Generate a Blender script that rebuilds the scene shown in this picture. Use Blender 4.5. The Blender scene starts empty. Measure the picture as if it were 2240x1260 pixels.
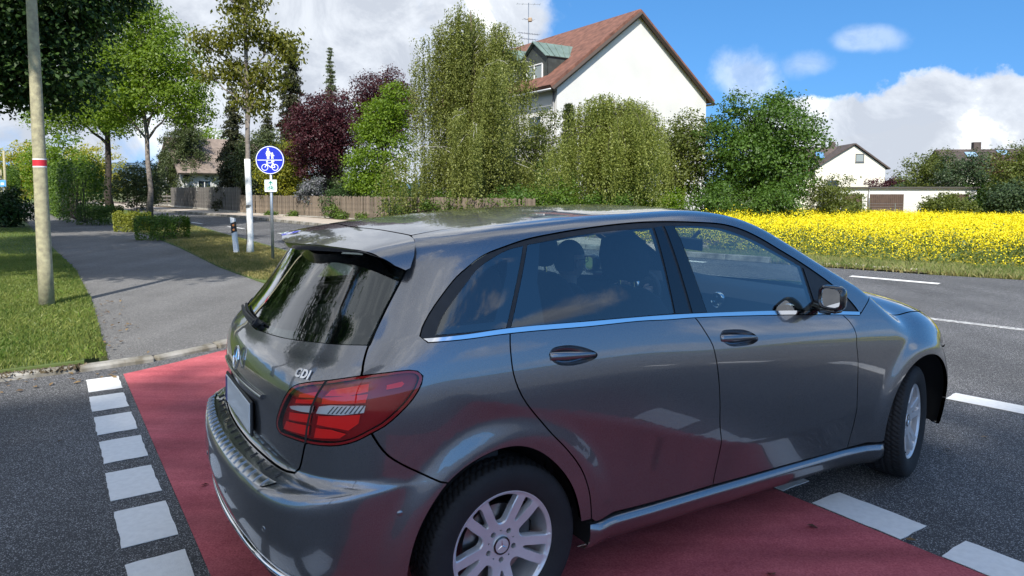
import bpy, math
import numpy as np
from mathutils import Vector, Matrix
from mathutils import geometry as mgeo
SC=bpy.context.scene
# ---------------------------------------------------------------- camera
CAMH=1.62
cd=bpy.data.cameras.new('camera'); cam=bpy.data.objects.new('camera',cd); SC.collection.objects.link(cam); SC.camera=cam
cd.sensor_fit='HORIZONTAL'; cd.sensor_width=36.; cd.lens=36.*1530/2240; cd.shift_y=-(630-520)/2240; cd.clip_start=.05; cd.clip_end=6000
cam.location=(0,0,CAMH); cam.rotation_euler=(math.radians(90-4),0,0)
# ---------------------------------------------------------------- sky and sun
SUN_AZ=math.radians(183.0); SUN_EL=math.radians(44)   # azimuth clockwise from +Y: the sun stands behind the camera, a little to the left
w=bpy.data.worlds.new('World'); SC.world=w; w.use_nodes=True
def build_sky():
    nt=w.node_tree; N=nt.nodes; L=nt.links; N.clear()
    def new(t,**k):
        n=N.new(t)
        for a,v in k.items(): setattr(n,a,v)
        return n
    out=new('ShaderNodeOutputWorld'); bg=new('ShaderNodeBackground'); bg.inputs['Strength'].default_value=.135
    sky=new('ShaderNodeTexSky',sky_type='NISHITA'); sky.sun_disc=False; sky.sun_elevation=SUN_EL; sky.sun_rotation=SUN_AZ; sky.air_density=1.15; sky.dust_density=.35; sky.ozone_density=2.2; sky.altitude=300
    tc=new('ShaderNodeTexCoord'); va=new('ShaderNodeVectorMath',operation='ADD'); va.inputs[1].default_value=(0,0,.30); L.new(tc.outputs['Generated'],va.inputs[0]); vn=new('ShaderNodeVectorMath',operation='NORMALIZE'); L.new(va.outputs[0],vn.inputs[0]); L.new(vn.outputs[0],sky.inputs['Vector']); sep=new('ShaderNodeSeparateXYZ'); L.new(tc.outputs['Generated'],sep.inputs[0])
    def math_(op,a,b=None,clamp=False):
        m=new('ShaderNodeMath',operation=op,use_clamp=clamp)
        for i,v in enumerate((a,b)):
            if v is None: continue
            if isinstance(v,(int,float)): m.inputs[i].default_value=v
            else: L.new(v,m.inputs[i])
        return m.outputs[0]
    # project the direction on a flat cloud layer
    zz=math_('MAXIMUM',sep.outputs[2],0.0); den=math_('ADD',zz,.10)
    px=math_('DIVIDE',sep.outputs[0],den); py=math_('DIVIDE',sep.outputs[1],den)
    cmb=new('ShaderNodeCombineXYZ'); L.new(px,cmb.inputs[0]); L.new(py,cmb.inputs[1])
    def noise(scale,detail,rough,off,src=cmb.outputs[0],dist=0.):
        mp=new('ShaderNodeMapping'); mp.inputs['Location'].default_value=off; L.new(src,mp.inputs['Vector'])
        n=new('ShaderNodeTexNoise'); n.inputs['Scale'].default_value=scale; n.inputs['Detail'].default_value=detail; n.inputs['Roughness'].default_value=rough; n.inputs['Distortion'].default_value=dist
        L.new(mp.outputs[0],n.inputs['Vector']); return n.outputs['Fac']
    def ramp(src,a,b):
        m=new('ShaderNodeMapRange',interpolation_type='SMOOTHSTEP'); m.inputs['From Min'].default_value=a; m.inputs['From Max'].default_value=b; L.new(src,m.inputs['Value']); return m.outputs[0]
    # where the cloud banks stand: a large bank to the north-west (left), a low one to the north-east, broken cloud elsewhere
    def blob(az,el,raz,rel,warp,op=1.):
        a=math.radians(az); e=math.radians(el); d=(math.sin(a)*math.cos(e),math.cos(a)*math.cos(e),math.sin(e))
        ux=(math.cos(a),-math.sin(a),0.); uy=(-math.sin(a)*math.sin(e),-math.cos(a)*math.sin(e),math.cos(e))
        def dot(v):
            n=new('ShaderNodeVectorMath',operation='DOT_PRODUCT'); L.new(tc.outputs['Generated'],n.inputs[0]); n.inputs[1].default_value=v; return n.outputs['Value']
        dx=math_('DIVIDE',dot(ux),math.sin(math.radians(raz))); dy=math_('DIVIDE',dot(uy),math.sin(math.radians(rel)))
        r=math_('SQRT',math_('ADD',math_('MULTIPLY',dx,dx),math_('MULTIPLY',dy,dy)))
        r=math_('ADD',r,math_('MULTIPLY',math_('SUBTRACT',warp,.5),1.7 if el<6 else 2.3))
        front=math_('GREATER_THAN',dot(d),0.)
        m=new('ShaderNodeMapRange',interpolation_type='SMOOTHSTEP'); lo_,hi_={1.:(1.12,.68),.98:(1.02,.84)}.get(op,(1.30,.40)); m.inputs['From Min'].default_value=lo_; m.inputs['From Max'].default_value=hi_; L.new(r,m.inputs['Value'])
        return math_('MULTIPLY',math_('MULTIPLY',m.outputs[0],front),op)
    SRC=tc.outputs['Generated']
    nw=noise(5.5,9,.58,(3.1,1.7,.4),SRC); nd=noise(9.,8,.6,(7.3,2.2,5.1),SRC); big=noise(3.1,7,.58,(11.7,2.9,8.4),SRC)
    blobs=[(-22,26,24,22,nw),(-14,10,18,12,nw),(-4,12.5,7.5,7,nw),(-40,12,26,16,nw),(28,3.2,10,4.0,nd,.98),(33,2.0,20,3.4,nw),(33.5,5.0,4.2,3.0,nd,.98),(18.3,8.6,2.4,1.9,nd,.45),(22.5,9.2,1.8,1.0,nd,.28),(26.5,10.6,2.2,.8,nd,.28),(-75,22,34,18,nw),(-120,30,30,16,nw),(92,11,9,3.4,nd,.9),(112,25,6,3,nd,.7),(160,38,24,12,nw),(-165,20,30,10,nw),(55,48,18,8,nw,.8),(0,66,30,20,nw),(180,55,34,20,nw),(-110,48,34,18,nw),(100,2.2,30,2.2,nw,.7),(124,12,7,3,nd,.8)]
    dens=None
    for b in blobs:
        v=blob(*b); dens=v if dens is None else math_('MAXIMUM',dens,v)
    # billow shading: bright tops, grey bases
    sh=ramp(noise(9.,12,.64,(14.3,3.7,6.1),SRC,.6),.36,.66)
    up=ramp(big,.40,.60); edge=math_('MULTIPLY',math_('SUBTRACT',1.,dens),.38); lit=math_('ADD',math_('ADD',math_('MULTIPLY',sh,.55),math_('MULTIPLY',up,.33)),edge,True)
    cr=new('ShaderNodeValToRGB'); cr.color_ramp.elements[0].color=(2.7,2.9,3.25,1); cr.color_ramp.elements[1].color=(6.0,6.0,6.0,1); cr.color_ramp.elements[0].position=.15; cr.color_ramp.elements[1].position=.85
    e=cr.color_ramp.elements.new(.55); e.color=(3.7,3.9,4.2,1)
    L.new(lit,cr.inputs['Fac'])
    # the camera phone renders the blue strongly
    hs=new('ShaderNodeHueSaturation'); hs.inputs['Saturation'].default_value=1.30; hs.inputs['Value'].default_value=1.0; L.new(sky.outputs[0],hs.inputs['Color'])
    mx=new('ShaderNodeMix',data_type='RGBA'); L.new(math_('MULTIPLY',dens,.97),mx.inputs['Factor']); L.new(hs.outputs[0],mx.inputs['A']); L.new(cr.outputs[0],mx.inputs['B'])
    L.new(mx.outputs['Result'],bg.inputs['Color']); L.new(bg.outputs[0],out.inputs['Surface'])
build_sky()
sl=bpy.data.lights.new('sun','SUN'); sl.energy=3.9; sl.angle=math.radians(.53); sl.color=(1,.955,.88)
so=bpy.data.objects.new('sun',sl); SC.collection.objects.link(so); so.location=(-10,-40,40)
sd=Vector((-math.sin(SUN_AZ)*math.cos(SUN_EL),-math.cos(SUN_AZ)*math.cos(SUN_EL),-math.sin(SUN_EL)))
so.rotation_euler=sd.to_track_quat('-Z','Y').to_euler()
vs=SC.view_settings; vs.view_transform='Standard'; vs.look='None'; vs.exposure=.85; vs.gamma=1.; vs.use_curve_mapping=False
SC.cycles.max_bounces=10; SC.cycles.transparent_max_bounces=24; SC.cycles.glossy_bounces=4; SC.cycles.caustics_reflective=False; SC.cycles.caustics_refractive=False
SC.cycles.use_denoising=True

# ---------------------------------------------------------------- helpers
COL=bpy.context.scene.collection
rng=np.random.default_rng(7)
def link(o,parent=None):
    COL.objects.link(o)
    if parent is not None: o.parent=parent
    return o
def tag(o,label=None,cat=None,group=None,kind=None):
    if label: o['label']=label
    if cat: o['category']=cat
    if group: o['group']=group
    if kind: o['kind']=kind
    return o
def empty(name,loc=(0,0,0),rz=0,parent=None):
    o=bpy.data.objects.new(name,None); o.location=loc; o.rotation_euler=(0,0,rz); o.empty_display_size=.2
    return link(o,parent)
def build_mesh(name,V,Fc,mats,smooth=True,normals=None,midx=None):
    V=np.asarray(V,np.float32).reshape(-1,3); me=bpy.data.meshes.new(name)
    if isinstance(Fc,np.ndarray):
        n,k=Fc.shape; flat=Fc.ravel().astype(np.int32); ls=np.arange(n,dtype=np.int32)*k; lt=np.full(n,k,np.int32)
    else:
        lt=np.array([len(f) for f in Fc],np.int32); n=len(lt); flat=np.array([i for f in Fc for i in f],np.int32); ls=np.r_[0,np.cumsum(lt)[:-1]].astype(np.int32)
    me.vertices.add(len(V)); me.vertices.foreach_set('co',V.ravel())
    me.loops.add(len(flat)); me.loops.foreach_set('vertex_index',flat)
    me.polygons.add(n); me.polygons.foreach_set('loop_start',ls); me.polygons.foreach_set('loop_total',lt)
    for m in (mats if isinstance(mats,(list,tuple)) else [mats]): me.materials.append(m)
    if midx is not None: me.polygons.foreach_set('material_index',np.asarray(midx,np.int32))
    me.update(calc_edges=True)
    me.polygons.foreach_set('use_smooth',np.full(n,bool(smooth)))
    if normals is not None: me.normals_split_custom_set_from_vertices(np.asarray(normals,np.float32).tolist())
    return me
def mobj(name,V,Fc,mats,parent=None,smooth=True,normals=None,midx=None):
    return link(bpy.data.objects.new(name,build_mesh(name,V,Fc,mats,smooth,normals,midx)),parent)
def dup(o,parent=None):
    c=o.copy(); COL.objects.link(c)
    if parent is not None: c.parent=parent
    return c
def dup_tree(o,parent=None):
    c=dup(o,parent)
    for ch in list(o.children): dup_tree(ch,c)
    return c
class MB:
    """collects simple shapes into one mesh"""
    def __init__(s): s.V=[];s.F=[];s.n=0
    def add(s,V,Fc):
        V=np.asarray(V,float).reshape(-1,3); s.V.append(V); s.F+= [[i+s.n for i in f] for f in Fc]; s.n+=len(V); return s
    def box(s,c,d,R=None,bev=0.):
        c=np.array(c,float);h=np.array(d,float)/2
        if bev<=0:
            P=np.array([[x,y,z] for x in(-1,1) for y in(-1,1) for z in(-1,1)])*h
            Fc=[(0,1,3,2),(4,6,7,5),(0,4,5,1),(2,3,7,6),(0,2,6,4),(1,5,7,3)]
        else:
            b=min(bev,h.min()*.98); P=[];Fc=[]
            for sx in(-1,1):
                for sy in(-1,1):
                    for sz in(-1,1):
                        sg=np.array([sx,sy,sz]); P+=[sg*(h-[0,b,b]),sg*(h-[b,0,b]),sg*(h-[b,b,0])]
            P=np.array(P); ix=lambda a,b_,c_,k:3*((a>0)*4+(b_>0)*2+(c_>0))+k
            for q in(-1,1):
                Fc+=[[ix(q,-1,-1,0),ix(q,1,-1,0),ix(q,1,1,0),ix(q,-1,1,0)],[ix(-1,q,-1,1),ix(1,q,-1,1),ix(1,q,1,1),ix(-1,q,1,1)],[ix(-1,-1,q,2),ix(1,-1,q,2),ix(1,1,q,2),ix(-1,1,q,2)]]
                for r in(-1,1):
                    Fc+=[[ix(q,r,-1,0),ix(q,r,1,0),ix(q,r,1,1),ix(q,r,-1,1)],[ix(q,-1,r,0),ix(q,1,r,0),ix(q,1,r,2),ix(q,-1,r,2)],[ix(-1,q,r,1),ix(1,q,r,1),ix(1,q,r,2),ix(-1,q,r,2)]]
                    for w in(-1,1): Fc.append([ix(q,r,w,0),ix(q,r,w,1),ix(q,r,w,2)])
        if R is not None: P=P@np.array(R).T
        return s.add(P+c,Fc)
    def tube(s,pts,rad,n=8,cap=True):
        pts=np.asarray(pts,float); m=len(pts); rad=np.broadcast_to(np.asarray(rad,float),(m,)); T=np.gradient(pts,axis=0); T/=np.linalg.norm(T,axis=1,keepdims=True)+1e-12
        up=np.array([0,0,1.]) if abs(T[0][2])<.9 else np.array([1.,0,0]); V=[]
        a=np.linspace(0,2*np.pi,n,endpoint=False)
        for i in range(m):
            x=np.cross(up,T[i]);x/=np.linalg.norm(x)+1e-12;y=np.cross(T[i],x);up=y
            V.append(pts[i]+rad[i]*(np.cos(a)[:,None]*x+np.sin(a)[:,None]*y))
        Fc=[[i*n+j,i*n+(j+1)%n,(i+1)*n+(j+1)%n,(i+1)*n+j] for i in range(m-1) for j in range(n)]
        if cap: Fc+=[list(range(n))[::-1],[(m-1)*n+j for j in range(n)]]
        return s.add(np.vstack(V),Fc)
    def lathe(s,prof,n=32,c=(0,0,0),axis='z',close=False):
        prof=np.asarray(prof,float);m=len(prof);a=np.linspace(0,2*np.pi,n,endpoint=False)
        V=np.stack([np.outer(prof[:,0],np.cos(a)),np.outer(prof[:,0],np.sin(a)),np.outer(prof[:,1],np.ones(n))],-1).reshape(-1,3)
        if axis=='y': V=V[:,[0,2,1]]*[1,1,1]
        if axis=='x': V=V[:,[2,0,1]]
        k=m if close else m-1
        Fc=[[i*n+j,i*n+(j+1)%n,((i+1)%m)*n+(j+1)%n,((i+1)%m)*n+j] for i in range(k) for j in range(n)]
        return s.add(V+np.array(c),Fc)
    def prism(s,poly,z0,z1,M=None):
        poly=np.asarray(poly,float);n=len(poly)
        V=np.vstack([np.c_[poly,np.full(n,z0)],np.c_[poly,np.full(n,z1)]])
        if M is not None: V=V@np.array(M)[:3,:3].T+np.array(M)[:3,3] if np.array(M).shape==(4,4) else V@np.array(M).T
        return s.add(V,[list(range(n))[::-1],list(range(n,2*n))]+[[i,(i+1)%n,n+(i+1)%n,n+i] for i in range(n)])
    def obj(s,name,mat,parent=None,smooth=False,loc=None):
        o=mobj(name,np.vstack(s.V),s.F,mat,parent,smooth)
        if loc is not None: o.location=loc
        return o
def autosmooth(o,deg=35):
    me=o.data; me.polygons.foreach_set('use_smooth',np.ones(len(me.polygons),bool)); me.set_sharp_from_angle(angle=math.radians(deg)); return o
# materials
def nodes(name):
    m=bpy.data.materials.new(name); m.use_nodes=True; nt=m.node_tree; b=nt.nodes['Principled BSDF']; return m,nt,b
def setp(b,**k):
    for a,v in k.items():
        a=a.replace('_',' ')
        if a in b.inputs: b.inputs[a].default_value=v
def mat(name,col,rough=.6,metal=0.,coat=0.,spec=.5,var=0.,vscale=6.,bump=0.,bscale=80.,col2=None,coatr=.03,obj_rand=0.):
    m,nt,b=nodes(name); setp(b,Base_Color=(*col,1),Roughness=rough,Metallic=metal,Coat_Weight=coat,Coat_Roughness=coatr,Specular_IOR_Level=spec)
    L=nt.links
    if var>0 or col2 is not None or obj_rand>0:
        tc=nt.nodes.new('ShaderNodeTexCoord'); no=nt.nodes.new('ShaderNodeTexNoise'); no.inputs['Scale'].default_value=vscale; no.inputs['Detail'].default_value=6
        L.new(tc.outputs['Object'],no.inputs['Vector'])
        mx=nt.nodes.new('ShaderNodeMix'); mx.data_type='RGBA'
        c2=col2 if col2 is not None else tuple(c*(1-var) for c in col); c1=tuple(min(1,c*(1+var)) for c in col) if col2 is None else col
        mx.inputs['A'].default_value=(*c1,1); mx.inputs['B'].default_value=(*c2,1)
        rp=nt.nodes.new('ShaderNodeValToRGB'); rp.color_ramp.elements[0].position=.35; rp.color_ramp.elements[1].position=.68
        L.new(no.outputs['Fac'],rp.inputs['Fac']); L.new(rp.outputs['Color'],mx.inputs['Factor'])
        out=mx.outputs['Result']
        if obj_rand>0:
            oi=nt.nodes.new('ShaderNodeObjectInfo'); mr=nt.nodes.new('ShaderNodeMapRange'); mr.inputs['To Min'].default_value=1-obj_rand; mr.inputs['To Max'].default_value=1+obj_rand
            hs=nt.nodes.new('ShaderNodeHueSaturation'); L.new(oi.outputs['Random'],mr.inputs['Value']); L.new(mr.outputs['Result'],hs.inputs['Value']); L.new(out,hs.inputs['Color']); out=hs.outputs['Color']
        L.new(out,b.inputs['Base Color'])
    if bump>0:
        tc=nt.nodes.new('ShaderNodeTexCoord'); no=nt.nodes.new('ShaderNodeTexNoise'); no.inputs['Scale'].default_value=bscale; no.inputs['Detail'].default_value=4
        bp=nt.nodes.new('ShaderNodeBump'); bp.inputs['Strength'].default_value=bump; bp.inputs['Distance'].default_value=.01
        L.new(tc.outputs['Object'],no.inputs['Vector']); L.new(no.outputs['Fac'],bp.inputs['Height']); L.new(bp.outputs['Normal'],b.inputs['Normal'])
    return m
def glass(name,tint,refl=1.7,rough=.0):
    m=bpy.data.materials.new(name); m.use_nodes=True; nt=m.node_tree; nt.nodes.clear(); L=nt.links
    o=nt.nodes.new('ShaderNodeOutputMaterial'); t=nt.nodes.new('ShaderNodeBsdfTransparent'); g=nt.nodes.new('ShaderNodeBsdfGlossy'); mx=nt.nodes.new('ShaderNodeMixShader'); fr=nt.nodes.new('ShaderNodeFresnel'); ma=nt.nodes.new('ShaderNodeMath')
    t.inputs['Color'].default_value=(*tint,1); g.inputs['Roughness'].default_value=rough; g.inputs['Color'].default_value=(1,1,1,1); fr.inputs['IOR'].default_value=1.5
    ge=nt.nodes.new('ShaderNodeNewGeometry'); mr=nt.nodes.new('ShaderNodeMapRange'); mr.inputs['To Min'].default_value=1.5; mr.inputs['To Max'].default_value=1/1.5; L.new(ge.outputs['Backfacing'],mr.inputs['Value']); L.new(mr.outputs[0],fr.inputs['IOR'])
    ma.operation='MULTIPLY'; ma.use_clamp=True; ma.inputs[1].default_value=refl
    L.new(fr.outputs[0],ma.inputs[0]); L.new(ma.outputs[0],mx.inputs[0]); L.new(t.outputs[0],mx.inputs[1]); L.new(g.outputs[0],mx.inputs[2]); L.new(mx.outputs[0],o.inputs['Surface'])
    return m
# 2-D polygons
def inpoly(P,Q):
    P=np.asarray(P,float);Q=np.asarray(Q,float);x,y=P[:,0],P[:,1];r=np.zeros(len(P),bool);n=len(Q)
    for i in range(n):
        x1,y1=Q[i];x2,y2=Q[(i+1)%n]
        if y1==y2: continue
        c=((y1>y)!=(y2>y))&(x<(x2-x1)*(y-y1)/(y2-y1)+x1); r^=c
    return r
def inset(P,g):
    P=np.asarray(P,float); a=np.roll(P,1,0);b=np.roll(P,-1,0)
    area=.5*np.sum(P[:,0]*b[:,1]-b[:,0]*P[:,1]); sgn=1 if area>0 else -1
    e1=P-a;e2=b-P; n1=np.stack([-e1[:,1],e1[:,0]],-1);n2=np.stack([-e2[:,1],e2[:,0]],-1)
    n1/=np.linalg.norm(n1,axis=1,keepdims=True)+1e-12;n2/=np.linalg.norm(n2,axis=1,keepdims=True)+1e-12
    n=n1+n2; ln=np.linalg.norm(n,axis=1,keepdims=True); n=n/np.maximum(ln,1e-6); k=np.clip(1/np.maximum((n*n1).sum(1,keepdims=True),.45),1,2.2)
    return P+sgn*g*n*k
def densify(P,step):
    P=np.asarray(P,float);out=[]
    for i in range(len(P)):
        a,b=P[i],P[(i+1)%len(P)]; n=max(1,int(np.ceil(np.linalg.norm(b-a)/step)))
        out.append(a+(b-a)*np.linspace(0,1,n,endpoint=False)[:,None])
    return np.vstack(out)
def triangulate(poly,holes=(),h=.03):
    loops=[np.asarray(poly,float)]+[np.asarray(q,float) for q in holes]
    lo=loops[0].min(0);hi=loops[0].max(0)
    gx,gy=np.meshgrid(np.arange(lo[0],hi[0]+h,h),np.arange(lo[1],hi[1]+h,h)); gx=gx+(np.arange(gx.shape[0])%2)[:,None]*h/2
    G=np.stack([gx.ravel(),gy.ravel()],-1)
    G=G[inpoly(G,inset(loops[0],h*.4))]
    for q in loops[1:]:
        if len(G): G=G[~inpoly(G,inset(q,-h*.4))]
    V=np.vstack(loops+[G]); E=[];k=0
    for q in loops:
        n=len(q); E+=[(k+i,k+(i+1)%n) for i in range(n)]; k+=n
    r=mgeo.delaunay_2d_cdt([Vector((float(a),float(b))) for a,b in V],E,[],0,1e-6)
    V2=np.array([(v.x,v.y) for v in r[0]]); T=np.array([f for f in r[2] if len(f)==3],int)
    C=V2[T].mean(1); ok=inpoly(C,loops[0])
    for q in loops[1:]: ok&=~inpoly(C,q)
    T=T[ok]; a,b,c=V2[T[:,0]],V2[T[:,1]],V2[T[:,2]]
    ar=(b[:,0]-a[:,0])*(c[:,1]-a[:,1])-(b[:,1]-a[:,1])*(c[:,0]-a[:,0]); T=T[np.abs(ar)>1e-9]; ar=ar[np.abs(ar)>1e-9]
    T[ar<0]=T[ar<0][:,::-1]
    return V2,T

# ---------------------------------------------------------------- car body as a smooth solid
# car frame: X forward from the rear axle, Y to the right side, Z up; F < 0 inside the body
def pchip(pts):
    p=np.array(pts,float); x,y=p[:,0],p[:,1]; h=np.diff(x); d=np.diff(y)/h
    m=np.zeros_like(y); w1=2*h[1:]+h[:-1]; w2=h[1:]+2*h[:-1]
    ok=d[1:]*d[:-1]>0
    m[1:-1]=np.where(ok,(w1+w2)/(w1/np.where(ok,d[:-1],1)+w2/np.where(ok,d[1:],1)),0)
    m[0],m[-1]=d[0],d[-1]
    def f(v):
        v=np.asarray(v,float); i=np.clip(np.searchsorted(x,v)-1,0,len(h)-1); t=(v-x[i])/h[i]
        lo=v<x[0]; hi=v>x[-1]; t=np.clip(t,0,1)
        r=(2*t**3-3*t**2+1)*y[i]+(t**3-2*t**2+t)*h[i]*m[i]+(-2*t**3+3*t**2)*y[i+1]+(t**3-t**2)*h[i]*m[i+1]
        return r+np.where(lo,(v-x[0])*m[0],0)+np.where(hi,(v-x[-1])*m[-1],0)
    return f
def natural(pts):
    p=np.array(pts,float); x,y=p[:,0],p[:,1]; n=len(x); h=np.diff(x)
    A=np.zeros((n,n)); b=np.zeros(n); A[0,0]=A[-1,-1]=1
    for i in range(1,n-1):
        A[i,i-1],A[i,i],A[i,i+1]=h[i-1],2*(h[i-1]+h[i]),h[i]; b[i]=6*((y[i+1]-y[i])/h[i]-(y[i]-y[i-1])/h[i-1])
    M=np.linalg.solve(A,b)
    s0=(y[1]-y[0])/h[0]-h[0]*M[1]/6; s1=(y[-1]-y[-2])/h[-1]+h[-1]*M[-2]/6
    def f(v):
        v=np.asarray(v,float); vc=np.clip(v,x[0],x[-1]); i=np.clip(np.searchsorted(x,vc)-1,0,n-2)
        a=(x[i+1]-vc)/h[i]; c=(vc-x[i])/h[i]
        r=a*y[i]+c*y[i+1]+((a**3-a)*M[i]+(c**3-c)*M[i+1])*h[i]**2/6
        return r+np.where(v<x[0],(v-x[0])*s0,0)+np.where(v>x[-1],(v-x[-1])*s1,0)
    return f
def sstep(a,b,v):
    t=np.clip((v-a)/(b-a),0,1); return t*t*(3-2*t)
def softp(v,w): return w*np.logaddexp(0,v/w)
def smax(a,b,k):
    h=np.maximum(k-np.abs(a-b),0)/k; return np.maximum(a,b)+h*h*h*k/6
BELT=natural([(-.8,1.115),(-.33,1.125),(0,1.125),(.45,1.115),(.9,1.095),(1.5,1.047),(2.1,.985),(2.7,.92),(3.4,.84)])
PROF=natural([(.08,.78),(.2,.832),(.3,.851),(.4,.861),(.5,.867),(.6,.8705),(.7,.872),(.8,.8715),(.88,.8695),(.95,.8625),(1.02,.849),(1.1,.825),(1.2,.786),(1.3,.744),(1.4,.696),(1.5,.642),(1.6,.585)])
ZLOW=natural([(-.35,.96),(-.17,.912),(0,.853),(.26,.773),(.675,.645),(.95,.553),(1.1,.511),(1.25,.482),(1.45,.465),(1.7,.465),(2.0,.487),(2.3,.52)])
XREAR=pchip([(.05,-.60),(.2,-.715),(.3,-.79),(.4,-.838),(.5,-.858),(.58,-.858),(.620,-.848),(.638,-.830),(.660,-.770),(.685,-.752),(.75,-.752),(.85,-.755),(.93,-.751),(.99,-.737),(1.03,-.713),(1.06,-.688),(1.12,-.645),(1.2,-.588),(1.3,-.520),(1.4,-.455),(1.5,-.39),(1.6,-.32)])
ZROOF=natural([(-.6,1.390),(-.5,1.412),(-.33,1.446),(-.1,1.478),(.2,1.503),(.5,1.521),(.9,1.533),(1.2,1.533),(1.4,1.514),(1.6,1.462),(1.75,1.392),(1.95,1.288),(2.15,1.190),(2.35,1.098),(2.5,1.038),(2.63,1.005),(2.8,1.0),(3.0,.975),(3.2,.928),(3.35,.86),(3.5,.76)])
XFRONT=pchip([(.05,3.38),(.25,3.46),(.5,3.50),(.7,3.47),(.85,3.38),(1.0,3.2),(1.2,2.9)])
def Yside(x,z):
    b=BELT(x); s=np.where(z<b,z/b*1.1,1.1+z-b)
    y=PROF(s)
    y=y-.055*np.maximum(0,.25-x)**2-.05*np.maximum(0,x-2.2)**2
    up=np.maximum(0,z-b); y=y-up*(.10*np.maximum(0,.7-x)**2+.05*np.maximum(0,x-1.2)**2)
    fade=sstep(-.30,.05,x)*(1-sstep(2.0,2.35,x))
    w=ZLOW(x)-z; y=y-.24*fade*(softp(w,.005)-softp(w-.10,.05))+.035*fade*(softp(-w,.03)-softp(-w-.16,.06))*sstep(.2,.7,x)
    zu=.925-.028*np.maximum(x-1.4,0); y=y-.07*sstep(.5,1.5,x)*(softp(z-zu,.010)-softp(z-b,.02))
    for ax in (0.,2.699):
        r=np.sqrt((x-ax)**2+(z-.315)**2); y=y+.022*(1-sstep(.40,.52,r))
    return y
def Ftop(x,y,z):
    return z-(ZROOF(x)-.022*(np.abs(y)/.6)**2.2-.065*(np.abs(y)/.75)**2*sstep(2.2,2.6,x))
def F(x,y,z,rear=True):
    y=np.abs(y)
    f=y-Yside(x,z)
    if rear: f=smax(f,XREAR(z)+(.15+.10*sstep(.95,1.2,z))*y*y-x,.42)
    f=smax(f,x-(XFRONT(z)-.30*y*y),.7)
    return smax(f,Ftop(x,y,z),.11+.05*sstep(2.2,2.6,x))
HOODY=natural([(2.345,.722),(2.5,.735),(2.75,.715),(2.95,.68),(3.03,.655)])
X0,X1,ZC,RHO=-.10,2.60,.72,.60
def rayof(u,t):
    u=np.asarray(u,float);phi=np.asarray(t,float)/.9
    th=np.where(u<X0,(X0-u)/RHO,np.where(u>X1,-(u-X1)/RHO,0.))
    o=np.stack([np.clip(u,X0,X1),np.zeros_like(u),np.full_like(u,ZC)],-1)
    d=np.stack([-np.sin(th)*np.cos(phi),np.cos(th)*np.cos(phi),np.sin(phi)],-1)
    return o,d
def solve(o,d,lo,hi,n=23,rear=True):
    a=np.full(d.shape[:-1],lo);b=np.full(d.shape[:-1],hi)
    for _ in range(n):
        m=(a+b)/2; p=o+d*m[...,None]; i=F(p[...,0],p[...,1],p[...,2],rear)<0
        a=np.where(i,m,a); b=np.where(i,b,m)
    return o+d*a[...,None]
def S(u,t):
    o,d=rayof(u,t); return solve(o,d,0.,2.5)
def grad(p,rear=True):
    e=.004; g=[]
    for k in range(3):
        q=p.copy();r=p.copy();q[...,k]+=e;r[...,k]-=e
        g.append(F(q[...,0],q[...,1],q[...,2],rear)-F(r[...,0],r[...,1],r[...,2],rear))
    g=np.stack(g,-1); return g/np.linalg.norm(g,axis=-1,keepdims=True)
def inv(p):
    X,Y,Z=p[...,0],p[...,1],p[...,2]
    th=np.arctan2(X0-X,Y); thf=np.arctan2(X-X1,Y)
    u=np.where(X<X0,X0-RHO*th,np.where(X>X1,X1+RHO*thf,X))
    rr=np.where(X<X0,np.hypot(X0-X,Y),np.where(X>X1,np.hypot(X-X1,Y),np.abs(Y)))
    return u,np.arctan2(Z-ZC,rr)*.9

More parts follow.
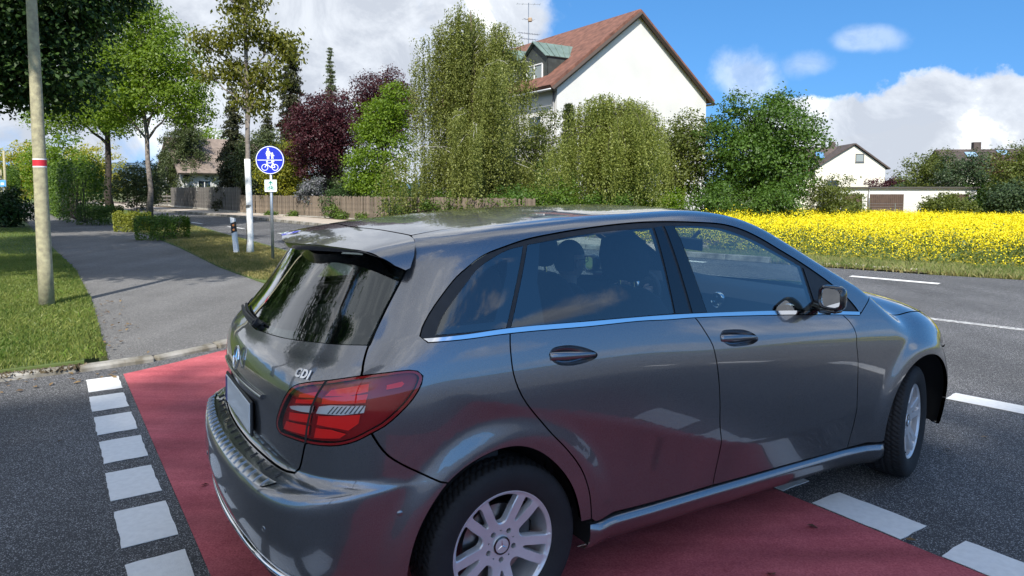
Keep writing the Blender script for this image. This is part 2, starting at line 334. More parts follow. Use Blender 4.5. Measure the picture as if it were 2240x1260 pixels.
OUT={
'side':[[-.3934,.2902],[-.3912,.3068],[-.391,.3228],[-.3897,.3398],[-.3877,.3568],[-.385,.3746],[-.3817,.3887],[-.3786,.3932],[-.3739,.411],[-.3679,.436],[-.3621,.4558],[-.3551,.478],[-.3475,.5009],[-.3397,.5229],[-.3291,.5496],[-.318,.5756],[-.3068,.6008],[-.2964,.6232],[-.2861,.645],[-.2767,.6663],[-.2691,.686],[-.2623,.7054],[-.2561,.7239],[-.2486,.7462],[-.2428,.7669],[-.2402,.7819],[-.2392,.7975],[-.2413,.8234],[-.2396,.8467],[-.2121,.852],[-.185,.8574],[-.1577,.8628],[-.1296,.8678],[-.1,.8721],[-.0737,.8751],[-.0467,.8775],[-.019,.8795],[.0095,.8813],[.0388,.8829],[.069,.8845],[.1,.8863],[.1248,.8878],[.1503,.8893],[.1763,.8908],[.2028,.8923],[.2298,.8937],[.2573,.8951],[.2852,.8965],[.3134,.8978],[.342,.899],[.3709,.9002],[.4,.9012],[.4268,.9021],[.4541,.9029],[.4819,.9037],[.5101,.9044],[.5386,.905],[.5674,.9056],[.5964,.9062],[.6255,.9067],[.6548,.9071],[.684,.9075],[.7132,.9079],[.7424,.9083],[.7713,.9087],[.8,.909],[.8288,.9093],[.858,.9097],[.8874,.9102],[.917,.9106],[.9467,.911],[.9764,.9114],[1.0059,.9117],[1.0351,.9119],[1.0641,.912],[1.0926,.912],[1.1205,.9118],[1.1478,.9115],[1.1743,.9109],[1.2,.9101],[1.2306,.909],[1.2605,.9077],[1.2896,.9064],[1.3179,.9048],[1.3456,.9029],[1.3726,.9007],[1.399,.8981],[1.4248,.8949],[1.45,.8913],[1.4804,.8862],[1.5094,.8807],[1.5374,.8745],[1.5648,.8675],[1.5922,.8592],[1.62,.8496],[1.6458,.8392],[1.6715,.8276],[1.6971,.8149],[1.7227,.8013],[1.7483,.7871],[1.7741,.7725],[1.8,.7577],[1.8248,.7433],[1.8497,.7282],[1.8747,.7126],[1.8998,.6966],[1.9249,.6804],[1.95,.664],[1.975,.6476],[2.0,.6313],[2.0225,.6168],[2.0453,.6021],[2.0682,.5874],[2.0911,.5725],[2.1138,.5577],[2.1362,.5428],[2.1581,.5279],[2.1794,.513],[2.2,.4982],[2.2222,.4814],[2.2436,.4647],[2.2642,.448],[2.2844,.4312],[2.3044,.4145],[2.3245,.3978],[2.345,.381],[2.3177,.3662],[2.2905,.3513],[2.2632,.3365],[2.2359,.3216],[2.2087,.3068],[2.1814,.292],[2.1542,.2771],[2.1342,.2771],[2.1273,.2924],[2.1186,.3088],[2.104,.3296],[2.0852,.3527],[2.0645,.3754],[2.045,.3938],[2.0235,.4121],[2.0016,.4295],[1.9812,.4454],[1.9624,.4595],[1.9446,.4721],[1.9241,.486],[1.906,.498],[1.8859,.5112],[1.8643,.5251],[1.8418,.5394],[1.8189,.5534],[1.796,.567],[1.771,.5813],[1.7447,.5956],[1.718,.6098],[1.6914,.6237],[1.6658,.637],[1.6416,.6496],[1.6148,.6639],[1.5895,.6774],[1.5649,.6901],[1.5397,.7021],[1.5149,.7131],[1.49,.7235],[1.4648,.733],[1.4388,.7415],[1.4113,.7493],[1.3835,.756],[1.3544,.7616],[1.3233,.7664],[1.2997,.769],[1.2749,.7709],[1.2492,.7723],[1.2227,.7732],[1.1957,.774],[1.1684,.7747],[1.141,.7755],[1.1137,.7762],[1.0852,.7769],[1.0559,.7774],[1.0265,.7779],[.9974,.7782],[.9691,.7784],[.942,.7785],[.9168,.7784],[.8896,.7783],[.8653,.7781],[.8418,.7777],[.8166,.777],[.7877,.7759],[.7634,.7747],[.7363,.7732],[.7071,.7714],[.6763,.7695],[.6445,.7673],[.6122,.765],[.5802,.7627],[.549,.7604],[.5192,.7581],[.4913,.756],[.466,.754],[.4372,.7516],[.4106,.7493],[.3855,.747],[.3614,.7447],[.3378,.7424],[.3141,.7399],[.2886,.7372],[.2638,.7345],[.2395,.7317],[.2154,.7286],[.1912,.7249],[.1666,.7205],[.1419,.7154],[.1174,.7101],[.0936,.7046],[.0711,.6994],[.0416,.6927],[.0139,.686],[-.0123,.6779],[-.0344,.6692],[-.0553,.6593],[-.0755,.6487],[-.0943,.6384],[-.1125,.6274],[-.1309,.6131],[-.1473,.597],[-.1645,.5776],[-.1816,.5565],[-.1975,.5351],[-.2113,.5151],[-.2269,.4892],[-.2399,.4637],[-.2492,.4419],[-.2564,.4136],[-.2381,.3906],[-.2098,.3908],[-.1818,.3911],[-.154,.3915],[-.1262,.3919],[-.0983,.3922],[-.07,.3925],[-.0412,.3926],[-.0117,.3925],[.0205,.392],[.0166,.3725],[.0134,.3513],[.0118,.3259],[.0114,.2976],[.0125,.2718],[.0157,.2485],[.021,.2265],[.0301,.2005],[.0421,.1745],[.0517,.1572],[.0626,.1403],[.0744,.1234],[.0883,.1053],[.1033,.0871],[.1188,.0685],[.1358,.0475],[.1534,.026],[.1717,.0045],[.1871,-.0124],[.2031,-.0293],[.2191,-.0462],[.2343,-.063],[.2521,-.0835],[.2691,-.1039],[.2848,-.1241],[.2976,-.142],[.3093,-.1597],[.3199,-.1778],[.3292,-.1965],[.3375,-.2155],[.3447,-.2336],[.3521,-.2541],[.3581,-.2746],[.3639,-.3015],[.3686,-.329],[.372,-.353],[.3751,-.3766],[.324,-.3746],[.3191,-.3548],[.3141,-.335],[.3082,-.3145],[.3001,-.2901],[.2908,-.2649],[.2801,-.2405],[.2678,-.2175],[.2541,-.1954],[.2389,-.1736],[.2208,-.1506],[.2011,-.128],[.1803,-.1066],[.1586,-.0865],[.1358,-.0675],[.112,-.0511],[.0886,-.038],[.0643,-.0272],[.0397,-.0191],[.0159,-.0143],[-.0083,-.0119],[-.0323,-.0114],[-.0558,-.0123],[-.079,-.0151],[-.1012,-.0199],[-.1209,-.0266],[-.1397,-.0352],[-.1573,-.0454],[-.1736,-.0572],[-.1888,-.0705],[-.2028,-.0856],[-.2216,-.0765],[-.2448,-.058],[-.2658,-.0404],[-.286,-.0218],[-.304,-.0037],[-.3209,.0145],[-.3358,.0334],[-.3461,.0513],[-.3547,.0701],[-.3631,.0911],[-.371,.1126],[-.3577,.1217],[-.3446,.1318],[-.3298,.1472],[-.3152,.1649],[-.2977,.1878],[-.2818,.2121],[-.27,.2353],[-.2616,.2573],[-.2577,.2826],[-.2695,.2982],[-.2878,.3025],[-.3116,.3011],[-.3389,.2975],[-.3661,.294]],
'rear_door':[[.0205,.392],[.0465,.3918],[.0752,.3911],[.1048,.3903],[.135,.3893],[.1656,.3882],[.1964,.3871],[.2272,.3859],[.2577,.3847],[.2879,.3836],[.3174,.3825],[.3461,.3816],[.3737,.3808],[.404,.3801],[.434,.3796],[.4635,.3792],[.4925,.3788],[.5209,.3784],[.5485,.378],[.5754,.3775],[.6013,.3769],[.6263,.3761],[.6534,.3749],[.6789,.3735],[.7033,.372],[.7272,.3705],[.7513,.3691],[.7761,.3678],[.8018,.3668],[.8268,.366],[.8519,.3653],[.8781,.3645],[.9062,.3635],[.937,.3621],[.9471,.3504],[.9567,.3361],[.9681,.3176],[.9794,.2985],[.9915,.2782],[1.0035,.2572],[1.0131,.2363],[1.0204,.2096],[1.0256,.181],[1.0299,.1587],[1.0344,.1343],[1.0387,.109],[1.0424,.0837],[1.0456,.0579],[1.0483,.0318],[1.0506,.0055],[1.0527,-.0207],[1.0544,-.0474],[1.0556,-.0743],[1.057,-.1008],[1.0594,-.1262],[1.0644,-.1538],[1.0704,-.1801],[1.0749,-.2071],[1.0766,-.2293],[1.0773,-.2519],[1.0773,-.275],[1.0769,-.2988],[1.0757,-.3261],[1.0737,-.3544],[1.0714,-.3831],[1.0693,-.4116],[1.0442,-.4123],[1.0136,-.4118],[.9832,-.4114],[.9531,-.4111],[.9234,-.4107],[.8939,-.4104],[.8647,-.41],[.8358,-.4096],[.8072,-.4091],[.7788,-.4086],[.7507,-.408],[.7229,-.4073],[.6953,-.4065],[.6629,-.4053],[.6291,-.4039],[.5949,-.4024],[.5608,-.4007],[.5275,-.399],[.4957,-.3973],[.466,-.3957],[.4393,-.3942],[.416,-.3929],[.397,-.3919],[.3751,-.3766],[.372,-.353],[.3686,-.329],[.3639,-.3015],[.3581,-.2746],[.3521,-.2541],[.3447,-.2336],[.3375,-.2155],[.3292,-.1965],[.3199,-.1778],[.3093,-.1597],[.2976,-.142],[.2848,-.1241],[.2691,-.1039],[.2521,-.0835],[.2343,-.063],[.2191,-.0462],[.2031,-.0293],[.1871,-.0124],[.1717,.0045],[.1534,.026],[.1358,.0475],[.1188,.0685],[.1033,.0871],[.0883,.1053],[.0744,.1234],[.0626,.1403],[.0517,.1572],[.0421,.1745],[.0301,.2005],[.021,.2265],[.0157,.2485],[.0125,.2718],[.0114,.2976],[.0118,.3259],[.0134,.3513],[.0166,.3725]],
'front_door':[[.937,.3621],[.9608,.3608],[.9862,.3595],[1.0128,.3579],[1.0405,.3563],[1.0693,.3545],[1.0989,.3526],[1.1293,.3506],[1.1602,.3486],[1.1915,.3464],[1.2231,.3442],[1.2548,.342],[1.2864,.3397],[1.3179,.3374],[1.3459,.3353],[1.3747,.3332],[1.4042,.3309],[1.4343,.3286],[1.4648,.3262],[1.4956,.3238],[1.5266,.3213],[1.5577,.3188],[1.5888,.3162],[1.6197,.3136],[1.6503,.3111],[1.6805,.3085],[1.7103,.3059],[1.7393,.3034],[1.7677,.3008],[1.7951,.2983],[1.8216,.2959],[1.8521,.293],[1.8816,.2901],[1.9102,.2872],[1.938,.2843],[1.9652,.2814],[1.979,.2801],[2.0,.2617],[2.0192,.2423],[2.034,.2206],[2.0449,.1977],[2.0505,.1766],[2.0521,.1554],[2.0486,.136],[2.0446,.115],[2.046,.0916],[2.0498,.0653],[2.0531,.0366],[2.0544,.0123],[2.0552,-.0138],[2.0558,-.0411],[2.0565,-.069],[2.0575,-.0969],[2.059,-.1227],[2.0608,-.1499],[2.0627,-.1774],[2.0646,-.204],[2.0664,-.2287],[2.0678,-.2502],[2.07,-.281],[2.0708,-.3088],[2.0694,-.331],[2.0669,-.3537],[2.064,-.3758],[2.0598,-.4051],[2.0552,-.4337],[2.0305,-.4342],[2.005,-.4344],[1.9786,-.4343],[1.9514,-.434],[1.9236,-.4336],[1.8953,-.433],[1.8664,-.4322],[1.8372,-.4314],[1.8077,-.4304],[1.7779,-.4295],[1.748,-.4284],[1.7181,-.4274],[1.6882,-.4264],[1.6584,-.4254],[1.6288,-.4245],[1.5996,-.4237],[1.5707,-.4231],[1.5416,-.4224],[1.5123,-.4218],[1.4827,-.4212],[1.4531,-.4205],[1.4234,-.4199],[1.3936,-.4193],[1.3638,-.4187],[1.3341,-.418],[1.3044,-.4174],[1.2748,-.4168],[1.2455,-.4162],[1.2163,-.4156],[1.1874,-.415],[1.1588,-.4145],[1.1306,-.4139],[1.1027,-.4134],[1.0693,-.4116],[1.0714,-.3831],[1.0737,-.3544],[1.0757,-.3261],[1.0769,-.2988],[1.0773,-.275],[1.0773,-.2519],[1.0766,-.2293],[1.0749,-.2071],[1.0704,-.1801],[1.0644,-.1538],[1.0594,-.1262],[1.057,-.1008],[1.0556,-.0743],[1.0544,-.0474],[1.0527,-.0207],[1.0506,.0055],[1.0483,.0318],[1.0456,.0579],[1.0424,.0837],[1.0387,.109],[1.0344,.1343],[1.0299,.1587],[1.0256,.181],[1.0204,.2096],[1.0131,.2363],[1.0035,.2572],[.9915,.2782],[.9794,.2985],[.9681,.3176],[.9567,.3361],[.9471,.3504]],
'front_fender':[[1.979,.2801],[2.0187,.2756],[2.0452,.2727],[2.0719,.2698],[2.0988,.2669],[2.1262,.264],[2.1542,.2771],[2.345,.381],[2.3853,.3507],[2.4256,.3205],[2.4659,.292],[2.5062,.2668],[2.5465,.2465],[2.5868,.2328],[2.6222,.2261],[2.6556,.2235],[2.689,.2232],[2.7224,.2235],[2.7555,.2226],[2.7882,.2192],[2.8206,.2136],[2.8527,.2065],[2.8847,.1986],[2.9168,.1904],[2.9486,.1813],[2.8325,.0566],[2.8371,-.005],[2.8624,-.1166],[2.9161,-.2442],[2.9258,-.3253],[2.9217,-.3026],[2.9166,-.28],[2.9105,-.2578],[2.9034,-.236],[2.8955,-.2147],[2.8866,-.194],[2.8768,-.174],[2.8662,-.1548],[2.8547,-.1365],[2.8423,-.1192],[2.8291,-.1029],[2.8151,-.0879],[2.8004,-.0741],[2.7851,-.0617],[2.7691,-.0508],[2.7526,-.0414],[2.7356,-.0337],[2.7182,-.0277],[2.7006,-.0235],[2.6828,-.021],[2.6648,-.0204],[2.6469,-.0215],[2.6291,-.0246],[2.6114,-.0294],[2.5912,-.0359],[2.5661,-.0443],[2.5417,-.0543],[2.518,-.0659],[2.4951,-.0791],[2.4732,-.0938],[2.4524,-.1099],[2.4327,-.1274],[2.4143,-.146],[2.3972,-.1657],[2.3815,-.1864],[2.3673,-.2079],[2.3547,-.2302],[2.3437,-.2529],[2.3344,-.2762],[2.3268,-.2997],[2.3209,-.3234],[2.3168,-.3472],[2.3145,-.3709],[2.318,-.4153],[2.2892,-.4175],[2.2611,-.4198],[2.2334,-.4223],[2.2056,-.4247],[2.1775,-.4271],[2.1487,-.4292],[2.119,-.4311],[2.0879,-.4327],[2.0552,-.4337],[2.0598,-.4051],[2.064,-.3758],[2.0669,-.3537],[2.0694,-.331],[2.0708,-.3088],[2.07,-.281],[2.0678,-.2502],[2.0664,-.2287],[2.0646,-.204],[2.0627,-.1774],[2.0608,-.1499],[2.059,-.1227],[2.0575,-.0969],[2.0565,-.069],[2.0558,-.0411],[2.0552,-.0138],[2.0544,.0123],[2.0531,.0366],[2.0498,.0653],[2.046,.0916],[2.0446,.115],[2.0486,.136],[2.0521,.1554],[2.0505,.1766],[2.0449,.1977],[2.034,.2206],[2.0192,.2423],[2.0,.2617]],
'headlamp':[[2.9486,.1813],[2.8325,.0566],[2.8371,-.005],[2.89,-.0199],[3.051,-.0338],[3.1812,-.0196],[3.2252,.0202],[3.1686,.1563],[3.0498,.1685]],
'front_bumper':[[3.5425,.0546],[3.3982,.0482],[3.2335,.0151],[3.1818,-.0245],[3.0517,-.0386],[2.8897,-.0249],[2.8403,-.01],[2.8658,-.1165],[2.9196,-.2485],[2.9258,-.3253],[2.9289,-.3486],[2.931,-.372],[2.932,-.3953],[2.9317,-.4183],[2.9304,-.4412],[2.9521,-.4703],[3.0025,-.4892],[3.2553,-.5081],[3.5425,-.5253],[3.8297,-.5081],[4.0825,-.4892],[4.1328,-.4703],[4.1546,-.4412],[4.1532,-.4183],[4.153,-.3953],[4.1539,-.372],[4.156,-.3486],[4.1592,-.3253],[4.1654,-.2485],[4.2192,-.1165],[4.2447,-.01],[4.1953,-.0249],[4.0333,-.0386],[3.9032,-.0245],[3.8515,.0151],[3.6867,.0482]],
'sill':[[.352,-.3891],[.372,-.3904],[.397,-.3919],[.416,-.3929],[.4393,-.3942],[.466,-.3957],[.4957,-.3973],[.5275,-.399],[.5608,-.4007],[.5949,-.4024],[.6291,-.4039],[.6629,-.4053],[.6953,-.4065],[.7229,-.4073],[.7507,-.408],[.7788,-.4086],[.8072,-.4091],[.8358,-.4096],[.8647,-.41],[.8939,-.4104],[.9234,-.4107],[.9531,-.4111],[.9832,-.4114],[1.0136,-.4118],[1.0442,-.4123],[1.0752,-.4129],[1.1027,-.4134],[1.1306,-.4139],[1.1588,-.4145],[1.1874,-.415],[1.2163,-.4156],[1.2455,-.4162],[1.2748,-.4168],[1.3044,-.4174],[1.3341,-.418],[1.3638,-.4187],[1.3936,-.4193],[1.4234,-.4199],[1.4531,-.4205],[1.4827,-.4212],[1.5123,-.4218],[1.5416,-.4224],[1.5707,-.4231],[1.5996,-.4237],[1.6288,-.4245],[1.6584,-.4254],[1.6882,-.4264],[1.7181,-.4274],[1.748,-.4284],[1.7779,-.4295],[1.8077,-.4304],[1.8372,-.4314],[1.8664,-.4322],[1.8953,-.433],[1.9236,-.4336],[1.9514,-.434],[1.9786,-.4343],[2.005,-.4344],[2.0305,-.4342],[2.0552,-.4337],[2.0879,-.4327],[2.119,-.4311],[2.1487,-.4292],[2.1775,-.4271],[2.2056,-.4247],[2.2334,-.4223],[2.2611,-.4198],[2.2892,-.4175],[2.318,-.4153],[2.3145,-.3709],[2.31,-.4895],[2.2809,-.4912],[2.252,-.493],[2.2233,-.4948],[2.1947,-.4967],[2.1661,-.4986],[2.1374,-.5004],[2.1085,-.5022],[2.0794,-.5039],[2.0499,-.5055],[2.0199,-.507],[1.9894,-.5082],[1.9583,-.5093],[1.9307,-.5101],[1.9025,-.5108],[1.8738,-.5113],[1.8447,-.5118],[1.8152,-.5121],[1.7854,-.5124],[1.7554,-.5126],[1.7252,-.5127],[1.695,-.5128],[1.6647,-.5128],[1.6345,-.5127],[1.6044,-.5127],[1.5746,-.5126],[1.545,-.5124],[1.5157,-.5123],[1.4868,-.5122],[1.458,-.512],[1.4293,-.5117],[1.4007,-.5114],[1.3721,-.511],[1.3437,-.5105],[1.3153,-.51],[1.2871,-.5095],[1.259,-.509],[1.231,-.5084],[1.2032,-.5079],[1.1755,-.5074],[1.148,-.5069],[1.1206,-.5065],[1.0934,-.5062],[1.0664,-.5059],[1.0356,-.5056],[1.0051,-.5054],[.9748,-.5053],[.9448,-.5052],[.9149,-.5051],[.8853,-.505],[.8558,-.505],[.8263,-.505],[.797,-.5049],[.7676,-.5049],[.7383,-.5049],[.7089,-.5048],[.6804,-.5047],[.6519,-.5047],[.6236,-.5046],[.5953,-.5046],[.5671,-.5045],[.5389,-.5045],[.5108,-.5044],[.4826,-.5044],[.4545,-.5043],[.4264,-.5043],[.3982,-.5042],[.37,-.5042],[.324,-.3746]],
'bumper':[[-1.0425,-.4013],[-1.0179,-.4003],[-.9933,-.3994],[-.9687,-.3985],[-.9443,-.3973],[-.92,-.3956],[-.8906,-.3929],[-.8613,-.3897],[-.8323,-.386],[-.8037,-.3821],[-.7767,-.3778],[-.7502,-.3729],[-.7238,-.3683],[-.6974,-.3648],[-.6714,-.3623],[-.6453,-.3603],[-.6196,-.3596],[-.595,-.361],[-.5687,-.3654],[-.5435,-.3724],[-.5143,-.3817],[-.4922,-.3892],[-.4675,-.3981],[-.4407,-.4083],[-.4126,-.4192],[-.3838,-.4306],[-.3547,-.4422],[-.326,-.4535],[-.2983,-.4642],[-.2984,-.466],[-.2989,-.442],[-.2994,-.418],[-.2991,-.3944],[-.2978,-.3723],[-.2958,-.3506],[-.2934,-.3294],[-.2894,-.3017],[-.2841,-.274],[-.2792,-.2527],[-.2733,-.2309],[-.2665,-.2094],[-.2587,-.1884],[-.25,-.1678],[-.2401,-.1475],[-.2289,-.126],[-.2166,-.1048],[-.2028,-.0856],[-.2216,-.0765],[-.2448,-.058],[-.2658,-.0404],[-.286,-.0218],[-.304,-.0037],[-.3209,.0145],[-.3358,.0334],[-.3461,.0513],[-.3547,.0701],[-.3631,.0911],[-.371,.1126],[-.3874,.1002],[-.4044,.089],[-.4223,.081],[-.4411,.0752],[-.4611,.0718],[-.4815,.07],[-.5013,.069],[-.5211,.0685],[-.5262,.0622],[-.5305,.0449],[-.5345,.0225],[-.5399,-.0059],[-.5471,-.0315],[-.5611,-.0507],[-.5748,-.054],[-.5909,-.0571],[-.6142,-.0596],[-.6432,-.0615],[-.6751,-.0632],[-.7073,-.0649],[-.7321,-.0662],[-.7579,-.0675],[-.7843,-.0687],[-.8112,-.0699],[-.8384,-.0709],[-.8655,-.0718],[-.8945,-.0725],[-.9238,-.073],[-.9534,-.0734],[-.9831,-.0737],[-1.0129,-.074],[-1.0425,-.0743],[-1.0721,-.074],[-1.1018,-.0737],[-1.1316,-.0734],[-1.1612,-.073],[-1.1905,-.0725],[-1.2194,-.0718],[-1.2466,-.0709],[-1.2737,-.0699],[-1.3006,-.0687],[-1.3271,-.0675],[-1.3528,-.0662],[-1.3777,-.0649],[-1.4098,-.0632],[-1.4418,-.0615],[-1.4708,-.0596],[-1.494,-.0571],[-1.5102,-.054],[-1.5238,-.0507],[-1.5378,-.0315],[-1.545,-.0059],[-1.5505,.0225],[-1.5545,.0449],[-1.5588,.0622],[-1.5639,.0685],[-1.5837,.069],[-1.6035,.07],[-1.6238,.0718],[-1.6438,.0752],[-1.6626,.081],[-1.6806,.089],[-1.6975,.1002],[-1.714,.1126],[-1.7219,.0911],[-1.7302,.0701],[-1.7389,.0513],[-1.7492,.0334],[-1.764,.0145],[-1.7809,-.0037],[-1.7989,-.0218],[-1.8192,-.0404],[-1.8401,-.058],[-1.8634,-.0765],[-1.8822,-.0856],[-1.8684,-.1048],[-1.856,-.126],[-1.8448,-.1475],[-1.835,-.1678],[-1.8262,-.1884],[-1.8184,-.2094],[-1.8116,-.2309],[-1.8058,-.2527],[-1.8008,-.274],[-1.7956,-.3017],[-1.7916,-.3294],[-1.7891,-.3506],[-1.7871,-.3723],[-1.7858,-.3944],[-1.7856,-.418],[-1.7861,-.442],[-1.7866,-.466],[-1.7867,-.4642],[-1.759,-.4535],[-1.7303,-.4422],[-1.7012,-.4306],[-1.6723,-.4192],[-1.6442,-.4083],[-1.6175,-.3981],[-1.5928,-.3892],[-1.5707,-.3817],[-1.5414,-.3724],[-1.5163,-.3654],[-1.4899,-.361],[-1.4653,-.3596],[-1.4397,-.3603],[-1.4135,-.3623],[-1.3875,-.3648],[-1.3612,-.3683],[-1.3348,-.3729],[-1.3082,-.3778],[-1.2812,-.3821],[-1.2526,-.386],[-1.2237,-.3897],[-1.1944,-.3929],[-1.1649,-.3956],[-1.1407,-.3973],[-1.1162,-.3985],[-1.0916,-.3994],[-1.067,-.4003]],
'tailgate':[[-1.0425,-.0743],[-1.0129,-.074],[-.9831,-.0737],[-.9534,-.0734],[-.9238,-.073],[-.8945,-.0725],[-.8655,-.0718],[-.8384,-.0709],[-.8112,-.0699],[-.7843,-.0687],[-.7579,-.0675],[-.7321,-.0662],[-.7073,-.0649],[-.6751,-.0632],[-.6432,-.0615],[-.6142,-.0596],[-.5909,-.0571],[-.5748,-.054],[-.5611,-.0507],[-.5471,-.0315],[-.5399,-.0059],[-.5345,.0225],[-.5305,.0449],[-.5262,.0622],[-.5211,.0685],[-.5503,.0686],[-.5789,.0685],[-.6051,.0664],[-.6275,.0677],[-.6455,.0839],[-.6467,.1021],[-.6396,.1257],[-.6283,.1529],[-.6186,.1751],[-.6075,.1981],[-.5959,.2185],[-.5821,.2383],[-.5664,.2536],[-.5476,.2622],[-.5261,.2676],[-.507,.2711],[-.4864,.2736],[-.4652,.2766],[-.4417,.2808],[-.4176,.2855],[-.3934,.2902],[-.3912,.3068],[-.391,.3228],[-.3897,.3398],[-.3877,.3568],[-.385,.3746],[-.3817,.3887],[-.3853,.393],[-.4081,.3957],[-.4309,.3985],[-.4558,.4022],[-.4782,.4064],[-.502,.4114],[-.5272,.4169],[-.5536,.4226],[-.5808,.4279],[-.606,.4326],[-.6327,.4374],[-.6604,.4423],[-.6886,.4471],[-.7166,.4516],[-.744,.4557],[-.7702,.4593],[-.8015,.463],[-.8328,.4663],[-.8631,.469],[-.8913,.4709],[-.9165,.4719],[-.9402,.4714],[-.9609,.4698],[-.9815,.4686],[-1.0019,.4683],[-1.0222,.4684],[-1.0425,.4685],[-1.0627,.4684],[-1.083,.4683],[-1.1035,.4686],[-1.124,.4698],[-1.1448,.4714],[-1.1684,.4719],[-1.1937,.4709],[-1.2219,.469],[-1.2521,.4663],[-1.2834,.463],[-1.3148,.4593],[-1.3409,.4557],[-1.3683,.4516],[-1.3964,.4471],[-1.4245,.4423],[-1.4523,.4374],[-1.479,.4326],[-1.5042,.4279],[-1.5314,.4226],[-1.5577,.4169],[-1.5829,.4114],[-1.6068,.4064],[-1.6291,.4022],[-1.6541,.3985],[-1.6769,.3957],[-1.6997,.393],[-1.7033,.3887],[-1.7,.3746],[-1.6973,.3568],[-1.6952,.3398],[-1.6939,.3228],[-1.6938,.3068],[-1.6915,.2902],[-1.6674,.2855],[-1.6432,.2808],[-1.6197,.2766],[-1.5986,.2736],[-1.5779,.2711],[-1.5588,.2676],[-1.5374,.2622],[-1.5186,.2536],[-1.5028,.2383],[-1.489,.2185],[-1.4774,.1981],[-1.4664,.1751],[-1.4567,.1529],[-1.4453,.1257],[-1.4383,.1021],[-1.4394,.0839],[-1.4575,.0677],[-1.4798,.0664],[-1.506,.0685],[-1.5346,.0686],[-1.5639,.0685],[-1.5588,.0622],[-1.5545,.0449],[-1.5505,.0225],[-1.545,-.0059],[-1.5378,-.0315],[-1.5238,-.0507],[-1.5102,-.054],[-1.494,-.0571],[-1.4708,-.0596],[-1.4418,-.0615],[-1.4098,-.0632],[-1.3777,-.0649],[-1.3528,-.0662],[-1.3271,-.0675],[-1.3006,-.0687],[-1.2737,-.0699],[-1.2466,-.0709],[-1.2194,-.0718],[-1.1905,-.0725],[-1.1612,-.073],[-1.1316,-.0734],[-1.1018,-.0737],[-1.0721,-.074]],
'rear_glass':[[-1.0425,.4685],[-1.0222,.4684],[-1.0019,.4683],[-.9815,.4686],[-.9609,.4698],[-.9402,.4714],[-.9165,.4719],[-.8913,.4709],[-.8631,.469],[-.8328,.4663],[-.8015,.463],[-.7702,.4593],[-.744,.4557],[-.7166,.4516],[-.6886,.4471],[-.6604,.4423],[-.6327,.4374],[-.606,.4326],[-.5808,.4279],[-.5536,.4226],[-.5272,.4169],[-.502,.4114],[-.4782,.4064],[-.4558,.4022],[-.4309,.3985],[-.4081,.3957],[-.3853,.393],[-.3793,.4143],[-.3726,.4374],[-.3666,.4571],[-.3598,.4791],[-.3524,.5019],[-.3447,.5238],[-.3342,.5507],[-.3231,.5772],[-.312,.6027],[-.2999,.6254],[-.2878,.6474],[-.2822,.6684],[-.2904,.6945],[-.3043,.7197],[-.3297,.7321],[-.3548,.7449],[-.3796,.7579],[-.4043,.7709],[-.429,.784],[-.4539,.797],[-.4789,.8098],[-.5043,.8222],[-.5302,.8341],[-.5567,.8456],[-.5838,.8563],[-.6118,.8663],[-.638,.8746],[-.6649,.8822],[-.6924,.8893],[-.7204,.8958],[-.7489,.9019],[-.7778,.9076],[-.807,.9131],[-.8365,.9183],[-.8661,.9234],[-.8957,.9283],[-.9254,.9333],[-.955,.9384],[-.9844,.9436],[-1.0136,.949],[-1.0425,.9548],[-1.0714,.949],[-1.1006,.9436],[-1.13,.9384],[-1.1596,.9333],[-1.1892,.9283],[-1.2189,.9234],[-1.2485,.9183],[-1.2779,.9131],[-1.3071,.9076],[-1.336,.9019],[-1.3645,.8958],[-1.3926,.8893],[-1.4201,.8822],[-1.447,.8746],[-1.4732,.8663],[-1.5011,.8563],[-1.5283,.8456],[-1.5547,.8341],[-1.5806,.8222],[-1.606,.8098],[-1.6311,.797],[-1.6559,.784],[-1.6806,.7709],[-1.7053,.7579],[-1.7302,.7449],[-1.7552,.7321],[-1.7806,.7197],[-1.7946,.6945],[-1.8028,.6684],[-1.7972,.6474],[-1.7851,.6254],[-1.7729,.6027],[-1.7618,.5772],[-1.7507,.5507],[-1.7403,.5238],[-1.7326,.5019],[-1.7252,.4791],[-1.7184,.4571],[-1.7123,.4374],[-1.7056,.4143],[-1.6997,.393],[-1.6769,.3957],[-1.6541,.3985],[-1.6291,.4022],[-1.6068,.4064],[-1.5829,.4114],[-1.5577,.4169],[-1.5314,.4226],[-1.5042,.4279],[-1.479,.4326],[-1.4523,.4374],[-1.4245,.4423],[-1.3964,.4471],[-1.3683,.4516],[-1.3409,.4557],[-1.3148,.4593],[-1.2834,.463],[-1.2521,.4663],[-1.2219,.469],[-1.1937,.4709],[-1.1684,.4719],[-1.1448,.4714],[-1.124,.4698],[-1.1035,.4686],[-1.083,.4683],[-1.0627,.4684]],
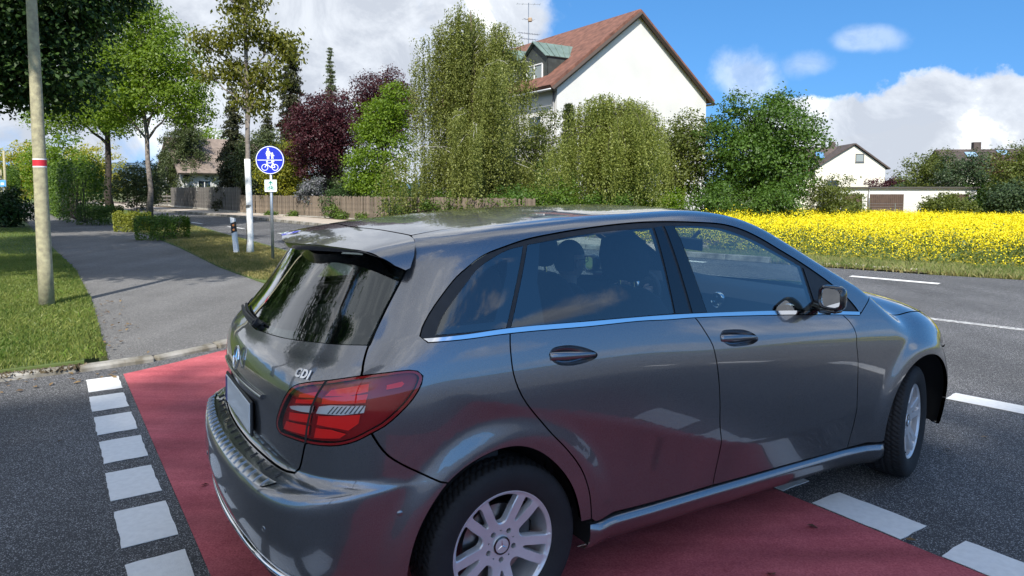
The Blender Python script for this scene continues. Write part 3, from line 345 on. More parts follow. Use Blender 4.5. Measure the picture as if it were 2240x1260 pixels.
'rear_clear':[[-1.0425,.5178],[-1.0166,.5167],[-.991,.5157],[-.9654,.5148],[-.9396,.5137],[-.9131,.5122],[-.8858,.5103],[-.8576,.508],[-.8281,.5053],[-.7978,.5023],[-.7674,.499],[-.7373,.4954],[-.7082,.4917],[-.6806,.4878],[-.6485,.4817],[-.6163,.4741],[-.5858,.4668],[-.5587,.4617],[-.5369,.4607],[-.5176,.4643],[-.5035,.4734],[-.4927,.4958],[-.4861,.5256],[-.4826,.548],[-.4804,.5732],[-.4784,.599],[-.4759,.6234],[-.4705,.6512],[-.4646,.6779],[-.4626,.7013],[-.4648,.72],[-.4734,.7372],[-.4882,.7525],[-.5092,.7685],[-.5354,.7847],[-.5657,.8006],[-.5989,.8155],[-.6188,.8231],[-.6407,.8305],[-.6645,.8376],[-.6898,.8444],[-.7165,.851],[-.7444,.8575],[-.7733,.8638],[-.8029,.87],[-.8331,.8761],[-.8636,.8821],[-.8943,.8881],[-.9249,.8942],[-.9552,.9002],[-.9851,.9064],[-1.0142,.9126],[-1.0425,.919],[-1.0707,.9126],[-1.0999,.9064],[-1.1297,.9002],[-1.16,.8942],[-1.1906,.8881],[-1.2213,.8821],[-1.2519,.8761],[-1.2821,.87],[-1.3117,.8638],[-1.3406,.8575],[-1.3685,.851],[-1.3952,.8444],[-1.4205,.8376],[-1.4442,.8305],[-1.4661,.8231],[-1.4861,.8155],[-1.5193,.8006],[-1.5495,.7847],[-1.5757,.7685],[-1.5968,.7525],[-1.6115,.7372],[-1.6201,.72],[-1.6223,.7013],[-1.6203,.6779],[-1.6145,.6512],[-1.6091,.6234],[-1.6065,.599],[-1.6046,.5732],[-1.6023,.548],[-1.5988,.5256],[-1.5923,.4958],[-1.5814,.4734],[-1.5674,.4643],[-1.548,.4607],[-1.5263,.4617],[-1.4992,.4668],[-1.4686,.4741],[-1.4364,.4817],[-1.4044,.4878],[-1.3768,.4917],[-1.3477,.4954],[-1.3176,.499],[-1.2872,.5023],[-1.2569,.5053],[-1.2274,.508],[-1.1992,.5103],[-1.1718,.5122],[-1.1454,.5137],[-1.1195,.5148],[-1.0939,.5157],[-1.0684,.5167]],
'lamp':[[-.6455,.0839],[-.6466,.0925],[-.6467,.1021],[-.6448,.1106],[-.6416,.1204],[-.6375,.131],[-.6329,.142],[-.6283,.1529],[-.6243,.1621],[-.62,.1718],[-.6155,.1818],[-.6108,.1917],[-.6059,.2013],[-.6009,.2103],[-.5959,.2185],[-.5891,.2288],[-.5821,.2383],[-.5747,.2466],[-.5664,.2536],[-.5573,.2586],[-.5476,.2622],[-.5371,.265],[-.5261,.2676],[-.5168,.2695],[-.507,.2711],[-.4968,.2724],[-.4864,.2736],[-.4758,.275],[-.4652,.2766],[-.4552,.2783],[-.4449,.2803],[-.4344,.2824],[-.4238,.2845],[-.4134,.2866],[-.4032,.2885],[-.3934,.2902],[-.382,.292],[-.371,.2935],[-.3602,.2949],[-.3496,.2963],[-.3389,.2975],[-.3282,.2989],[-.3171,.3004],[-.3063,.3017],[-.2963,.3025],[-.2878,.3025],[-.2776,.3014],[-.2695,.2982],[-.2623,.2915],[-.2577,.2826],[-.2573,.275],[-.2589,.2665],[-.2616,.2573],[-.2644,.249],[-.2679,.24],[-.2722,.2306],[-.2769,.2212],[-.2818,.2121],[-.2877,.2024],[-.2943,.1926],[-.3012,.183],[-.3083,.1737],[-.3152,.1649],[-.3225,.1558],[-.3298,.1472],[-.3372,.1391],[-.3446,.1318],[-.3532,.1249],[-.3619,.1188],[-.371,.1126],[-.3789,.1066],[-.3872,.1003],[-.3956,.0943],[-.4044,.089],[-.4132,.0847],[-.4223,.081],[-.4317,.0778],[-.4411,.0752],[-.451,.0732],[-.4611,.0718],[-.4713,.0709],[-.4815,.07],[-.4912,.0694],[-.5008,.069],[-.5106,.0687],[-.5211,.0685],[-.532,.0684],[-.5437,.0684],[-.5556,.0685],[-.5675,.0685],[-.5789,.0685],[-.5893,.068],[-.5999,.0669],[-.6102,.0661],[-.6195,.0661],[-.6275,.0677],[-.6345,.0721],[-.64,.078]],
'lamp_clear1':[[-.5888,.1806],[-.5582,.1885],[-.5036,.1952],[-.5084,.1696],[-.542,.1688],[-.5809,.1708]],
'lamp_clear2':[[-.4901,.1936],[-.461,.1999],[-.3823,.1985],[-.3861,.1748],[-.4352,.1684],[-.4984,.1694]],
'lamp_a':[[-.5545,.2285],[-.4968,.242],[-.5054,.2184],[-.5588,.2141]],
'lamp_b':[[-.4792,.2259],[-.4628,.249],[-.4218,.2577],[-.3751,.2679],[-.3767,.2401],[-.4208,.2273]],
'lamp_c':[[-.5672,.2083],[-.5053,.2155],[-.5075,.1992],[-.5703,.192]],
'lamp_d':[[-.4837,.2228],[-.3767,.2346],[-.3823,.2041],[-.4867,.1997]],
'lamp_e':[[-.5926,.1583],[-.5123,.1646],[-.5178,.1334],[-.5975,.1267]],
'lamp_f':[[-.4947,.1625],[-.3928,.1708],[-.3977,.1397],[-.4208,.117],[-.4455,.1236],[-.4998,.1306]],
'lamp_g':[[-.6086,.12],[-.5179,.1257],[-.5232,.0886],[-.6277,.0814]],
'lamp_h':[[-.5024,.1211],[-.4611,.1209],[-.4239,.1083],[-.4409,.0915],[-.5085,.0843]],
'lamp_i':[[-.338,.2606],[-.3019,.2696],[-.296,.2605],[-.3043,.2498],[-.3391,.2438]],
'lamp_gap':[[-.468,.2758],[-.4872,.2332],[-.5011,.1925],[-.514,.1234],[-.5211,.0685],[-.5271,.0685],[-.52,.1234],[-.5071,.1925],[-.4932,.2332],[-.474,.2758]],
'dlo':[[-.2564,.4136],[-.2492,.4419],[-.2399,.4637],[-.2269,.4892],[-.2113,.5151],[-.1975,.5351],[-.1816,.5565],[-.1645,.5776],[-.1473,.597],[-.1309,.6131],[-.1125,.6274],[-.0943,.6384],[-.0755,.6487],[-.0553,.6593],[-.0344,.6692],[-.0123,.6779],[.0139,.686],[.0416,.6927],[.0711,.6994],[.0936,.7046],[.1174,.7101],[.1419,.7154],[.1666,.7205],[.1912,.7249],[.2154,.7286],[.2395,.7317],[.2638,.7345],[.2886,.7372],[.3141,.7399],[.3378,.7424],[.3614,.7447],[.3855,.747],[.4106,.7493],[.4372,.7516],[.466,.754],[.4913,.756],[.5192,.7581],[.549,.7604],[.5802,.7627],[.6122,.765],[.6445,.7673],[.6763,.7695],[.7071,.7714],[.7363,.7732],[.7634,.7747],[.7877,.7759],[.8166,.777],[.8418,.7777],[.8653,.7781],[.8896,.7783],[.9168,.7784],[.942,.7785],[.9691,.7784],[.9974,.7782],[1.0265,.7779],[1.0559,.7774],[1.0852,.7769],[1.1137,.7762],[1.141,.7755],[1.1684,.7747],[1.1957,.774],[1.2227,.7732],[1.2492,.7723],[1.2749,.7709],[1.2997,.769],[1.3233,.7664],[1.3544,.7616],[1.3835,.756],[1.4113,.7493],[1.4388,.7415],[1.4648,.733],[1.49,.7235],[1.5149,.7131],[1.5397,.7021],[1.5649,.6901],[1.5895,.6774],[1.6148,.6639],[1.6416,.6496],[1.6658,.637],[1.6914,.6237],[1.718,.6098],[1.7447,.5956],[1.771,.5813],[1.796,.567],[1.8189,.5534],[1.8418,.5394],[1.8643,.5251],[1.8859,.5112],[1.906,.498],[1.9241,.486],[1.9446,.4721],[1.9624,.4595],[1.9812,.4454],[2.0016,.4295],[2.0235,.4121],[2.045,.3938],[2.0645,.3754],[2.0852,.3527],[2.104,.3296],[2.1186,.3088],[2.1273,.2924],[2.1342,.2771],[2.1262,.264],[2.0988,.2669],[2.0719,.2698],[2.0452,.2727],[2.0187,.2756],[1.9921,.2785],[1.9652,.2814],[1.938,.2843],[1.9102,.2872],[1.8816,.2901],[1.8521,.293],[1.8216,.2959],[1.7951,.2983],[1.7677,.3008],[1.7393,.3034],[1.7103,.3059],[1.6805,.3085],[1.6503,.3111],[1.6197,.3136],[1.5888,.3162],[1.5577,.3188],[1.5266,.3213],[1.4956,.3238],[1.4648,.3262],[1.4343,.3286],[1.4042,.3309],[1.3747,.3332],[1.3459,.3353],[1.3179,.3374],[1.2864,.3397],[1.2548,.342],[1.2231,.3442],[1.1915,.3464],[1.1602,.3486],[1.1293,.3506],[1.0989,.3526],[1.0693,.3545],[1.0405,.3563],[1.0128,.3579],[.9862,.3595],[.9608,.3608],[.937,.3621],[.9062,.3635],[.8781,.3645],[.8519,.3653],[.8268,.366],[.8018,.3668],[.7761,.3678],[.7513,.3691],[.7272,.3705],[.7033,.372],[.6789,.3735],[.6534,.3749],[.6263,.3761],[.6013,.3769],[.5754,.3775],[.5485,.378],[.5209,.3784],[.4925,.3788],[.4635,.3792],[.434,.3796],[.404,.3801],[.3737,.3808],[.3461,.3816],[.3174,.3825],[.2879,.3836],[.2577,.3847],[.2272,.3859],[.1964,.3871],[.1656,.3882],[.135,.3893],[.1048,.3903],[.0752,.3911],[.0465,.3918],[.0187,.3922],[-.0117,.3925],[-.0412,.3926],[-.07,.3925],[-.0983,.3922],[-.1262,.3919],[-.154,.3915],[-.1818,.3911],[-.2098,.3908],[-.2381,.3906]],
'chrome':[[-.2508,.4039],[-.2237,.4045],[-.1968,.4052],[-.1701,.406],[-.1434,.4068],[-.1166,.4076],[-.0897,.4083],[-.0625,.4089],[-.0348,.4093],[-.0067,.4096],[.022,.4095],[.05,.4093],[.0784,.4088],[.1072,.4081],[.1364,.4073],[.1659,.4063],[.1957,.4052],[.2257,.4041],[.2559,.4029],[.2863,.4018],[.3168,.4006],[.3474,.3995],[.378,.3985],[.4065,.3977],[.436,.3968],[.4663,.3959],[.4971,.395],[.5282,.3941],[.5594,.3933],[.5903,.3924],[.6209,.3915],[.6508,.3906],[.6797,.3897],[.7076,.3888],[.734,.3879],[.7588,.387],[.7818,.3862],[.8108,.385],[.8362,.3839],[.8594,.3828],[.8824,.3817],[.9068,.3804],[.9343,.379],[.9601,.3776],[.9876,.3761],[1.0164,.3746],[1.0464,.3729],[1.0771,.3712],[1.1084,.3694],[1.1399,.3675],[1.1713,.3656],[1.2025,.3638],[1.233,.3619],[1.261,.3601],[1.2891,.3583],[1.3174,.3565],[1.3458,.3547],[1.3742,.3528],[1.4026,.3509],[1.4309,.3489],[1.4591,.3469],[1.4871,.3449],[1.5149,.3428],[1.5424,.3406],[1.5707,.3383],[1.5986,.3359],[1.6262,.3335],[1.6537,.331],[1.681,.3285],[1.7084,.3259],[1.7359,.3232],[1.7636,.3206],[1.7916,.3178],[1.82,.315],[1.8481,.3122],[1.8764,.3094],[1.905,.3064],[1.9338,.3034],[1.9627,.3004],[1.9918,.2973],[2.0209,.2942],[2.05,.2911],[2.0792,.288],[2.1082,.2849],[2.1371,.2819],[2.1262,.264],[2.0988,.2669],[2.0719,.2698],[2.0452,.2727],[2.0187,.2756],[1.9921,.2785],[1.9652,.2814],[1.938,.2843],[1.9102,.2872],[1.8816,.2901],[1.8521,.293],[1.8216,.2959],[1.7951,.2983],[1.7677,.3008],[1.7393,.3034],[1.7103,.3059],[1.6805,.3085],[1.6503,.3111],[1.6197,.3136],[1.5888,.3162],[1.5577,.3188],[1.5266,.3213],[1.4956,.3238],[1.4648,.3262],[1.4343,.3286],[1.4042,.3309],[1.3747,.3332],[1.3459,.3353],[1.3179,.3374],[1.2864,.3397],[1.2548,.342],[1.2231,.3442],[1.1915,.3464],[1.1602,.3486],[1.1293,.3506],[1.0989,.3526],[1.0693,.3545],[1.0405,.3563],[1.0128,.3579],[.9862,.3595],[.9608,.3608],[.937,.3621],[.9062,.3635],[.8781,.3645],[.8519,.3653],[.8268,.366],[.8018,.3668],[.7761,.3678],[.7513,.3691],[.7272,.3705],[.7033,.372],[.6789,.3735],[.6534,.3749],[.6263,.3761],[.6013,.3769],[.5754,.3775],[.5485,.378],[.5209,.3784],[.4925,.3788],[.4635,.3792],[.434,.3796],[.404,.3801],[.3737,.3808],[.3461,.3816],[.3174,.3825],[.2879,.3836],[.2577,.3847],[.2272,.3859],[.1964,.3871],[.1656,.3882],[.135,.3893],[.1048,.3903],[.0752,.3911],[.0465,.3918],[.0187,.3922],[-.0117,.3925],[-.0412,.3926],[-.07,.3925],[-.0983,.3922],[-.1262,.3919],[-.154,.3915],[-.1818,.3911],[-.2098,.3908],[-.2381,.3906]],
'qpane':[[-.2191,.4136],[-.2097,.4412],[-.1978,.4694],[-.1865,.4887],[-.173,.5087],[-.1579,.5288],[-.142,.5483],[-.124,.5688],[-.1046,.5893],[-.0844,.6084],[-.0639,.6249],[-.0394,.6401],[-.0142,.6522],[.0115,.6631],[.0379,.6738],[.0649,.6832],[.0916,.6908],[.1158,.6955],[.1397,.6986],[.1636,.7017],[.1483,.6727],[.1331,.6437],[.1178,.6147],[.1026,.5857],[.0873,.5566],[.0721,.5276],[.0568,.4986],[.0416,.4696],[.0264,.4405],[.0111,.4115],[-.0218,.4118],[-.0547,.4121],[-.0876,.4124],[-.1204,.4127],[-.1533,.413],[-.1862,.4133]],
'rpane':[[.1808,.7042],[.1999,.7059],[.219,.7076],[.2411,.7097],[.2625,.7118],[.2867,.7144],[.3129,.7172],[.3402,.72],[.3678,.7228],[.395,.7253],[.4196,.7274],[.4443,.7294],[.4692,.7314],[.4946,.7333],[.5205,.7351],[.5473,.7368],[.575,.7385],[.6024,.7399],[.6309,.7413],[.6603,.7425],[.6903,.7437],[.7208,.7449],[.7514,.746],[.7821,.7471],[.8126,.7483],[.8426,.7495],[.8412,.7194],[.8397,.6893],[.8382,.6592],[.8367,.6291],[.8353,.5989],[.8338,.5688],[.8323,.5387],[.8309,.5086],[.8294,.4785],[.8279,.4484],[.8265,.4183],[.825,.3882],[.7951,.389],[.765,.3898],[.7348,.3906],[.7045,.3914],[.6741,.3922],[.6438,.393],[.6134,.3938],[.5832,.3946],[.5531,.3955],[.5233,.3963],[.4936,.3971],[.4643,.3979],[.4352,.3987],[.4066,.3994],[.3784,.4002],[.3477,.4011],[.3175,.402],[.2878,.4028],[.2584,.4037],[.2294,.4045],[.2005,.4054],[.1718,.4063],[.1432,.4071],[.1145,.408],[.0858,.4088],[.057,.4097],[.0279,.4105],[.0418,.4372],[.0557,.4639],[.0696,.4906],[.0835,.5173],[.0974,.544],[.1113,.5707],[.1252,.5974],[.1391,.6241],[.153,.6508],[.1669,.6775]],
'fpane':[[.9851,.7588],[1.014,.7591],[1.0428,.7595],[1.0717,.7599],[1.1007,.7599],[1.1297,.7594],[1.1599,.7584],[1.1905,.7571],[1.2211,.7554],[1.2507,.7529],[1.2789,.7495],[1.3066,.7449],[1.3328,.7393],[1.3583,.733],[1.3841,.726],[1.4105,.7184],[1.4366,.7101],[1.463,.7009],[1.4903,.6906],[1.5123,.6815],[1.5349,.6716],[1.5579,.6611],[1.5812,.6501],[1.6046,.6389],[1.6279,.6277],[1.6524,.6157],[1.677,.6035],[1.7018,.5909],[1.7266,.5783],[1.7514,.5656],[1.7761,.5531],[1.7748,.5201],[1.7735,.4871],[1.7722,.4541],[1.7709,.4211],[1.7696,.3881],[1.7683,.3551],[1.767,.3221],[1.7395,.3242],[1.7129,.3263],[1.6867,.3284],[1.6603,.3305],[1.6331,.3326],[1.6047,.3348],[1.5745,.3371],[1.5419,.3395],[1.5183,.3412],[1.4935,.343],[1.4676,.3449],[1.4407,.3468],[1.4129,.3487],[1.3843,.3507],[1.3551,.3527],[1.3253,.3548],[1.2951,.3568],[1.2646,.3589],[1.2338,.361],[1.2029,.3631],[1.172,.3652],[1.1413,.3674],[1.1107,.3694],[1.0805,.3715],[1.0507,.3736],[1.0215,.3756],[1.0184,.4075],[1.0154,.4395],[1.0124,.4714],[1.0093,.5033],[1.0063,.5353],[1.0033,.5672],[1.0002,.5991],[.9972,.6311],[.9942,.663],[.9911,.6949],[.9881,.7269]],
'qclear':[[-.1802,.4416],[-.1488,.5047],[-.0719,.5936],[-.0023,.6345],[.0521,.6515],[.0806,.656],[.061,.6011],[-.0309,.4397]],
'rfilm':[[.1755,.701],[.2384,.708],[.1827,.5667],[.1736,.4119],[.0301,.4119]],
'bp1':[[.8541,.7505],[.9034,.7589],[.9187,.3822],[.8302,.3878]],
'bp2':[[.92,.7589],[.9822,.7588],[1.0194,.3778],[.9323,.3811]],
'sail':[[1.7907,.5454],[1.913,.4666],[2.0535,.3571],[2.1046,.2999],[2.1152,.2889],[1.788,.319]],
'handle_r':[[.1714,.3001],[.1764,.3064],[.1815,.3127],[.1881,.3178],[.1956,.3206],[.2044,.3224],[.2141,.3234],[.2243,.3238],[.2344,.324],[.2428,.3239],[.2515,.3235],[.2604,.3227],[.2695,.3217],[.2785,.3203],[.2875,.3187],[.2964,.3169],[.3054,.3147],[.3146,.3122],[.3238,.3093],[.3329,.3063],[.3416,.303],[.3499,.2996],[.3576,.2962],[.3661,.2922],[.3747,.288],[.3825,.2836],[.3885,.2793],[.3918,.275],[.3918,.269],[.3882,.2634],[.3824,.2598],[.3738,.2568],[.3634,.2543],[.3522,.2523],[.3412,.2505],[.3327,.2492],[.3235,.2482],[.314,.2473],[.3043,.2466],[.2945,.2462],[.2848,.246],[.2753,.2462],[.2664,.2466],[.2561,.2474],[.246,.2485],[.236,.2499],[.2265,.2518],[.2175,.2543],[.2092,.2574],[.2014,.2612],[.194,.2658],[.1872,.2708],[.1815,.2761],[.1771,.2813],[.1734,.2906]],
'handle_f':[[1.0666,.2716],[1.0725,.2781],[1.0784,.2845],[1.0861,.2895],[1.0937,.2915],[1.1028,.2925],[1.1128,.2925],[1.1236,.292],[1.1346,.2912],[1.1456,.2904],[1.1547,.2898],[1.1643,.2891],[1.1742,.2882],[1.1843,.2872],[1.1945,.286],[1.2046,.2845],[1.2145,.2827],[1.224,.2807],[1.2329,.2784],[1.2427,.2754],[1.2524,.2721],[1.262,.2684],[1.271,.2644],[1.2794,.2602],[1.2868,.2559],[1.293,.2514],[1.3011,.2439],[1.3072,.2359],[1.3088,.2289],[1.3049,.2241],[1.2973,.2201],[1.2875,.2167],[1.2773,.2139],[1.2694,.2123],[1.2607,.2112],[1.2512,.2104],[1.2412,.21],[1.2309,.2099],[1.2206,.21],[1.2104,.2102],[1.2005,.2106],[1.1905,.2109],[1.1802,.2114],[1.1698,.212],[1.1594,.2129],[1.1493,.214],[1.1396,.2155],[1.1304,.2174],[1.1221,.2197],[1.1128,.2231],[1.1041,.2271],[1.0961,.2316],[1.089,.2366],[1.0829,.2421],[1.0777,.2488],[1.0737,.2563],[1.0703,.264]],
'pad':[[-1.0425,-.1152],[-1.016,-.1147],[-.9894,-.1143],[-.9628,-.1138],[-.9363,-.1133],[-.91,-.1126],[-.884,-.1116],[-.8541,-.1102],[-.8241,-.1086],[-.7946,-.1067],[-.7659,-.1047],[-.7384,-.1028],[-.7111,-.1006],[-.6851,-.0983],[-.6596,-.096],[-.6339,-.0937],[-.5943,-.0757],[-.6205,-.0774],[-.6466,-.0792],[-.6728,-.0809],[-.6992,-.0825],[-.7262,-.0841],[-.7506,-.0854],[-.7753,-.0868],[-.8003,-.088],[-.8256,-.0892],[-.851,-.0903],[-.8766,-.0912],[-.9038,-.0919],[-.9313,-.0925],[-.9591,-.0929],[-.9869,-.0932],[-1.0147,-.0935],[-1.0425,-.0939],[-1.0702,-.0935],[-1.0981,-.0932],[-1.1259,-.0929],[-1.1536,-.0925],[-1.1811,-.0919],[-1.2083,-.0912],[-1.2339,-.0903],[-1.2594,-.0892],[-1.2846,-.088],[-1.3097,-.0868],[-1.3344,-.0854],[-1.3588,-.0841],[-1.3857,-.0825],[-1.4122,-.0809],[-1.4383,-.0792],[-1.4644,-.0774],[-1.4906,-.0757],[-1.451,-.0937],[-1.4253,-.096],[-1.3999,-.0983],[-1.3739,-.1006],[-1.3466,-.1028],[-1.3191,-.1047],[-1.2904,-.1067],[-1.2608,-.1086],[-1.2309,-.1102],[-1.201,-.1116],[-1.175,-.1126],[-1.1487,-.1133],[-1.1222,-.1138],[-1.0956,-.1143],[-1.069,-.1147]],
}

# ---------------------------------------------------------------- the car
YAW=math.radians(58.51); CAR=(-.4568,3.1627,0.)
M_PAINT=None
def car_mats():
    M={}
    m,nt,b=nodes('grey metallic paint'); setp(b,Base_Color=(.178,.180,.190,1),Metallic=.85,Roughness=.28,Coat_Weight=1.,Coat_Roughness=.01,Coat_IOR=1.85)
    tc=nt.nodes.new('ShaderNodeTexCoord'); no=nt.nodes.new('ShaderNodeTexNoise'); no.inputs['Scale'].default_value=900; no.inputs['Detail'].default_value=1
    mr=nt.nodes.new('ShaderNodeMapRange'); mr.inputs['To Min'].default_value=.22; mr.inputs['To Max'].default_value=.34
    nt.links.new(tc.outputs['Object'],no.inputs['Vector']); nt.links.new(no.outputs['Fac'],mr.inputs['Value']); nt.links.new(mr.outputs[0],b.inputs['Roughness'])
    n2=nt.nodes.new('ShaderNodeTexNoise'); n2.inputs['Scale'].default_value=3.2; n2.inputs['Detail'].default_value=8; n2.inputs['Roughness'].default_value=.7
    m2=nt.nodes.new('ShaderNodeMapRange'); m2.inputs['From Min'].default_value=.45; m2.inputs['From Max'].default_value=.8; m2.inputs['To Min'].default_value=.008; m2.inputs['To Max'].default_value=.03
    nt.links.new(tc.outputs['Object'],n2.inputs['Vector']); nt.links.new(n2.outputs['Fac'],m2.inputs['Value']); nt.links.new(m2.outputs[0],b.inputs['Coat Roughness'])
    M['paint']=m
    M['black']=mat('gloss black trim',(.012,.012,.013),.18,0,.8); M['plastic']=mat('black plastic',(.018,.018,.019),.55,var=.2,vscale=30)
    M['dark']=mat('dark lining',(.012,.012,.012),.8); M['chrome']=mat('chrome trim',(.82,.83,.85),.07,1.); M['brushed']=mat('polished aluminium',(.50,.51,.52),.24,1.)
    M['glass']=glass('side window glass',(.56,.67,.68),2.8); M['rglass']=glass('tinted rear glass',(.58,.66,.64),1.9); M['wglass']=glass('windscreen glass',(.86,.92,.90),1.4)
    M['film']=mat('black window border',(.006,.006,.007),.06,0,.6); M['rubber']=mat('black rubber seal',(.013,.013,.013),.7)
    M['tyre']=mat('tyre rubber',(.011,.011,.012),.78,var=.25,vscale=12,bump=.15,bscale=60); M['alloy']=mat('silver alloy',(.66,.66,.67),.34,.45,.5,var=.06,vscale=14)
    M['disc']=mat('brake disc steel',(.30,.29,.28),.35,1.); M['iron']=mat('brake calliper',(.05,.05,.05),.6)
    M['seat']=mat('black seat fabric',(.022,.023,.026),.85,var=.2,vscale=40); M['dash']=mat('dashboard plastic',(.025,.025,.027),.6); M['liner']=mat('pale headliner',(.34,.33,.31),.95)
    M['red']=mat('red reflector',(.95,.030,.022),.35,.0,.6); M['dred']=mat('dark red lamp housing',(.30,.010,.014),.25,0,.5); M['clear']=mat('silver lamp reflector',(.78,.78,.76),.22,.25,.5)
    M['lens']=glass('red lamp lens',(.98,.62,.60),1.3); M['hlens']=glass('clear lamp lens',(.92,.94,.95),1.4)
    M['plate']=mat('number plate white',(.72,.73,.73),.35,0,.3); M['blue']=mat('plate blue band',(.01,.03,.22),.35); M['mirror']=mat('mirror glass',(.9,.9,.9),.01,1.)
    M['amber']=mat('amber indicator',(.7,.22,.02),.2,0,.5)
    return M
PCACHE={}
def C(p): return np.asarray(p)*np.array([1,-1,1.])
def Stop(u,t):
    x=np.asarray(u,float);y=np.asarray(t,float);a=np.full(x.shape,.6);b=np.full(x.shape,1.9)
    for _ in range(22):
        m=(a+b)/2;i=F(x,y,m,False)<0;a=np.where(i,m,a);b=np.where(i,b,m)
    return np.stack([x,y,a],-1)
def panel(name,key,mt,parent,holes=(),off=0.,flange=.018,gap=.0028,h=.03,left=False,top=False,smooth=True,step=.02):
    P=OUT[key] if isinstance(key,str) else key
    P=np.asarray(P,float); ck=(name,P.shape,round(float(P.sum()),5),off,flange,gap,h,top)
    if left and ck in PCACHE:
        V,N,Fc=PCACHE[ck]; return mobj(name,C(V*[1,-1,1]),[g[::-1] for g in Fc],mt,parent,smooth,normals=C(N*[1,-1,1]))
    if gap: P=inset(P,gap)
    P=densify(P,step); holes=[densify(q,step) for q in holes]
    V2,T=triangulate(P,holes,h)
    f=Stop if top else S
    def ev(Q):
        p=f(Q[:,0],Q[:,1]); n=grad(p,not top); return p-n*off,n
    p,n=ev(V2)
    if top: T=T[:,::-1]
    V=[p];N=[n];Fc=[list(t) for t in T]; k=len(p)
    if flange>0:
        for q,sg in [(P,1)]+[(q,-1) for q in holes]:
            area=.5*np.sum(q[:,0]*np.roll(q[:,1],-1)-np.roll(q[:,0],-1)*q[:,1])
            b,nb=ev(q); tg=np.roll(b,-1,0)-np.roll(b,1,0); sn=np.cross(tg,nb); sn/=np.linalg.norm(sn,axis=1,keepdims=True)+1e-9
            if (area*sg>0)!=top: sn=sn
            else: sn=-sn
            m=len(q); mid=.15*sn+nb; mid/=np.linalg.norm(mid,axis=1,keepdims=True)
            V+=[b,b-nb*flange]; N+=[sn,sn]
            for i in range(m):
                j=(i+1)%m; quad=[k+i,k+m+i,k+m+j,k+j]
                Fc.append(quad if (area*sg>0)!=top else quad[::-1])
            k+=2*m
    V=np.vstack(V);N=np.vstack(N)
    PCACHE[ck]=(V,N,Fc)
    if left: V=V*[1,-1,1];N=N*[1,-1,1]; Fc=[g[::-1] for g in Fc]
    return mobj(name,C(V),Fc,mt,parent,smooth,normals=C(N))
def sill(mt,parent,left):
    xs=np.linspace(.372,2.322,60); zt=np.interp(xs,[.37,.70,1.08,1.57,2.06,2.32],[.322,.312,.307,.297,.283,.278]); V=[]
    ends=np.clip(np.minimum(xs-.372,2.322-xs)/.03,0,1)**.5
    for dz,dy in ((-.002,-.02),(-.004,.004),(-.009,.010),(-.026,.018),(-.034,.0195),(-.044,.015),(-.075,-.002),(-.115,-.034),(-.13,-.09)):
        z=zt+dz; y=Yside(xs,np.maximum(zt-.004,.2))*1.0; V.append(np.stack([xs,y+dy*np.where(dy>0,ends,1),z],-1))
    m=len(xs); n=len(V); V=np.vstack(V); Fc=[[r*m+i,(r+1)*m+i,(r+1)*m+i+1,r*m+i+1] for r in range(n-1) for i in range(m-1)]
    if left: V=V*[1,-1,1]; Fc=[f[::-1] for f in Fc]
    return autosmooth(mobj('side_sill',C(V),Fc,mt,parent),40)
def on_body(X,Y=None,Z=None,rear=False):
    """a point of the body surface and its normal, in car coordinates"""
    if rear: o=np.array([[X0,Y,Z]]);d=np.array([[-1.,0,0]])
    else: o=np.array([[X,0.,Z]]);d=np.array([[0,1.,0]])
    p=solve(o,d,0.,1.4); return p[0],grad(p)[0]
def frame(n,up=(0,0,1)):
    """columns: right, up, normal seen from outside; vectors in mesh axes"""
    n=np.array(n,float);n/=np.linalg.norm(n);r=np.cross(np.array(up,float),n);r/=np.linalg.norm(r);u=np.cross(n,r);return np.stack([r,u,n],1)
def place(o,p,n,depth=0.):
    n=C(n);R=frame(n);q=C(p)+n*depth/np.linalg.norm(n); o.matrix_local=Matrix(np.vstack([np.c_[R,q],[0,0,0,1]]).tolist())
def star(r,th,w=.16):
    P=[]
    for k in range(3):
        a=math.radians(90+120*k); P.append((r*math.cos(a),r*math.sin(a))); a+=math.radians(60); P.append((w*r*math.cos(a),w*r*math.sin(a)))
    mb=MB(); n=6; V=[(x,y,0) for x,y in P]+[(0,0,th)]
    mb.add(V,[[i,(i+1)%n,n] for i in range(n)]); return mb
def make_tyre():
    # section (radius, lateral) from inner bead to outer bead; tread between
    R=.316; hw=.101; prof=[]
    side=[(.205,.080),(.212,.092),(.225,.099),(.250,.106),(.272,.107),(.290,.103),(.300,.097)]
    tr=np.linspace(-.092,.092,27)
    na=720; a=np.linspace(0,2*np.pi,na,endpoint=False)
    rows=[(r,-y) for r,y in side]+[(None,t) for t in tr]+[(r,y) for r,y in side[::-1]]
    V=[]
    for r,y in rows:
        if r is None:
            base=R-.010*(abs(y)/.092)**3.2
            dep=np.zeros(na)
            for g in (-.050,-.017,.017,.050):
                if abs(y-g)<.0040: dep[:]=.0075
            ph=a*72/(2*np.pi)*1.0+abs(y)*26+ (0.35 if y>0 else 0)
            s=np.abs((ph%1)-.5)
            if abs(y)<.089: dep=np.maximum(dep,np.where(s>.40,.006,0))
            sh=np.where(np.abs(y)>.06,1,0)
            rr=base-dep
        else:
            rr=np.full(na,r); 
            if abs(r-.300)<.001: rr=rr-np.where((a*72/(2*np.pi)%1)>.8,.004,0)
        V.append(np.stack([rr*np.cos(a),np.full(na,y),rr*np.sin(a)],-1))
    m=len(rows); V=np.vstack(V)
    i=np.arange(m-1)[:,None]*na; j=np.arange(na)[None,:]; jj=(j+1)%na
    Fq=np.stack([i+j,i+jj,i+na+jj,i+na+j],-1).reshape(-1,4)
    return V,Fq
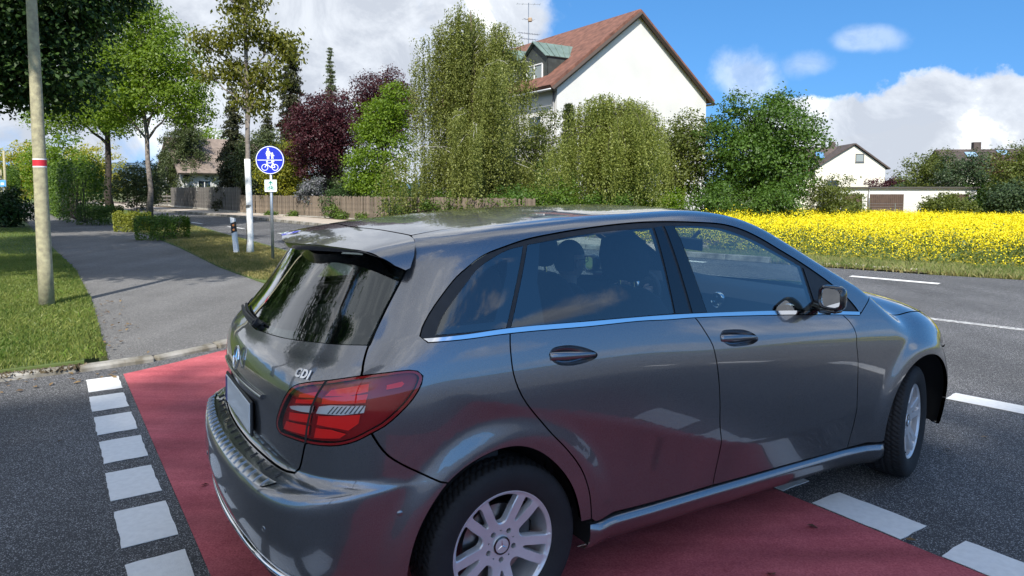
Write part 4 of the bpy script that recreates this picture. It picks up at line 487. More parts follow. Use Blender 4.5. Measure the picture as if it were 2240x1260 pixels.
def make_rim():
    # face of the alloy wheel, outward = +y
    def dish(r): return .082-.0-.020*np.cos(np.clip((r-.03)/.185,0,1)*np.pi/1.0)*.5-.010+.006*(r>.205)
    def pol(r,a): return np.stack([r*np.cos(a),r*np.sin(a)],-1)
    outer=pol(.2065,np.linspace(0,2*np.pi,160,endpoint=False)); holes=[]
    def rnd(P,n=3):
        P=np.asarray(P)
        for _ in range(n):
            Q=np.roll(P,-1,0); P=np.stack([.75*P+.25*Q,.25*P+.75*Q],1).reshape(-1,2)
        return P
    for k in range(5):
        c=math.radians(-90+72*k)
        def rp(r,w): return (r*math.cos(c)-w*math.sin(c), r*math.sin(c)+w*math.cos(c))
        holes.append(rnd([rp(.096,-.006),rp(.096,.006),rp(.14,.0125),rp(.182,.0215),rp(.193,.019),rp(.194,0),rp(.193,-.019),rp(.182,-.0215),rp(.14,-.0125)],2))
        c=math.radians(-54+72*k)
        holes.append(rnd([rp(.079,-.014),rp(.079,.014),rp(.10,.026),rp(.14,.043),rp(.18,.066),rp(.186,.063),rp(.196,.030),rp(.198,0),rp(.196,-.030),rp(.186,-.063),rp(.18,-.066),rp(.14,-.043),rp(.10,-.026)],2))
        c=math.radians(-90+72*k); holes.append(np.array([rp(.056+.0105*math.cos(t),.0105*math.sin(t)) for t in np.linspace(0,2*np.pi,14,endpoint=False)]))
        c=math.radians(-54+72*k); holes.append(np.array([rp(.055+.0036*math.cos(t),.0036*math.sin(t)) for t in np.linspace(0,2*np.pi,8,endpoint=False)]))
    V2,T=triangulate(outer,holes,.010)
    r=np.hypot(V2[:,0],V2[:,1]); z=dish(r)
    V=[np.c_[V2[:,0],z,V2[:,1]]];Fc=[list(t) for t in T[:,::-1]];k=len(V2)
    for q in holes:
        m=len(q); zq=dish(np.hypot(q[:,0],q[:,1])); dp=.030 if len(q)>14 else .02
        ce=q.mean(0); q2=ce+(q-ce)*.93
        V+=[np.c_[q[:,0],zq,q[:,1]],np.c_[q2[:,0],zq-.004,q2[:,1]],np.c_[q2[:,0],zq-dp,q2[:,1]]]
        # hole walls face into the hole
        for a_ in (0,1):
            Fc+=[[k+a_*m+i,k+a_*m+(i+1)%m,k+(a_+1)*m+(i+1)%m,k+(a_+1)*m+i] for i in range(m)]
        k+=3*m
    mb=MB(); mb.add(np.vstack(V),Fc)
    mb.lathe([(.2065,dish(.2065)),(.2105,.087),(.2165,.0885),(.2185,.086),(.2185,.078),(.205,.074),(.198,.05),(.192,0),(.196,-.07),(.212,-.085)],96,axis='y')
    return mb
def make_wheel(M,car,x,y,steer,flip,rot,proto):
    w_=empty('wheel',(x,y,.316),0,car)
    w_.rotation_euler=(0,rot,steer+(math.pi if not flip else 0)); w_.rotation_mode='XYZ'
    if proto is None:
        V,Fq=make_tyre(); mobj('tyre',V,Fq,M['tyre'],w_,True); 
        r=make_rim().obj('rim',M['alloy'],w_); autosmooth(r,38)
        hb=MB(); hb.lathe([(.0,.0705),(.026,.0705),(.030,.0695),(.0345,.067),(.036,.064),(.036,.05)],40,axis='y'); h=hb.obj('hub_cap',M['alloy'],w_); autosmooth(h,40)
        ring=MB(); ring.lathe([(.0275,.0707),(.0285,.0715),(.0340,.0697),(.0345,.0675)],40,axis='y'); ro=ring.obj('ring',M['black'],h)
        st=star(.0235,.0025,.15); so_=st.obj('star_emblem',M['chrome'],h); so_.matrix_local=Matrix(((1,0,0,0),(0,0,1,.0708),(0,1,0,0),(0,0,0,1)))
        bd=MB(); bd.lathe([(.06,.02),(.138,.02),(.138,-.002),(.06,-.002)],48,axis='y'); bd.obj('brake_disc',M['disc'],w_)
        bc=MB(); bc.box((-.115,.005,.05),(.06,.07,.13),bev=.012); bc.box((0,-.02,0),(.16,.03,.16),bev=.01); bc.obj('brake_calliper',M['iron'],w_)
        va=MB(); va.tube([(.17,.06,-.08),(.165,.085,-.077)],.004); va.obj('valve',M['rubber'],w_)
        return w_
    for ch in proto.children: dup_tree(ch,w_)
    return w_
def build_car():
    M=car_mats(); car=empty('car',CAR,math.radians(90)-YAW)
    tag(car,'dark grey metallic hatchback stopped across the red cycle crossing','car')
    P=M['paint']
    # --- doors, wings, sills, frame, both sides
    handle_r=densify(inset(OUT['handle_r'],.0),.02); handle_f=densify(OUT['handle_f'],.02)
    for left in (False,True):
        k=dict(left=left)
        panel('side_panel','side',P,car,h=.022,**k)
        rd=panel('rear_door','rear_door',P,car,holes=[OUT['handle_r']],h=.022,**k)
        fd=panel('front_door','front_door',P,car,holes=[OUT['handle_f']],h=.022,**k)
        panel('front_fender','front_fender',P,car,h=.022,**k)
        sill(P,car,left)
        panel('window_frame','dlo',M['plastic'],car,holes=[OUT['qpane'],OUT['rpane'],OUT['fpane']],off=.005,gap=.001,h=.03,**k)
        # thin rubber line round the side windows
        for key,nm in (('qpane','quarter_window'),('rpane','rear_side_window'),('fpane','front_side_window')):
            wdw=panel(nm,key,M['glass'],car,off=.004,flange=.003,gap=.0015,h=.04,**k)
            if key=='rpane': panel('window_border','rfilm',M['film'],wdw,off=.0075,flange=0,gap=-.002,**k)
            if key=='qpane':
                panel('window_border',OUT['qpane'],M['film'],wdw,holes=[np.array(OUT['qclear'])],off=.0075,flange=0,gap=0.,h=.03,**k)
        for key in ('bp1','bp2'): panel('pillar_cover',key,M['film'],car,off=.002,flange=.008,gap=.001,**k)
        panel('mirror_base','sail',M['plastic'],car,off=.001,flange=.008,gap=.0005,**k)
        ch=OUT['chrome']; panel('belt_trim',ch,M['chrome'],car,off=-.003,flange=.01,gap=.0006,h=.02,**k)
        for key,nm,dr in (('rear_door','rear_door_lining',rd),('front_door','front_door_lining',fd)):
            panel('door_lining',key,M['dash'],dr,off=.07,flange=0,gap=-.006,h=.08,**k)
        # door handles: a recessed bowl and a bar
        for key,dr in (('handle_r',rd),('handle_f',fd)):
            Q=np.asarray(OUT[key]); c=Q.mean(0)
            V=[];Fc=[];rings=[1.,.985,.93,.8,.55,.25]; dep=[0,.004,.016,.026,.031,.032]; m=len(Q)
            for s_,dd in zip(rings,dep):
                q=c+(Q-c)*s_; p=S(q[:,0],q[:,1]); n=grad(p); V.append(p-n*dd)
            p=S(c[None,0],c[None,1]); n=grad(p); V.append(p-n*.032); V=np.vstack(V)
            for r_ in range(5): Fc+=[[r_*m+i,r_*m+(i+1)%m,(r_+1)*m+(i+1)%m,(r_+1)*m+i] for i in range(m)]
            Fc+=[[5*m+i,5*m+(i+1)%m,6*m] for i in range(m)]
            if left: V=V*[1,-1,1]; Fc=[g[::-1] for g in Fc]
            mobj('handle_recess',C(V),Fc,P,dr)
            lo,hi=Q.min(0),Q.max(0); sl_=(-.075 if key=='handle_r' else -.085)
            us=np.linspace(lo[0]+.004,hi[0]-.012,22); V=[]
            for u in us:
                f_=(u-us[0])/(us[-1]-us[0]); tt=c[1]+.000+sl_*(u-c[0]); hw=.016*(1-.5*f_**2); bulge=.004+.020*math.sin(math.pi*min(1,max(0,f_*.94+.03)))**.7
                a_=np.linspace(0,2*np.pi,12,endpoint=False); p=S(np.full(12,u),tt+hw*np.sin(a_)); n=grad(p); ring=p+n*(bulge-.012+.011*np.cos(a_))[:,None]
                V.append(ring)
            V=np.array(V).reshape(-1,3); Fc=[[i*12+j,i*12+(j+1)%12,(i+1)*12+(j+1)%12,(i+1)*12+j] for i in range(21) for j in range(12)]+[list(range(12))[::-1],[21*12+j for j in range(12)]]
            if left: V=V*[1,-1,1]; Fc=[g[::-1] for g in Fc]
            mobj('door_handle',C(V),Fc,M['black'] if False else P,dr)
    # --- rear
    bump=panel('rear_bumper','bumper',P,car,h=.013,flange=.03)
    gate=panel('tailgate','tailgate',P,car,h=.018)
    rw=panel('rear_window','rear_glass',M['rglass'],gate,off=.003,flange=.004,gap=.002,h=.02)
    panel('window_border',OUT['rear_glass'],M['film'],rw,holes=[np.array(OUT['rear_clear'])],off=.0068,flange=0,gap=.001,h=.035)
    lampc=['lamp_a','lamp_b','lamp_c','lamp_d','lamp_e','lamp_f','lamp_g','lamp_h','lamp_i']
    for left in (False,True):
        t=panel('tail_lamp','lamp',M['lens'],car,off=-.002,flange=.0,gap=.001,h=.02,left=left,holes=[OUT['lamp_clear1'],OUT['lamp_clear2']])
        for q in ('lamp_clear1','lamp_clear2'): panel('clear_lens',q,M['hlens'],t,off=-.002,flange=0,gap=0,h=.02,left=left)
        panel('housing','lamp',M['dred'],t,off=.018,flange=0,gap=.0,h=.03,left=left)
        hs_=panel('housing_edge','lamp',M['dred'],t,off=.001,flange=.02,gap=.001,h=.02,left=left,holes=[inset(OUT['lamp'],.008)])
        for q in lampc: panel('reflector',q,M['red'],t,off=.012,flange=.006,gap=.001,h=.03,left=left)
        for q in ('lamp_clear1','lamp_clear2'):
            panel('clear_strip',q,M['clear'],t,off=.008,flange=.008,gap=.0005,h=.03,left=left)
        q=np.asarray(OUT['lamp_clear2']);  # ribs in the reversing lamp
        for f_ in np.linspace(.28,.9,8):
            a0=q[0]+(q[2]-q[0])*f_; b0=q[5]+(q[3]-q[5])*(f_-.02); w_=np.array([.0035,0])
            panel('rib',np.array([b0,b0+w_,a0+w_+[.006,0],a0+[.006,0]]),M['iron'],t,off=.0075,flange=0,gap=0,h=.02,left=left)
        panel('lamp_split','lamp_gap',M['dark'],t,off=-.0024,flange=0,gap=0.,h=.02,left=left)
    # spoiler on top of the tailgate
    tr=[(-.557,0),(-.548,.10),(-.522,.22),(-.486,.38),(-.455,.52),(-.434,.59),(-.398,.648),(-.355,.684),(-.322,.699)]
    fr=[(-.302,.697),(-.276,.672),(-.252,.628),(-.238,.578),(-.228,.515),(-.240,.40),(-.252,.25),(-.270,.1),(-.274,0)]
    half=np.array(tr+fr); poly=np.vstack([half,(half*[1,-1])[::-1][1:-1]])
    sp=panel('spoiler',poly,P,gate,top=True,h=.02,gap=.0025,flange=.012)
    T=np.array(tr); T=np.vstack([(T*[1,-1])[::-1][:-1],T]); T=densify(T,.02)[:-18] if False else T
    tp=Stop(T[:,0],T[:,1]); fe=(1-np.clip(np.abs(T[:,1])/.66,0,1)**3)[:,None]; a=tp+np.array([.004,0,-.010])*fe; b=tp+np.array([.012,0,-.024])*fe; c_=tp+np.array([.17,0,-.034])*fe; c_[:,1]*=.955; d=tp+[.0025,0,-.001]
    m=len(T); V=np.vstack([d,a,b,c_]); Fc=[[r_*m+i,r_*m+i+1,(r_+1)*m+i+1,(r_+1)*m+i] for r_ in range(3) for i in range(m-1)]
    u=mobj('spoiler_lip',C(V),Fc,M['black'],sp); autosmooth(u,30)
    # step pad on the bumper with cross ribs
    pad=panel('step_pad','pad',M['brushed'],bump,off=-.004,flange=.008,gap=.0,h=.008)
    Q=np.asarray(OUT['pad']); 
    for y in np.linspace(-.56,.56,23):
        def pt(z):
            p,n=on_body(None,y,z,True); return p+n*.006
        z0,z1=.6255+.003*abs(y),.6445
        rb=MB(); rb.tube(C(np.array([pt(z) for z in np.linspace(z0,z1,4)])),.0024,5); rb.obj('pad_rib',M['brushed'],bump)
    for y in np.linspace(-.50,.56,15):
        q=[]
        for z in (.650,.655,.660): 
            p,n=on_body(None,y,z,True); q.append(p+n*.004)
        rb=MB(); rb.tube(C(np.array(q)),.0028,5); rb.obj('sill_rib',M['iron'],gate)
    # lower chrome strip and dark lower valance
    ys=np.linspace(-.78,.78,61); V=[]
    def lowz(y): return .372-.062*max(0,(abs(y)-.30)/.48)**2.
    ring=[]
    for y in ys:
        o=np.array([[X0,y,lowz(y)-.012]]); p=solve(o,np.array([[-1.,0,0]]),0.,1.2); n=grad(p); ring.append((p+n*.003)[0])
    mb=MB(); mb.tube(C(np.array(ring)),.011,8); autosmooth(mb.obj('chrome_strip',M['chrome'],bump),60)
    V=[]
    for z0,dd in ((-.012,.0),(-.08,.03),(-.16,.07)):
        for y,r0 in zip(ys,ring): V.append([r0[0]+dd+.006,r0[1]*(1-dd),lowz(y)+z0])
    n_=len(ys); Fc=[[r_*n_+i,r_*n_+i+1,(r_+1)*n_+i+1,(r_+1)*n_+i] for r_ in range(2) for i in range(n_-1)]
    mobj('valance',C(V),Fc,M['plastic'],bump)
    for X,Z in ((-.415,.56),):
        for sg in (1,-1):
            p,n=on_body(X,None,Z); q=p*[1,sg,1];nn=n*[1,sg,1]
            s_=MB(); s_.lathe([(0,.0012),(.0085,.0012),(.0098,.0),(.0105,-.002)],20); autosmooth(s_.obj('parking_sensor',P,bump),50); place(bpy.context.scene.collection.objects[-1] if False else COL.objects[-1],q,nn,.0005)
    for Y in (.60,.22,-.22,-.6):
        p,n=on_body(None,Y,.50,True); s_=MB(); s_.lathe([(0,.0012),(.0085,.0012),(.0098,.0),(.0105,-.002)],20); o=autosmooth(s_.obj('parking_sensor',P,bump),50); place(o,p,n,.0005)
    # emblem, lettering, plate, handle strip, wiper
    p,n=on_body(None,.0,.945,True); n=n*[1,0,1]
    em=empty('star_emblem',(0,0,0),0,gate); place(em,p,n,.012)
    rg=MB(); a=np.linspace(0,2*np.pi,41); rg.tube(np.stack([.044*np.cos(a),.044*np.sin(a),0*a],-1),.0048,8,False); autosmooth(rg.obj('ring',M['chrome'],em),60); so_=star(.043,.005,.15).obj('star',M['chrome'],em)
    def text(s,name,size,y,z,parent,mt,ext=.0025):
        cu=bpy.data.curves.new(name,'FONT'); cu.body=s; cu.size=size; cu.extrude=ext; cu.bevel_depth=.0006; cu.align_x='CENTER'; cu.align_y='CENTER'; cu.offset=.0015; cu.space_character=1.15
        to=bpy.data.objects.new(name+'_text',cu); COL.objects.link(to); bpy.context.view_layer.update(); me=bpy.data.meshes.new_from_object(to.evaluated_get(bpy.context.evaluated_depsgraph_get())); bpy.data.objects.remove(to); me.materials.clear(); me.materials.append(mt)
        o=link(bpy.data.objects.new(name,me),parent); p,n=on_body(None,y,z,True); place(o,p,n,.003); return o
    tx=text('CDI','model_badge',.042,.615,1.003,gate,M['chrome'],.0008)
    pl=MB(); pl.box((0,0,0),(.50,.114,.006),bev=.004); plo=pl.obj('number_plate',M['plate'],gate)
    p,n=on_body(None,0.,.765,True); place(plo,p,n*[1,0,0]+[0,0,.02],.010)
    bb=MB(); bb.box((-.228,0,.0035),(.036,.104,.001)); bb.obj('blue_band',M['blue'],plo)
    fr_=MB(); fr_.box((0,0,-.006),(.525,.135,.010),bev=.004); fr_.obj('plate_frame',M['plastic'],plo)
    # handle strip above the plate
    ys=np.linspace(-.36,.36,25); pts=[]
    for y in ys:
        p,n=on_body(None,y,.872-.05*(y/.36)**2*.0,True); pts.append(p+n*.004)
    mb=MB(); mb.tube(C(np.array(pts)),.009,8); autosmooth(mb.obj('gate_handle',P,gate),60)
    wp=MB(); pts=[]
    for y in np.linspace(.02,-.40,14):
        p,n=on_body(None,y,1.072+.012*abs(y),True); pts.append(p+n*(.020 if y<-.03 else .014))
    wp.tube(C(np.array(pts)),np.linspace(.013,.006,14),8); p,n=on_body(None,.02,1.075,True); wp.tube(C(np.array([p,p+n*.022])),.018,12); autosmooth(wp.obj('wiper',M['plastic'],gate),50)
    bl_=MB(); pts=[]
    for y in np.linspace(.10,-.42,14):
        p,n=on_body(None,y,1.082+.012*abs(y),True); pts.append(p+n*.010)
    bl_.tube(C(np.array(pts)),.006,6); bl_.obj('wiper_blade',M['rubber'],gate)
    # --- roof, screen, bonnet, nose
    rl=[(-.222,.515),(-.1,.51),(.1,.505),(.4,.50),(.8,.50),(1.2,.50),(1.45,.505),(1.56,.512)]
    re=[(1.60,.40),(1.635,.2),(1.645,0)]
    fr2=[(-.268,0),(-.264,.1),(-.246,.25),(-.234,.40)]
    half=np.array(fr2+rl+re); roof=np.vstack([half,(half*[1,-1])[::-1][1:-1]])
    ro=panel('roof',roof,P,car,top=True,h=.04,gap=.002)
    # roof side mouldings
    ws=[(1.66,0),(1.65,.2),(1.615,.40),(1.575,.513),(1.62,.52),(1.8,.56),(2.0,.615),(2.2,.675),(2.34,.715),(2.42,.55),(2.50,.3),(2.525,0)]
    half=np.array(ws); scr=np.vstack([half,(half*[1,-1])[::-1][1:-1]])
    panel('windscreen',scr,M['wglass'],car,top=True,h=.06,gap=.003,off=.004,flange=.004)
    hd=[(2.545,0),(2.52,.3),(2.44,.56),*[(float(x_),float(HOODY(x_))-.002) for x_ in np.linspace(2.355,3.03,14)],(3.15,.575),(3.25,.455),(3.32,.25),(3.34,0)]
    half=np.array(hd); hood=np.vstack([half,(half*[1,-1])[::-1][1:-1]])
    panel('bonnet',hood,P,car,top=True,h=.04,gap=.003)
    panel('front_bumper','front_bumper',P,car,h=.035)
    for left in (False,True):
        hl=panel('headlamp','headlamp',M['hlens'],car,gap=.0015,h=.04,flange=.0,left=left); panel('housing','headlamp',M['clear'],hl,gap=.004,off=.03,flange=0,h=.04,left=left); panel('lamp_edge','headlamp',M['plastic'],hl,gap=.001,off=.002,flange=.03,h=.03,left=left,holes=[inset(OUT['headlamp'],.008)])
    gr=MB(); gr.box((3.42,0,.60),(.03,.7,.16),bev=.02); gr.obj('grille',M['black'],car)
    # --- wing mirrors
    for sg in (1,-1):
        mb=MB(); prof=[]  # shell, lofted along X
        secs=[(1.722,.928,0,1.105,.057,.049),(1.728,.928,0,1.105,.064,.056),(1.746,.928,0,1.106,.067,.059),(1.770,.924,0,1.105,.064,.057),(1.790,.918,0,1.103,.054,.046),(1.800,.913,0,1.101,.034,.029)]
        V=[];n=28
        for X,yc,_,zc,hy,hz in secs:
            for a_ in np.linspace(0,2*np.pi,n,endpoint=False):
                cx,sx=math.cos(a_),math.sin(a_); e=.55
                V.append([X,yc+hy*np.sign(cx)*abs(cx)**e,zc+hz*np.sign(sx)*abs(sx)**e-.10*hy*0+(.012*cx if False else 0)])
        V=np.array(V); V[:,1]*=sg
        m=len(secs); Fc=[[i*n+j,i*n+(j+1)%n,(i+1)*n+(j+1)%n,(i+1)*n+j] for i in range(m-1) for j in range(n)]+[[(m-1)*n+j for j in range(n)]]
        if sg>0: Fc=[f[::-1] for f in Fc]
        sh=mobj('wing_mirror',C(V),Fc,M['black'],car); autosmooth(sh,45)
        q=[]
        for s_,dx in ((1.0,0),(.93,.002),(.90,.012),):
            for a_ in np.linspace(0,2*np.pi,n,endpoint=False):
                cx,sx=math.cos(a_),math.sin(a_); q.append([1.722+dx,(.928+.057*s_*np.sign(cx)*abs(cx)**.55)*sg,1.105+.049*s_*np.sign(sx)*abs(sx)**.55])
        mobj('mirror_rim',C(q),[[i*n+j,i*n+(j+1)%n,(i+1)*n+(j+1)%n,(i+1)*n+j] for i in range(2) for j in range(n)],M['black'],sh)
        q=np.array(q[2*n:]); q[:,0]+=.0; mobj('mirror_glass',C(q),[list(range(n)) if sg>0 else list(range(n))[::-1]],M['mirror'],sh,False)
        lw=MB(); lw.box(C([1.755,.915*sg,1.043]),(.065,.09,.02),bev=.008); lw.tube(C(np.array([[1.76,.90*sg,1.04],[1.80,.80*sg,1.045]])),[.024,.032],10); autosmooth(lw.obj('mirror_foot',M['black'],sh),50)
    # --- wheels
    proto=None
    for x,y,st,fl,rot in ((0,-.735,0,False,.0),(2.645,-.740,math.radians(17),False,.55),(0,.735,0,True,.3),(2.699,.735,math.radians(17),True,.9)):
        w_=make_wheel(M,car,x,y,st,fl,rot,proto)
        if proto is None: proto=w_
    # wheel housings and underbody
    for x in (0,2.699):
        for sg in (-1,1):
            mb=MB(); a=np.linspace(math.radians(-14),math.radians(194),30); V=[]
            for yy in (.868,.80,.55):
                rr=.392 if yy>.85 else .40
                q=np.stack([x+rr*np.cos(a),0*a,.315+rr*np.sin(a)],-1); ym=solve(q,np.tile([0,1.,0],(30,1)),0.,1.3)[:,1]-.012
                for t,y_ in zip(a,np.minimum(yy,ym)): V.append([x+rr*math.cos(t),y_*sg,.315+rr*math.sin(t)])
            k=len(V)
            for t in a: V.append([x+.02*math.cos(t),.55*sg,.315+.02*math.sin(t)])
            Fc=[[r_*30+i,r_*30+i+1,(r_+1)*30+i+1,(r_+1)*30+i] for r_ in range(3) for i in range(29)]
            mb.add(V,Fc); mb.obj('wheel_liner',M['dark'],car,True)
    ub=MB(); ub.box((1.35,0,.235),(1.9,1.50,.05)); ub.box((-.45,0,.33),(.55,1.3,.10)); ub.box((3.05,0,.28),(.5,1.3,.10)); ub.box((1.35,0,.24),(3.9,.9,.06)); ub.obj('floor_pan',M['dark'],car)
    # --- cabin
    def seat(x,y,sc=1.):
        s_=empty('seat',(x,y,0),0,car)
        def slab(nm,pts,hw,th,mt=M['seat']):
            # padded slab along a spine in the xz plane, rounded section
            mb=MB(); n=16; V=[]
            pts=np.array(pts,float); Tn=np.gradient(pts,axis=0); Tn/=np.linalg.norm(Tn,axis=1,keepdims=True)
            for i,(px,pz) in enumerate(pts):
                nx,nz=-Tn[i][1],Tn[i][0]; h_=hw[i]; t_=th[i]
                for a_ in np.linspace(0,2*np.pi,n,endpoint=False):
                    ca,sa=math.cos(a_),math.sin(a_); yy=h_*np.sign(ca)*abs(ca)**.5; dd=t_*np.sign(sa)*abs(sa)**.6; V.append([px+nx*dd,yy,pz+nz*dd])
            m=len(pts); Fc=[[i*n+j,i*n+(j+1)%n,(i+1)*n+(j+1)%n,(i+1)*n+j] for i in range(m-1) for j in range(n)]+[list(range(n))[::-1],[(m-1)*n+j for j in range(n)]]
            mb.add(V,Fc); return autosmooth(mb.obj(nm,mt,s_,True),60)
        slab('seat_cushion',[(.0,.50),(.12,.49),(.3,.50),(.46,.53),(.52,.52)],[.24,.26,.26,.25,.2],[.05,.09,.09,.085,.04])
        slab('backrest',[(.02,.50),(-.02,.62),(-.07,.80),(-.13,1.0),(-.17,1.10),(-.18,1.145)],[.22,.25,.26,.25,.20,.13],[.06,.075,.075,.065,.055,.03])
        slab('headrest',[(-.190,1.19),(-.195,1.215),(-.205,1.30),(-.21,1.375),(-.21,1.40)],[.10,.14,.150,.13,.075],[.03,.055,.062,.055,.02])
        
        for yy in (-.05,.05): po=MB(); po.tube([(-.175,yy,1.10),(-.195,yy,1.22)],.007); po.obj('headrest_post',M['chrome'],s_)
        return s_
    for y in (.37,-.37): seat(1.14,y)
    for y in (.40,0.,-.40):
        s_=seat(.34,y); s_.scale=(1,.8,.93)
    d=MB()
    V=[];prof=[(2.02,.50),(1.93,.65),(1.87,.85),(1.88,1.00),(1.95,1.045),(2.10,1.05),(2.36,1.03),(2.42,.60)]
    ysd=np.linspace(-.74,.74,21)
    for y in ysd:
        hump=.035*math.exp(-((y-.37)/.17)**2)
        for i,(x,z) in enumerate(prof): V.append([x,y,z+(hump if i in(3,4,5) else 0)])
    n=len(prof); Fc=[[i*n+j,i*n+j+1,(i+1)*n+j+1,(i+1)*n+j] for i in range(20) for j in range(n-1)]
    d.add(V,Fc); autosmooth(d.obj('dashboard',M['dash'],car),40)
    for y in (-.60,-.12,.12,.60):
        v=MB(); v.lathe([(.02,.0),(.038,.004),(.043,.010),(.046,.004),(.047,-.01)],24,axis='x'); o=v.obj('air_vent',M['chrome'],car); o.location=(1.866,y,.975); o.rotation_euler=(0,math.pi,0); autosmooth(o,50)
        q=MB(); 
        for a_ in (0,60,120): q.box((0,0,0),(.006,.074,.008),R=np.array(Matrix.Rotation(math.radians(a_),3,'X')))
        q.obj('vent_blade',M['brushed'],o)
    sw=MB(); a=np.linspace(0,2*np.pi,49); sw.tube(np.stack([0*a,.185*np.cos(a),.185*np.sin(a)],-1),.016,10,False); sw.box((.015,0,0),(.035,.16,.12),bev=.015); sw.box((.01,0,-.09),(.02,.05,.16),bev=.008); sw.box((.01,.0,.0),(.02,.34,.035),bev=.008); sw.tube([(.02,0,0),(.30,0,-.02)],.03,10)
    o=autosmooth(sw.obj('steering_wheel',M['dash'],car),50); o.location=(1.68,.37,.92); o.rotation_euler=(0,math.radians(22),0)
    im=MB(); im.box((0,0,0),(.015,.24,.07),bev=.012); im.tube([(0,0,.02),(.06,0,.07)],.01); o=im.obj('inner_mirror',M['plastic'],car); o.location=(1.76,.0,1.30); o.rotation_euler=(0,0,math.radians(-12))
    # headliner (inside of the roof) and parcel shelf
    half=np.array(fr2+rl+re); 
    panel('headliner',inset(roof,.01),M['liner'],car,top=True,h=.08,gap=0,off=.035,flange=0)
    sh=MB(); sh.box((-.38,0,1.03),(.40,1.12,.02),bev=.008); sh.obj('parcel_shelf',M['dash'],car)
    cf=MB(); cf.box((1.1,0,.30),(2.2,1.4,.04)); cf.box((1.5,0,.45),(.9,.2,.28),bev=.03); cf.obj('cabin_floor',M['dark'],car)
    lu=MB(); lu.box((-.25,0,.62),(.75,1.2,.05)); lu.obj('boot_floor',M['dark'],car)
    for sg in (-1,1):
        tr_=MB(); V=[];xs=np.linspace(-.55,.02,8)
        for x in xs:
            for z in (.5,.8,1.06): V.append([x,sg*(.74-.25*max(0,-x-.2)),z])
        tr_.add(V,[[i*3+j,i*3+j+1,(i+1)*3+j+1,(i+1)*3+j] for i in range(7) for j in range(2)]); tr_.obj('boot_lining',M['dash'],car)
    return car,M

# ---------------------------------------------------------------- ground, roads, markings
FAR=[(-110,147),(-60,92),(-28.3,53.2),(-20.7,45.2),(-14.7,38.2),(-10.1,32.4),(-7.1,28.6),(-3,24.0),(.5,20.2),(3.6,17.0),(6.3,14.5),(7.9,13.15),(9.2,12.3),(13,9.9),(20,5.7),(40,-6),(80,-28)]
NEAR=[(-6.4,18.76),(-10.5,25.05),(-15.28,32.66),(-24,45.6),(-40,67),(-95,140)]
PATH_L=[(-3.69,6.32),(-5.81,9.58),(-8.29,13.21),(-12.92,19.5),(-20,29.0),(-30.5,43.2),(-44,60),(-70,92)]
PATH_R=[(-2.25,8.6),(-3.2,10.35),(-4.39,11.92),(-5.87,13.96),(-8.86,18.6),(-11.99,23.17),(-18.25,32.0),(-24.1,39.6),(-38,57.5),(-64,91)]
KERB=[(-7.4,-14),(-7.2,-4),(-6.9,1),(-6.35,3.2),(-5.6,4.65),(-4.9,5.45),(-4.36,5.86),(-3.85,6.2),(-3.49,6.45),(-3.02,7.1),(-2.55,7.9),(-2.25,8.6)]
